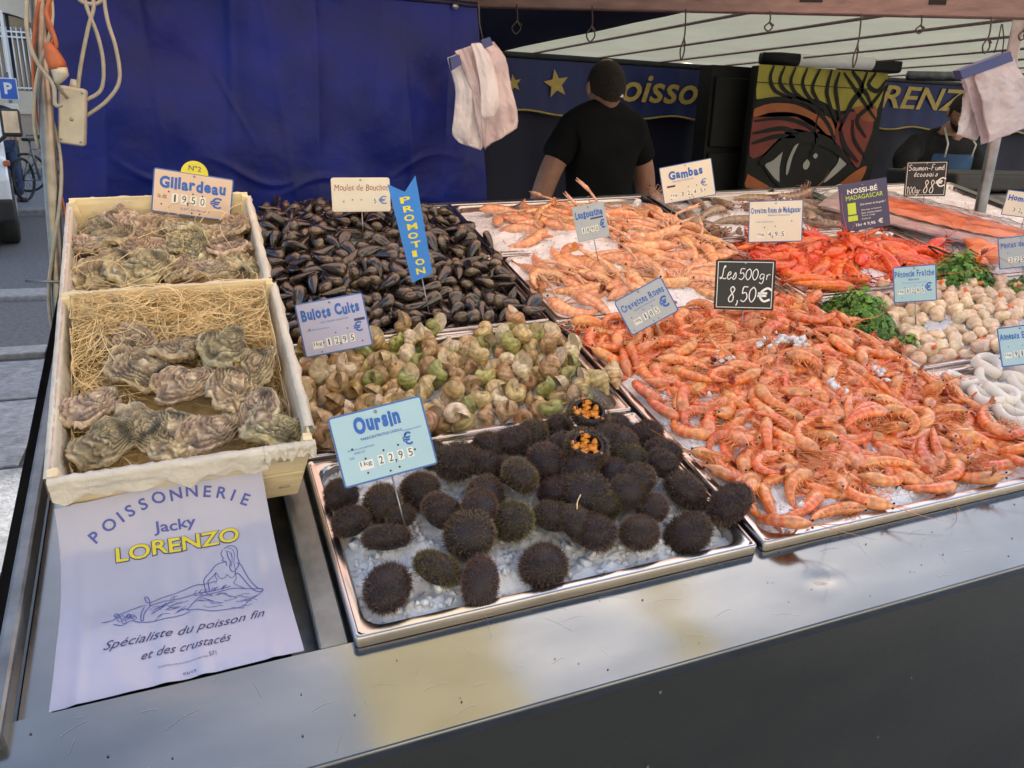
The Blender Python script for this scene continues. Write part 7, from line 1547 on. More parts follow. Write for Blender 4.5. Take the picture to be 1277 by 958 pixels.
# ================================================================== price signs
def rrect(w, h, r, z, n=4, inset=0):
    return [(p[0], p[1] + h / 2, p[2]) for p in rring(-w / 2 + inset, w / 2 - inset, -h / 2 + inset, h / 2 - inset, max(.0005, r - inset), z, n)]
def plate_mesh(w, h, r, z0, z1, m, inset=0, sm=4):
    a = rrect(w, h, r, z0, sm, inset); b_ = rrect(w, h, r, z1, sm, inset); n = len(a)
    mb = MB(); mb.add(a + b_, [tuple(range(n - 1, -1, -1)), tuple(range(n, 2 * n))] + [(i, (i + 1) % n, n + (i + 1) % n, n + i) for i in range(n)])
    return mb.mesh('plate', [M[m]], False)
SIGNS = {'gillardeau': ([0.0078, 1.4392, 0.1702], [0.982, -0.0682, -0.176], [0.1887, 0.3305, 0.9248], 0.128, 0.0735), 'moules': ([0.3443, 1.6279, 0.1], [0.9854, -0.169, 0.0226], [0.0357, 0.3339, 0.9419], 0.1209, 0.0696), 'promotion': ([0.3855, 1.3066, 0.076], [0.9692, -0.1517, 0.1941], [-0.1119, 0.4308, 0.8955], 0.0514, 0.1859), 'bulots': ([0.2018, 1.1389, 0.0398], [0.987, -0.0727, 0.1431], [-0.0913, 0.4789, 0.8731], 0.1079, 0.0866), 'oursin': ([0.1908, 0.7539, 0.075], [0.98, -0.071, 0.1858], [-0.1072, 0.5982, 0.7941], 0.114, 0.086), 'langoustine': ([0.8036, 1.4427, 0.0797], [0.9085, -0.3088, 0.2815], [-0.131, 0.4293, 0.8936], 0.0686, 0.075), 'gambas': ([1.2668, 1.7787, 0.0391], [0.8658, -0.4072, 0.2909], [-0.1159, 0.4024, 0.9081], 0.1386, 0.0979), 'crevettes': ([0.7618, 1.1007, 0.05], [0.8234, -0.1802, 0.538], [-0.3468, 0.5905, 0.7287], 0.0955, 0.0705), 'chalk500': ([0.9483, 1.0978, 0.0602], [0.8429, -0.5215, 0.1323], [0.1085, 0.4057, 0.9076], 0.1079, 0.0932), 'madagascar': ([1.3195, 1.4758, 0.0293], [0.8286, -0.5317, 0.1754], [0.0419, 0.3713, 0.9276], 0.1251, 0.0992), 'nossibe': ([1.5979, 1.4745, 0.0483], [0.7759, -0.5436, 0.3201], [-0.0646, 0.4363, 0.8975], 0.1133, 0.1192), 'saumon': ([2.0116, 1.6858, 0.0488], [0.7449, -0.64, 0.1884], [0.039, 0.3236, 0.9454], 0.1102, 0.0999), 'petoncle': ([1.37, 1.083, 0.0441], [0.7518, -0.5955, 0.2831], [0.0277, 0.4575, 0.8888], 0.08, 0.0742), 'homard': ([2.1646, 1.472, 0.0498], [0.6698, -0.7402, 0.0585], [0.1621, 0.2227, 0.9613], 0.1172, 0.0695), 'pinces': ([1.7941, 1.1755, 0.0515], [0.6917, -0.6343, 0.3452], [-0.0158, 0.4647, 0.8853], 0.0952, 0.0729), 'squid': ([1.3695, 0.8207, 0.0393], [0.6942, -0.6044, 0.3908], [0.0127, 0.5531, 0.833], 0.0717, 0.0719)}
def sign(key, label, plate, border, items, r=.004, bw=.0022, pin=.05, cat='price sign', name='price_sign'):
    o_, rt, up, w, h = SIGNS[key]
    rt, up = Vector(rt), Vector(up); n = rt.cross(up)
    m4 = Matrix((rt, up, n)).transposed().to_4x4(); m4.translation = Vector(o_)
    o = thing(name, label, cat, CF @ m4)
    link('sign_edge', plate_mesh(w, h, r, -.0012, 0, border), o)
    link('plate', plate_mesh(w, h, r, .0002, .0008, plate, bw), o)
    by = {}
    for it in items:
        t, x, y, tw, th, m = it[:6]; bold = it[6] if len(it) > 6 else 0; sh = it[7] if len(it) > 7 else 0
        mb = by.setdefault((m, 'lettering'), MB())
        z = .0012
        X_, Y_, W_, H_ = (x - .5) * w, y * h, tw * w, th * h
        if t == '#dot':
            mb.add([(X_ + W_ * math.cos(2 * PI * k / 10), Y_ + W_ * math.sin(2 * PI * k / 10), z + .0003) for k in range(10)], [tuple(range(10))])
        elif t == '#rect': mb.add([(X_, Y_, z - .0002), (X_ + W_, Y_, z - .0002), (X_ + W_, Y_ + H_, z - .0002), (X_, Y_ + H_, z - .0002)], [(0, 1, 2, 3)])
        elif t.startswith('~'):     # bouncing sign-writer's letters
            s = t[1:]; bold += .018 if len(s) < 13 else -.012; g = [text_geo(c, bold, sh) if c != ' ' else None for c in s]
            tot = sum((q[2] if q else .30) + .07 for q in g); k = W_ / tot; cx = X_; base = .74
            for j, (c, q) in enumerate(zip(s, g)):
                if q:
                    hh = q[3] / base * H_; low = .0
                    if c in 'gjpqy': low = -.24 * H_
                    if c in ',': low = -.1 * H_
                    put_text(mb, c, cx, Y_ + low + .04 * H_ * (1 if j % 2 else -1), q[2] * k, hh, z, bold, sh)
                cx += ((q[2] if q else .30) + .07) * k
        else: put_text(mb, t, X_, Y_, W_, H_, z, bold, sh)
    for (m, nm), mb in by.items(): link(nm, mb.mesh(nm, [M[m]], False), o)
    if pin: link('pin', MB().tube([(0, .003, -.002), (0, -pin, -.002)], .0012, 5).mesh('pin', [M['staple']]), o)
    link('rivet', MB().tube([(0, h * .93, .0008), (0, h * .93, .0022)], [.0022, .0014], 8).mesh('rivet', [M['staple']]), o)
    return o, w, h
M['inkblue'] = mat('sign_writer_blue', (.015, .12, .46), .4)
M['digit'] = mat('black_digits', (.02, .02, .02), .4)
M['tile'] = mat('white_digit_tiles', (.80, .80, .74), .4)
def price(kg, digs, x0, y0, dw, dh, gap):
    it = []
    if kg: it += [('#rect', x0 - .20, y0 - .01, .15, dh * .9, 'tile'), (kg, x0 - .185, y0 + .03, .12, dh * .55, 'digit')]
    x = x0
    for c in digs:
        if c == ',': it.append((',', x - gap * .35, y0 - dh * .18, dw * .28, dh * .4, 'digit')); continue
        it += [('#rect', x, y0, dw, dh, 'tile'), (c, x + dw * (.36 if c == '1' else .18), y0 + dh * .12, dw * (.28 if c == '1' else .64), dh * .76, 'digit')]
        x += gap
    return it
def dots(ps): return [('#dot', x, y, .011, 0, 'dark') for x, y in ps]
sign('gillardeau', 'peach sign reading Gillardeau 19,50 € with a yellow number disc on top', 'peach_plate', 'signblue',
     [('~Gillardeau', .08, .58, .84, .26, 'inkblue', .03), ('la dz', .07, .34, .11, .10, 'digit'), ('€', .72, .26, .15, .26, 'inkblue', .02), ('ÉLEVÉ EN FRANCE', .36, .13, .36, .06, 'inkblue')] + price('', '19,50', .24, .26, .08, .22, .115) + dots([(.2, .5), (.5, .52), (.62, .5), (.12, .2), (.5, .08), (.6, .08)]), pin=.02)
o_, rt, up, w, h = SIGNS['gillardeau']
go, _, _ = bpy.data.objects['price_sign'], 0, 0
mb = MB(); n = 24; vs = [(.022 * math.cos(PI * k / n), .022 * math.sin(PI * k / n), 0) for k in range(n + 1)]; mb.add(vs + [(v[0], v[1], .001) for v in vs], [tuple(range(n, -1, -1)), tuple(range(n + 1, 2 * n + 2))] + [(k, k + 1, n + 2 + k, n + 1 + k) for k in range(n)])
dk = link('number_disc', mb.mesh('number_disc', [M['yellow']], False), go, T(0, h * .985, -.0006))
mb = MB(); put_text(mb, 'N°2', -.010, .005, .020, .009, .0014, .01); link('disc_lettering', mb.mesh('disc_lettering', [M['ink_dark']], False), dk)
sign('moules', 'cream sign reading Moules de Bouchot standing behind the mussels', 'cream_plate', 'cream_plate', [('~Moules de Bouchot', .05, .62, .93, .20, 'red_ink', .01, .15), ('€', .80, .22, .14, .24, 'inkblue')] + price('', '5', .70, .22, .07, .18, .1) + dots([(.2, .3), (.5, .35), (.35, .35)]), r=.005)
# the forked PROMOTION pennant
o_, rt, up, w, h = SIGNS['promotion']; rt, up = Vector(rt), Vector(up); n_ = rt.cross(up)
m4 = Matrix((rt, up, n_)).transposed().to_4x4(); m4.translation = Vector(o_)
pp = thing('promotion_pennant', 'tall bright blue forked pennant with yellow PROMOTION lettering stuck in the mussels', 'sign', CF @ m4)
out = [(-.0190, 0), (.0210, .010), (.026, h * 1.0), (.0015, h * .865), (-.026, h * .965)]
mb = MB(); mb.add([(a, b_, 0) for a, b_ in out] + [(a, b_, .0012) for a, b_ in out], [(4, 3, 0), (3, 2, 1), (3, 1, 0), (5, 8, 9), (6, 7, 8), (5, 6, 8)] + [(i, (i + 1) % 5, 5 + (i + 1) % 5, 5 + i) for i in range(5)])
link('plate', mb.mesh('plate', [M['promo']], False), pp)
mb = MB()
for k, c in enumerate('PROMOTION'):
    w1 = lerp(.0190, .0165, k / 8); put_text(mb, c, .0005 + .0010 * k / 8 - w1 / 2 + (.001 if k % 2 else -.001), h * .760 - k * h * .0865, w1 if c != 'I' else w1 * .5, h * .060, .0016, .03)
link('lettering', mb.mesh('lettering', [M['yellow']], False), pp)
link('pin', MB().tube([(0, .004, -.001), (0, -.06, -.001)], .0012, 5).mesh('pin', [M['staple']]), pp)
sign('bulots', 'lilac sign reading Bulots Cuits 12,95 € in front of the mussels', 'lilac_plate', 'signblue', [('~Bulots Cuits', .06, .66, .86, .20, 'inkblue', .035), ('BUCCINUM UNDATUM', .32, .57, .40, .035, 'inkblue'), ('PÊCHÉ EN ATLANTIQUE', .10, .46, .32, .035, 'inkblue'), ('€', .77, .30, .13, .19, 'inkblue', .02), ('#rect', .80, .50, .16, .05, 'ink_dark')]
     + price('1kg', '12,95', .34, .14, .075, .15, .115) + dots([(.14, .50), (.5, .36), (.68, .40), (.30, .22), (.86, .12), (.25, .06)]))
sign('oursin', 'pale blue sign reading Oursin 22,95 € standing over the sea urchins', 'sky_plate', 'signblue', [('~Oursin', .24, .68, .50, .22, 'inkblue', .04), ('PARACENTROTUS LIVIDUS', .28, .58, .44, .040, 'inkblue', .01), ('PÊCHÉ EN ATLANTIQUE', .12, .47, .28, .030, 'inkblue'), ('NORD-EST', .18, .42, .12, .028, 'inkblue'), ('TECHNIQUE DE PÊCHE', .72, .56, .20, .028, 'inkblue'), ('ZONE', .12, .36, .05, .03, 'inkblue'), ('€', .70, .36, .10, .19, 'inkblue', .02)]
     + price('1kg', '22,95', .40, .19, .065, .14, .105) + dots([(.17, .50), (.74, .52), (.28, .33), (.48, .38), (.64, .40), (.80, .28), (.27, .13), (.50, .08), (.60, .10)]), pin=.07)
sign('langoustine', 'small grey sign reading Langoustine 18,90 € among the langoustines', 'grey_plate', 'grey_plate', [('~Langoustine', .06, .64, .86, .20, 'inkblue', .03), ('#rect', .5, .56, .40, .05, 'ink_dark'), ('€', .76, .26, .16, .26, 'inkblue', .03)] + price('', '18,90', .18, .22, .10, .16, .14) + dots([(.2, .5), (.5, .12), (.6, .12)]), r=.003)
sign('gambas', 'cream sign reading Gambas 32,45 € with blue edge at the back of the counter', 'cream_plate', 'signblue', [('~Gambas', .16, .62, .66, .22, 'inkblue', .03), ('PENAEUS VANNAMEI', .22, .54, .40, .035, 'inkblue'), ('#rect', .10, .42, .16, .05, 'digit'), ('€', .74, .30, .12, .20, 'inkblue')] + price('1kg', '32,45', .34, .12, .07, .15, .12) + dots([(.5, .36), (.66, .36), (.80, .2), (.5, .06), (.57, .06), (.15, .1)]), r=.003)
sign('crevettes', 'tilted grey green sign reading Crevettes Roses 1,85 € above the cooked prawns', 'grey_plate', 'signblue', [('~Crevettes Roses', .06, .62, .88, .19, 'inkblue', .035), ('PENAEUS VANNAMEI', .26, .53, .44, .035, 'inkblue'), ('€', .74, .24, .17, .30, 'inkblue', .03)] + price('100g', '1,85', .36, .20, .08, .17, .12) + dots([(.16, .42), (.42, .46), (.6, .44), (.10, .1), (.5, .08), (.6, .08)]), r=.006)
sign('madagascar', 'cream sign reading Crevettes Roses de Madagascar behind the bright red prawns', 'cream_plate', 'signblue', [('~Crevettes Roses de Madagascar', .04, .70, .92, .14, 'inkblue', .04), ('PENAEUS MONODON', .36, .63, .4, .03, 'inkblue'), ('ÉLEVÉ À MADAGASCAR', .14, .48, .32, .03, 'inkblue')] + price('1kg', '4,95', .36, .12, .08, .15, .12) + dots([(.3, .36), (.5, .38), (.8, .5)]), r=.002)
sign('petoncle', 'pale blue sign reading Pétoncle Fraîche 12,95 € standing in the scallops', 'sky_plate', 'signblue', [('~Pétoncle Fraîche', .04, .70, .92, .18, 'inkblue', .03), ('Blanchie', .36, .60, .24, .06, 'inkblue'), ('PÊCHÉ EN ATLANTIQUE NORD', .22, .52, .56, .03, 'inkblue'), ('€', .73, .28, .16, .24, 'inkblue', .02)] + price('1kg', '12,95', .30, .24, .07, .15, .115) + dots([(.26, .42), (.5, .45), (.68, .45), (.2, .14)]), r=.002)
sign('homard', 'pale sign reading Homard Bleu at the right edge behind the salmon', 'cream_plate', 'signblue', [('~Homard Bleu', .06, .60, .88, .22, 'inkblue', .03)] + price('', '32,5', .20, .16, .08, .20, .12), r=.002)
sign('pinces', 'grey sign reading Pinces de Crabe at the right edge above the crab claws', 'grey_plate', 'signblue', [('~Pinces de Crabe', .06, .66, .88, .18, 'inkblue', .03)] + price('', '22,5', .20, .18, .09, .18, .13) + dots([(.2, .5)]), r=.002)
sign('squid', 'pale blue sign reading Anneaux Encornet standing in the squid rings', 'sky_plate', 'signblue', [('~Anneaux Encornet', .04, .68, .92, .17, 'inkblue', .04), ('€', .76, .24, .15, .24, 'inkblue', .02)] + price('1kg', '9,15', .30, .22, .09, .16, .13) + dots([(.2, .5), (.5, .5)]), r=.002)
# ------------------------------------------------------------------ hand-written chalkboards
ST = {'L': [[(.45, .9), (.55, 1), (.45, 1.05), (.35, .8), (.3, .3), (.15, .05), (.05, .15), (.3, .12), (.6, .05), (.75, .15)]], 'e': [[(.1, .28), (.45, .42), (.4, .6), (.2, .5), (.12, .2), (.3, .02), (.6, .2)]],
      's': [[(.1, .1), (.35, .55), (.45, .2), (.25, .02), (.08, .1)]], '5': [[(.65, 1), (.25, .98), (.18, .55)], [(.18, .55), (.5, .62), (.65, .3), (.4, .02), (.1, .12)]], '0': [[(.4, 1), (.12, .75), (.1, .3), (.35, 0), (.62, .3), (.62, .75), (.4, 1)]],
      'g': [[(.5, .5), (.25, .55), (.12, .3), (.25, .08), (.48, .3), (.5, .5), (.48, -.1), (.35, -.32), (.12, -.2)]], 'r': [[(.15, .5), (.15, .02)], [(.15, .3), (.3, .52), (.45, .48)]], '8': [[(.55, .85), (.35, 1), (.18, .8), (.5, .35), (.45, .05), (.2, .0), (.1, .25), (.5, .7), (.55, .85)]],
      ',': [[(.15, .1), (.18, -.05), (.08, -.25)]], 'S': [[(.6, .85), (.4, 1), (.15, .85), (.2, .6), (.5, .45), (.55, .15), (.3, 0), (.08, .12)]], 'a': [[(.5, .45), (.25, .55), (.1, .25), (.28, .02), (.48, .25), (.5, .5), (.52, .02)]],
      'u': [[(.1, .5), (.12, .1), (.3, .0), (.48, .2), (.5, .5), (.52, .02)]], 'm': [[(.08, .5), (.1, 0)], [(.1, .35), (.22, .52), (.3, .35), (.3, 0)], [(.3, .35), (.45, .52), (.54, .35), (.55, 0)]], 'o': [[(.3, .52), (.1, .28), (.28, .0), (.5, .25), (.3, .52)]], 'n': [[(.1, .5), (.12, 0)], [(.12, .32), (.3, .52), (.48, .35), (.5, 0)]],
      '-': [[(.1, .3), (.45, .3)]], 'F': [[(.6, 1), (.15, .98), (.12, 0)], [(.13, .55), (.45, .55)]], 'é': [[(.1, .28), (.45, .42), (.4, .6), (.2, .5), (.12, .2), (.3, .02), (.6, .2)], [(.3, .72), (.45, .88)]], 'c': [[(.5, .45), (.3, .55), (.1, .3), (.25, .02), (.5, .1)]], 'i': [[(.2, .5), (.2, 0)], [(.2, .7), (.21, .74)]],
      '1': [[(.15, .75), (.35, 1), (.35, 0)]], ':': [[(.2, .42), (.21, .46)], [(.2, .08), (.21, .12)]], '€': [[(.7, .85), (.45, 1), (.18, .7), (.18, .3), (.42, 0), (.7, .15)], [(.02, .6), (.5, .62)], [(.02, .4), (.48, .42)]], 'h': [[(.1, 1), (.1, 0)], [(.1, .35), (.3, .52), (.45, .35), (.45, 0)]], '.': [[(.1, .02), (.12, .05)]]}
def hand(mb, s, x, y, w, h, lw, sl=.12):
    adv = [(.75 if c in 'LSF€508' else .62 if c != ',' else .34) if c != ' ' else .4 for c in s]; k = w / sum(adv); cx = x
    for c, a in zip(s, adv):
        for st in ST.get(c, []):
            pts = [(cx + (p[0] + sl * p[1]) * k, y + p[1] * h) for p in st]
            stroke(mb, smooth_path(pts, 4) if len(pts) > 2 else pts, lw, z=.0013)
        cx += a * k
def chalk(key, label, lines, r, m='slate'):
    o, w, h = sign(key, label, m, 'black', [], r=r, bw=.0015, cat='chalkboard sign', name='chalkboard_sign')
    mb = MB(); i = .0045; c = [(-w / 2 + i, i), (w / 2 - i, i), (w / 2 - i, h - i), (-w / 2 + i, h - i)]
    for a, b_ in ((0, 1), (1, 2), (2, 3), (3, 0)):
        A_, B_ = Vector(c[a]), Vector(c[b_]); e = (B_ - A_).normalized() * .0006; stroke(mb, [A_ - e, B_ + e], .0012, z=.0012 + .0001 * (a % 2))
    link('white_frame_line', mb.mesh('white_frame_line', [M['chalk']], False), o)
    mb = MB()
    for s, x, y, tw, th, lw in lines: hand(mb, s, (x - .5) * w, y * h, tw * w, th * h, lw)
    link('handwriting', mb.mesh('handwriting', [M['chalk']], False), o)
chalk('chalk500', 'black chalkboard sign with white handwriting Les 500gr 8,50 € among the cooked prawns', [('Les', .07, .60, .30, .26, .0016), ('500', .38, .60, .34, .22, .0016), ('gr', .72, .60, .22, .22, .0014), ('8,50', .22, .16, .48, .30, .0019), ('€', .70, .18, .24, .26, .0040)], .003)
chalk('saumon', 'black chalkboard sign with white handwriting Saumon Fumé 88 € above the salmon', [('Saumon-Fumé', .06, .74, .86, .16, .0014), ('écossais', .20, .56, .58, .16, .0013), ('100gr:', .05, .08, .42, .20, .0013), ('88', .45, .10, .28, .36, .0018), ('€', .72, .28, .24, .24, .0038)], .003)
sign('nossibe', 'dark violet card reading NOSSI-BÉ MADAGASCAR behind the bright red prawns', 'violet_plate', 'violet_plate', [('NOSSI-BÉ', .18, .77, .62, .13, 'tile', .02), ('MADAGASCAR', .14, .64, .76, .095, 'lime', 0), ('#rect', .16, .34, .17, .24, 'lime'), ('#rect', .15, .20, .20, .11, 'lime'), ('Une saveur et du goût !', .42, .49, .52, .055, 'tile', .01, .3),
     ('Elevage artisanal', .44, .38, .40, .04, 'tile'), ('Sans conservateur', .43, .32, .42, .04, 'tile'), ('Terre rouge', .43, .26, .28, .04, 'tile'), ('Cuite ici', .43, .20, .18, .04, 'tile'), ('1kg 4 9,95', .30, .06, .40, .08, 'tile', .02), ('€', .76, .08, .10, .10, 'tile', .02)], r=.001, bw=.0002, cat='card sign', name='card_sign')
# ================================================================== hanging bundles of bags
hb = thing('bag_bundle', 'bundle of white carrier bags hanging from the beam beside the blue tarpaulin', 'bag bundle')
def bagleaf(name, px, Y, m, parent, amp=.008, seed=0, th=.006):
    """a limp packet of film: outline given as left and right edges from top to bottom"""
    Ls, Rs = px
    Lp = [at(x, y, Y) for x, y in Ls]; Rp = [at(x, y, Y) for x, y in Rs]
    Lp, Rp = smooth_path(Lp, 5), smooth_path(Rp, 5); n = 48; nu = 30
    def rs_(P): return [P[0] if i == 0 else P[-1] if i == n - 1 else P[int(i * (len(P) - 1) / (n - 1))].lerp(P[min(len(P) - 1, int(i * (len(P) - 1) / (n - 1)) + 1)], (i * (len(P) - 1) / (n - 1)) % 1) for i in range(n)]
    Lp, Rp = rs_(Lp), rs_(Rp)
    def fn(u, v, s):
        a = Lp[min(n - 1, int(v * (n - 1) + .5))]; b_ = Rp[min(n - 1, int(v * (n - 1) + .5))]
        p = a.lerp(b_, u); bulge = math.sin(PI * u) * math.sin(PI * min(1, v * .95 + .05)) ** .5
        w = noise.noise(Vector((u * 2.2 + seed, v * 4, seed))) * amp + math.sin(u * 16 + seed + 2 * v) * amp * .25 + amp * .45 * abs(noise.noise(Vector((u * 7 + seed, v * 9, seed)))) + amp * .25 * noise.noise(Vector((u * 15, v * 21 + seed, seed)))
        return p + Vector((0, -s * th * bulge + w, 0))
    mb = MB(); mb.grid(lambda u, v: fn(u, v, 1), nu, n - 1); mb.grid(lambda u, v: fn(1 - u, v, -1), nu, n - 1)
    return link(name, mb.mesh(name, [M[m]], merge=.0003), parent)
bagleaf('bag_packet', ([(588, 54), (584, 80), (584, 110), (600, 150), (604, 186)], [(616, 52), (632, 75), (638, 110), (646, 145), (645, 160)]), 1.93, 'bag_pink', hb, seed=1)
bagleaf('bag_packet', ([(558, 72), (563, 90), (568, 115), (566, 140), (564, 165), (572, 178)], [(584, 62), (592, 90), (596, 120), (600, 150), (602, 180), (600, 188)]), 1.905, 'bag', hb, seed=2, th=.02)
bagleaf('bag_packet', ([(567, 64), (578, 90), (588, 120), (596, 160), (602, 183)], [(590, 56), (600, 80), (606, 110), (610, 150), (606, 188)]), 1.885, 'bag_pink', hb, seed=3, th=.01)
bagleaf('bag_packet', ([(588, 55), (594, 80), (599, 110), (600, 140), (604, 148)], [(602, 54), (614, 75), (620, 100), (622, 130), (616, 146)]), 1.865, 'bag', hb, seed=4, th=.008, amp=.003)
for pts in ([(561, 72), (573, 68), (576, 80), (564, 88)], [(600, 50), (611, 46), (615, 56), (604, 61)]):
    P3 = [at(x, y, 1.86) for x, y in pts]; mb = MB(); mb.add(P3 + [p + Vector((0, .012, 0)) for p in P3], [(3, 2, 1, 0), (4, 5, 6, 7)] + [(i, (i + 1) % 4, 4 + (i + 1) % 4, 4 + i) for i in range(4)]); link('bag_header', mb.mesh('bag_header', [M['bag_clip']], False), hb)
link('hanging_string', MB().tube([at(597, 2, 1.90), at(598, 30, 1.90), at(603, 52, 1.90)], .0016, 5).mesh('hanging_string', [M['rope']]), hb)
h2 = thing('bag_bundle', 'bundle of pinkish plastic bags hanging from a dark header at the right edge', 'bag bundle')
YB = 1.52
bagleaf('bag_packet', ([(1199, 96), (1203, 120), (1197, 150), (1194, 168)], [(1225, 88), (1230, 120), (1226, 150), (1216, 176)]), YB + .03, 'bag', h2, seed=6, th=.01)
bagleaf('bag_packet', ([(1202, 98), (1210, 125), (1218, 150), (1223, 181)], [(1262, 70), (1268, 100), (1275, 130), (1276, 160)]), YB, 'bag_pink', h2, seed=7, th=.012)
bagleaf('bag_packet', ([(1216, 93), (1222, 120), (1228, 150), (1232, 179)], [(1264, 72), (1276, 95), (1290, 125), (1292, 155)]), YB - .02, 'bag_pink', h2, seed=8, th=.012)
P3 = [at(x, y, YB - .03) for x, y in [(1197, 88), (1260, 64), (1264, 76), (1201, 99)]]; mb = MB(); mb.add(P3 + [p + Vector((0, .02, 0)) for p in P3], [(3, 2, 1, 0), (4, 5, 6, 7)] + [(i, (i + 1) % 4, 4 + (i + 1) % 4, 4 + i) for i in range(4)]); link('bag_header', mb.mesh('bag_header', [M['bag_clip']], False), h2)
for i, pts in enumerate(([(1249, 30), (1246, 45), (1240, 66)], [(1250, 30), (1252, 48), (1250, 66)])):
    link('hanging_string', MB().tube([at(x, y, YB - .02) for x, y in pts], .0016, 5).mesh('hanging_string', [M['rope']]), h2)
# ================================================================== people
def skin_mesh(name, verts, edges, radii, m, sub=2, root=0):
    me = bpy.data.meshes.new(name); me.from_pydata([tuple(v) for v in verts], edges, [])
    ob = bpy.data.objects.new('tmp', me); COL.objects.link(ob)
    ob.modifiers.new('s', 'SKIN'); sd = ob.modifiers.new('d', 'SUBSURF'); sd.levels = sub; sd.render_levels = sub
    for i, r in enumerate(radii):
        sv = me.skin_vertices[0].data[i]; sv.radius = r if isinstance(r, tuple) else (r, r); sv.use_root = (i == root)
    dg = bpy.context.evaluated_depsgraph_get(); dg.update()
    out = bpy.data.meshes.new_from_object(ob.evaluated_get(dg))
    out.name = name; out.materials.clear(); out.materials.append(M[m])
    out.polygons.foreach_set('use_smooth', [True] * len(out.polygons))
    bpy.data.objects.remove(ob); return out
def head_mesh(name, m, w=.082, l=.098, h=.116):
    mb = MB()
    def fn(u, v):
        th = PI * v; ph = 2 * PI * u; d = Vector((math.sin(th) * math.sin(ph), -math.sin(th) * math.cos(ph), math.cos(th)))   # faces -y
        x = d.x * w; y = d.y * l; z = d.z * h
        if z < 0: x *= 1 - .30 * (-d.z) ** 1.5; y = y * (1 - .15 * -d.z) - (.012 * -d.z if d.y < 0 else -.012 * -d.z)
        f = max(0, -d.y)
        y -= .024 * math.exp(-(d.x / .16) ** 2 - ((d.z + .18) / .16) ** 2) * f       # nose
        y -= .008 * math.exp(-(d.x / .35) ** 2 - ((d.z + .52) / .10) ** 2) * f + .008 * math.exp(-(d.x / .3) ** 2 - ((d.z + .85) / .15) ** 2) * f
        for s in (-1, 1): y += .011 * math.exp(-((d.x - s * .42) / .2) ** 2 - ((d.z - .05) / .12) ** 2) * f
        y -= .006 * math.exp(-((d.z - .2) / .08) ** 2) * f
        return (x, y, z)
    mb.grid(fn, 40, 32); return mb.mesh(name, [M[m]], merge=.0005)
def add_head(parent, mtx, hair_top, beard=False, long=1.):
    hd = link('head', head_mesh('head', 'skin'), parent, mtx)
    for s in (-1, 1):
        mb = MB(); mb.ball((s * .084, .006, -.012), .03, 10, 8, sq=(.4, .6, 1)); link('ear', mb.mesh('ear', [M['skin']]), hd)
        mb = MB(); mb.ball((s * .031, -.082, .006), .0115, 10, 8); link('eye', mb.mesh('eye', [M['white']]), hd)
        mb = MB(); mb.ball((s * .031, -.0925, .005), .0042, 8, 6); link('pupil', mb.mesh('pupil', [M['eye']]), hd)
    mb = MB(); mb.tube([(-.024, -.089, -.066), (0, -.099, -.063), (.024, -.089, -.066)], [.003, .006, .003], 8); link('mouth', mb.mesh('mouth', [M['redcloth']]), hd)
    def hf(u, v):
        ph = 2 * PI * u; front = max(0, math.cos(ph)); low = lerp(hair_top, .80, 1 - min(1, (1 - front) * 1.3)) if front > .2 else hair_top
        th = PI * v * (.40 if front > .35 else (.53 + .21 * max(0, -math.cos(ph)) + .02 * noise.noise(Vector((u * 30, 0, 3)))))
        d = Vector((math.sin(th) * math.sin(ph), -math.sin(th) * math.cos(ph), math.cos(th)))
        k = 1.035 * long + .012 * noise.noise(d * 9)
        return (d.x * .084 * k * (1 + .05 * d.z * d.z), d.y * .098 * k + .002, d.z * .110 * k)
    mb = MB(); mb.grid(hf, 40, 20); link('hair', mb.mesh('hair', [M['hair']]), hd)
    if beard:
        def bf(u, v):
            ph = lerp(-1.5, 1.5, u); th = lerp(PI * .62, PI * .93, v)
            d = Vector((math.sin(th) * math.sin(ph), -math.sin(th) * math.cos(ph), math.cos(th))); k = 1.05
            return (d.x * .076 * k * (1 - .22 * -d.z), d.y * .098 * k - .013, d.z * .122 * k)
        mb = MB(); mb.grid(bf, 24, 10); link('beard', mb.mesh('beard', [M['hair']]), hd)
    return hd
def hand_on(verts, edges, radii, wrist_i, dirv, side):
    """palm, four unequal bent fingers and a thumb grown from a wrist vertex"""
    w = Vector(verts[wrist_i]); d = Vector(dirv).normalized(); s = Vector(side).normalized(); n = d.cross(s)
    def add(p, r, prev): verts.append(p); radii.append(r); edges.append((prev, len(verts) - 1)); return len(verts) - 1
    palm = add(w + d * .045, (.026, .016), wrist_i); kn = add(w + d * .085, (.030, .012), palm)
    for k, (o, L_) in enumerate(((-.030, .062), (-.010, .075), (.010, .070), (.029, .055))):
        a = add(w + d * .100 + s * o, .0085, kn); b_ = add(w + d * (.100 + L_ * .55) + s * o * 1.1 + n * .010, .0078, a); add(w + d * (.095 + L_ * .9) + s * o * 1.1 + n * .030, .0065, b_)
    a = add(w + d * .055 + s * -.036 + n * .008, .010, palm); add(w + d * .088 + s * -.052 + n * .020, .0085, a)
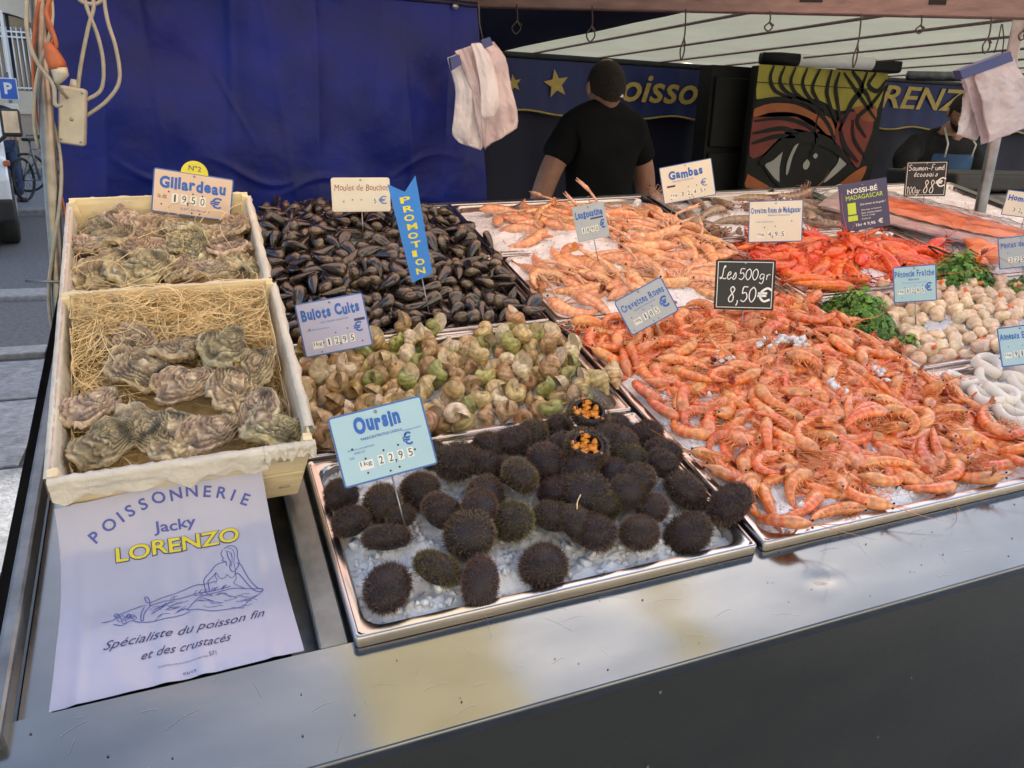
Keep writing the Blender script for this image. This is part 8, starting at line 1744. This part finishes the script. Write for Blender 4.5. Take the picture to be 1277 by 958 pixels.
# the standing man, seen from behind
man = thing('person', 'person standing with back turned in a black short sleeved polo shirt behind the langoustines', 'person', T(1.82, 3.42, .070) @ Rz(.10))
V = [(0, 0, .92), (0, .0, 1.12), (0, .01, 1.30), (0, .0, 1.44), (0, .0, 1.53), (0, -.005, 1.60),
     (-.16, .0, 1.42), (-.255, .01, 1.27), (-.315, .02, 1.10), (-.25, .12, .94),
     (.16, .0, 1.42), (.25, .01, 1.27), (.30, .03, 1.12), (.24, .14, .98),
     (-.09, 0, .86), (-.10, -.01, .47), (-.10, .02, .09), (-.10, .14, .04), (.09, 0, .86), (.10, -.01, .47), (.10, .02, .09), (.10, .14, .04)]
E_ = [(0, 1), (1, 2), (2, 3), (3, 4), (4, 5), (3, 6), (6, 7), (7, 8), (8, 9), (3, 10), (10, 11), (11, 12), (12, 13), (0, 14), (14, 15), (15, 16), (16, 17), (0, 18), (18, 19), (19, 20), (20, 21)]
R_ = [(.155, .11), (.155, .11), (.165, .115), (.10, .08), .058, .055, .062, .056, .050, .030, .062, .056, .050, .030, .085, .058, .042, .035, .085, .058, .042, .035]
hand_on(V, E_, R_, 9, (.15, .75, -.5), (1, 0, 0)); hand_on(V, E_, R_, 13, (-.15, .75, -.5), (-1, 0, 0))
link('body', skin_mesh('body', V, E_, R_, 'skin'), man)
V = [(0, 0, .95), (0, .0, 1.12), (0, .01, 1.30), (0, .0, 1.445), (0, -.01, 1.585), (-.165, .0, 1.425), (-.225, .01, 1.33), (-.250, .012, 1.285), (.165, .0, 1.425), (.222, .01, 1.33), (.245, .016, 1.285)]
link('polo_shirt', skin_mesh('polo_shirt', V, [(0, 1), (1, 2), (2, 3), (3, 4), (3, 5), (5, 6), (6, 7), (3, 8), (8, 9), (9, 10)], [(.175, .13), (.172, .13), (.19, .135), (.14, .10), .068, .084, .078, .076, .084, .078, .076], 'blackcloth'), man)
V = [(0, 0, .96), (-.09, 0, .86), (-.10, -.01, .47), (-.10, .02, .10), (.09, 0, .86), (.10, -.01, .47), (.10, .02, .10)]
link('trousers', skin_mesh('trousers', V, [(0, 1), (1, 2), (2, 3), (0, 4), (4, 5), (5, 6)], [(.17, .125), .105, .078, .068, .105, .078, .068], 'hoodie'), man)
add_head(man, T(0, .0, 1.618) @ Rz(PI - .2) @ Rx(.12), .6)
link('collar_label', MB().box((.02, -.088, 1.578), (.030, .008, .012)).mesh('collar_label', [M['white']], False), man)
# the leaning man at the right
man2 = thing('person', 'person in dark hooded top and blue apron leaning forward over a bench at the right', 'person', T(4.60, 4.02, .05) @ Rz(-.25))
V = [(0, .10, .92), (-.01, .06, 1.10), (-.03, -.02, 1.30), (-.05, -.12, 1.46), (-.05, -.18, 1.53), (-.05, -.21, 1.57),
     (-.22, -.12, 1.43), (-.36, -.20, 1.34), (-.40, -.36, 1.24), (-.46, -.48, 1.20), (.13, -.08, 1.43), (.23, -.12, 1.26), (.22, -.30, 1.18), (.12, -.46, 1.20),
     (-.09, .12, .86), (-.10, .08, .47), (-.10, .12, .08), (-.10, -.02, .04), (.09, .12, .86), (.10, .08, .47), (.10, .12, .08), (.10, -.02, .04)]
E_ = [(0, 1), (1, 2), (2, 3), (3, 4), (4, 5), (3, 6), (6, 7), (7, 8), (8, 9), (3, 10), (10, 11), (11, 12), (12, 13), (0, 14), (14, 15), (15, 16), (16, 17), (0, 18), (18, 19), (19, 20), (20, 21)]
R_ = [(.15, .11), (.15, .11), (.155, .11), (.09, .07), .054, .052, .046, .044, .040, .028, .046, .044, .044, .028, .085, .058, .042, .035, .085, .058, .042, .035]
hand_on(V, E_, R_, 9, (-.1, -.8, -.3), (1, 0, 0)); hand_on(V, E_, R_, 13, (-.2, -.8, -.3), (-1, 0, 0))
V2 = [(0, .10, .95), (-.01, .06, 1.10), (-.03, -.02, 1.30), (-.05, -.12, 1.46), (-.05, -.16, 1.52), (-.22, -.12, 1.43), (-.36, -.20, 1.34), (-.39, -.32, 1.265), (.13, -.08, 1.43), (.23, -.12, 1.26), (.225, -.25, 1.20)]
link('body', skin_mesh('body', V, E_, R_, 'skin'), man2)
link('hooded_top', skin_mesh('hooded_top', V2, [(0, 1), (1, 2), (2, 3), (3, 4), (3, 5), (5, 6), (6, 7), (3, 8), (8, 9), (9, 10)], [(.17, .13), (.17, .13), (.18, .135), (.125, .105), .078, .082, .075, .062, .082, .075, .062], 'hoodie'), man2)
V3 = [(0, .10, .96), (-.09, .12, .86), (-.10, .08, .47), (-.10, .12, .09), (.09, .12, .86), (.10, .08, .47), (.10, .12, .09)]
link('trousers', skin_mesh('trousers', V3, [(0, 1), (1, 2), (2, 3), (0, 4), (4, 5), (5, 6)], [(.17, .125), .105, .078, .068, .105, .078, .068], 'jeans'), man2)
mb = MB(); mb.grid(lambda u, v: (lerp(-.17, .15, u) * (1 - .30 * max(0, v - .6)), lerp(-.06, -.185, v) - .05 * math.sin(PI * u), lerp(.45, 1.38, v)), 16, 16)
link('apron', mb.mesh('apron', [M['apron']]), man2)
for x0, x1 in ((-.11, -.115), (.07, .03)):
    link('apron_strap', MB().tube([(x0, -.245, 1.36), (x0 * 1.05, -.262, 1.44), (x1, -.20, 1.535)], .006, 6).mesh('apron_strap', [M['white']]), man2)
add_head(man2, T(-.055, -.27, 1.63) @ Rz(-.35) @ Rx(.55), .6, beard=True)
# passer-by in the street with a bag
pb = thing('person', 'person in blue jeans with a red and white shoulder bag standing in the street', 'person', T(-2.55, 15.1, .10) @ Rz(.4))
V = [(0, 0, .92), (0, .02, 1.15), (0, .0, 1.38), (0, 0, 1.48), (-.18, 0, 1.36), (-.24, .02, 1.10), (-.22, -.10, .92), (.18, 0, 1.36), (.24, .02, 1.10), (.22, -.10, .92), (-.10, 0, .86), (-.14, 0, .46), (-.17, .03, .08), (-.19, -.12, .04), (.10, 0, .86), (.14, -.02, .46), (.17, .02, .08), (.20, -.12, .04)]
E_ = [(0, 1), (1, 2), (2, 3), (2, 4), (4, 5), (5, 6), (2, 7), (7, 8), (8, 9), (0, 10), (10, 11), (11, 12), (12, 13), (0, 14), (14, 15), (15, 16), (16, 17)]
R_ = [(.15, .11), (.14, .1), (.16, .11), .055, .06, .045, .03, .06, .045, .03, .085, .06, .045, .04, .085, .06, .045, .04]
link('body', skin_mesh('body', V, E_, R_, 'skin', 1), pb)
link('jacket', skin_mesh('jacket', [V[i] for i in (0, 1, 2, 3, 4, 5, 7, 8)], [(0, 1), (1, 2), (2, 3), (2, 4), (4, 5), (2, 6), (6, 7)], [(.18, .14), (.18, .14), (.19, .14), .07, .09, .07, .09, .07], 'hoodie', 1), pb)
link('jeans', skin_mesh('jeans', [V[i] for i in (0, 10, 11, 12, 14, 15, 16)], [(0, 1), (1, 2), (2, 3), (0, 4), (4, 5), (5, 6)], [(.16, .12), .115, .10, .085, .115, .10, .085], 'jeans', 1), pb)
for s in (-1, 1): link('shoe', bevel(MB().box((s * .18, -.06, .035), (.10, .28, .08)).mesh('shoe', [M['dark']], False), .03, 3), pb)
hd = link('head', head_mesh('head', 'skin'), pb, T(0, -.01, 1.60) @ Rz(.3))
mb = MB(); mb.ball((0, .012, .02), .098, 14, 10, sq=(.85, 1.05, 1.12)); link('hair', mb.mesh('hair', [M['hair']]), hd)
tag(link('shoulder_bag', bevel(MB().box((0, 0, 0), (.46, .26, .30)).mesh('shoulder_bag', [M['redcloth']], False), .07, 4), None, T(-2.75, 14.75, 1.20)), 'red shoulder bag with white top carried by the person in the street', 'bag')
tag(link('white_bundle', bevel(MB().box((0, 0, 0), (.40, .22, .14)).mesh('white_bundle', [M['white']], False), .05, 3), None, T(-2.78, 14.72, 1.42) @ Ry(.2)), 'white bundle lying on top of the red bag', 'bundle')
# ================================================================== street things
vn = thing('white_van', 'white van with orange side light and dark mirror parked at the left edge', 'van', T(-3.42, 9.95, 0) @ Rz(math.radians(-80.6)))
prof = [(0, .42), (.02, .80), (-.10, 1.02), (-.85, 1.16), (-1.55, 1.92), (-1.9, 2.05), (-4.6, 2.10), (-4.75, 1.9), (-4.8, .45), (-4.35, .40), (-4.30, .62), (-4.1, .80), (-3.75, .80), (-3.52, .62), (-3.48, .38), (-1.30, .38), (-1.26, .60), (-1.05, .79), (-.62, .79), (-.38, .62), (-.33, .38), (-.10, .36)]
W_ = 1.75; n = len(prof); mb = MB()
vs = [(x, 0, z) for x, z in prof] + [(x, W_, z) for x, z in prof]
mb.add(vs, [tuple(range(n - 1, -1, -1)), tuple(range(n, 2 * n))] + [(i, (i + 1) % n, n + (i + 1) % n, n + i) for i in range(n)])
link('body', auto_smooth(bevel(mb.mesh('body', [M['van']], False), .05, 3, 20), 40), vn)
link('side_window', MB().add([(-.95, -.012, 1.17), (-1.60, -.012, 1.85), (-2.2, -.012, 1.88), (-2.2, -.012, 1.15)], [(0, 1, 2, 3)]).mesh('side_window', [M['glass']], False), vn)
link('windscreen', MB().add([(-.80, .15, 1.185), (-.80, W_ - .15, 1.185), (-1.50, W_ - .2, 1.90), (-1.50, .2, 1.90)], [(0, 1, 2, 3)]).mesh('windscreen', [M['glass']], False), vn)
for x in (-.84, -3.9):
    for y in (.10, W_ - .08):
        wh = link('wheel', MB().tube([(x, y - .11, .345), (x, y - .08, .345), (x, y + .08, .345), (x, y + .11, .345)], [.31, .345, .345, .31], 28).mesh('wheel', [M['tyre']]), vn)
        link('rim', MB().tube([(x, y + .10, .345), (x, y + .116, .345)], [.21, .20], 24).mesh('rim', [M['old_steel']]), wh)
link('side_light', bevel(MB().box((-.10, W_ - .0, .95), (.14, .06, .055)).mesh('side_light', [M['orange']], False), .012), vn)
link('bumper', bevel(MB().box((.0, W_ / 2, .46), (.14, W_ + .02, .24)).mesh('bumper', [M['tyre']], False), .03, 2), vn)
mr = link('door_mirror', bevel(MB().box((-.6, W_ + .10, 1.36), (.10, .20, .30)).mesh('door_mirror', [M['dark']], False), .03, 3), vn)
link('mirror_glass', MB().box((-.547, W_ + .10, 1.37), (.006, .15, .23)).mesh('mirror_glass', [M['tray']], False), mr)
link('mirror_arm', MB().tube([(-.6, W_ + .05, 1.24), (-.8, W_ - .1, 1.10)], .02, 8).mesh('mirror_arm', [M['dark']]), mr)
bk = thing('bicycle', 'parked bicycle with dark frame standing behind the person in the street', 'bicycle', T(-2.15, 15.7, .10) @ Rz(1.25))
def torus(c, R_, r, m, nm, par, n=28):
    mb = MB(); pts = [Vector(c) + Vector((R_ * math.cos(2 * PI * k / n), 0, R_ * math.sin(2 * PI * k / n))) for k in range(n + 1)]; mb.tube(pts, r, 6, cap=False); return link(nm, mb.mesh(nm, [M[m]]), par)
for x in (-.52, .52):
    t_ = torus((x, 0, .34), .32, .022, 'tyre', 'wheel', bk)
    mb = MB()
    for k in range(12): mb.tube([(x, 0, .34), (x + .31 * math.cos(k * PI / 6), 0, .34 + .31 * math.sin(k * PI / 6))], .003, 3)
    link('spokes', mb.mesh('spokes', [M['steel']]), t_, None, 'stuff')
mb = MB()
for a, b_ in (((-.52, 0, .34), (-.15, 0, .80)), ((-.15, 0, .80), (.36, 0, .82)), ((-.02, 0, .30), (.36, 0, .74)), ((-.02, 0, .30), (-.18, 0, .92)), ((-.52, 0, .34), (-.02, 0, .30)), ((.52, 0, .34), (.34, 0, .95))): mb.tube([a, b_], .018, 8)
link('frame', mb.mesh('frame', [M['old_steel']]), bk)
link('saddle', bevel(MB().box((-.20, 0, .95), (.24, .12, .05)).mesh('saddle', [M['dark']], False), .02, 2), bk)
link('handlebar', MB().tube([(.25, -.26, 1.0), (.34, -.1, 1.0), (.34, .1, 1.0), (.25, .26, 1.0)], .013, 8).mesh('handlebar', [M['steel']]), bk)
b2 = thing('bicycle', 'second bicycle leaning by the base of the stone building', 'bicycle', T(-2.05, 17.2, .10) @ Rz(.5))
for ch in [c_ for c_ in bk.children]:
    c2 = ch.copy(); COL.objects.link(c2); c2.parent = b2
    for g in ch.children: g2 = g.copy(); COL.objects.link(g2); g2.parent = c2
ps = thing('parking_sign', 'blue parking sign with a white letter P in front of the barred window', 'road sign', T(-2.77, 18, .10))
link('pole', MB().tube([(0, .03, 0), (0, .03, 2.05)], .03, 10).mesh('pole', [M['old_steel']]), ps)
link('panel', bevel(MB().box((0, 0, 1.76), (.30, .02, .38)).mesh('panel', [M['white']], False), .01, 2), ps)
link('blue_field', MB().box((0, -.013, 1.76), (.27, .005, .35)).mesh('blue_field', [M['blue']], False), ps)
mb = MB(); put_text(mb, 'P', -.065, 0, .13, .20, 0, .04); link('lettering', mb.mesh('lettering', [M['white']], False), ps, T(0, -.018, 1.67) @ Rx(PI / 2))
link('lower_panel', bevel(MB().box((.01, 0, 1.43), (.22, .02, .16)).mesh('lower_panel', [M['cream_plate']], False), .01, 2), ps)
mb = MB(); mb.ball((0, 0, 1.26), .10, 12, 8, sq=(1, .3, 1)); link('round_plate', mb.mesh('round_plate', [M['white']]), ps)
# make sure every printed layer has real normals
for me in bpy.data.meshes: me.validate()
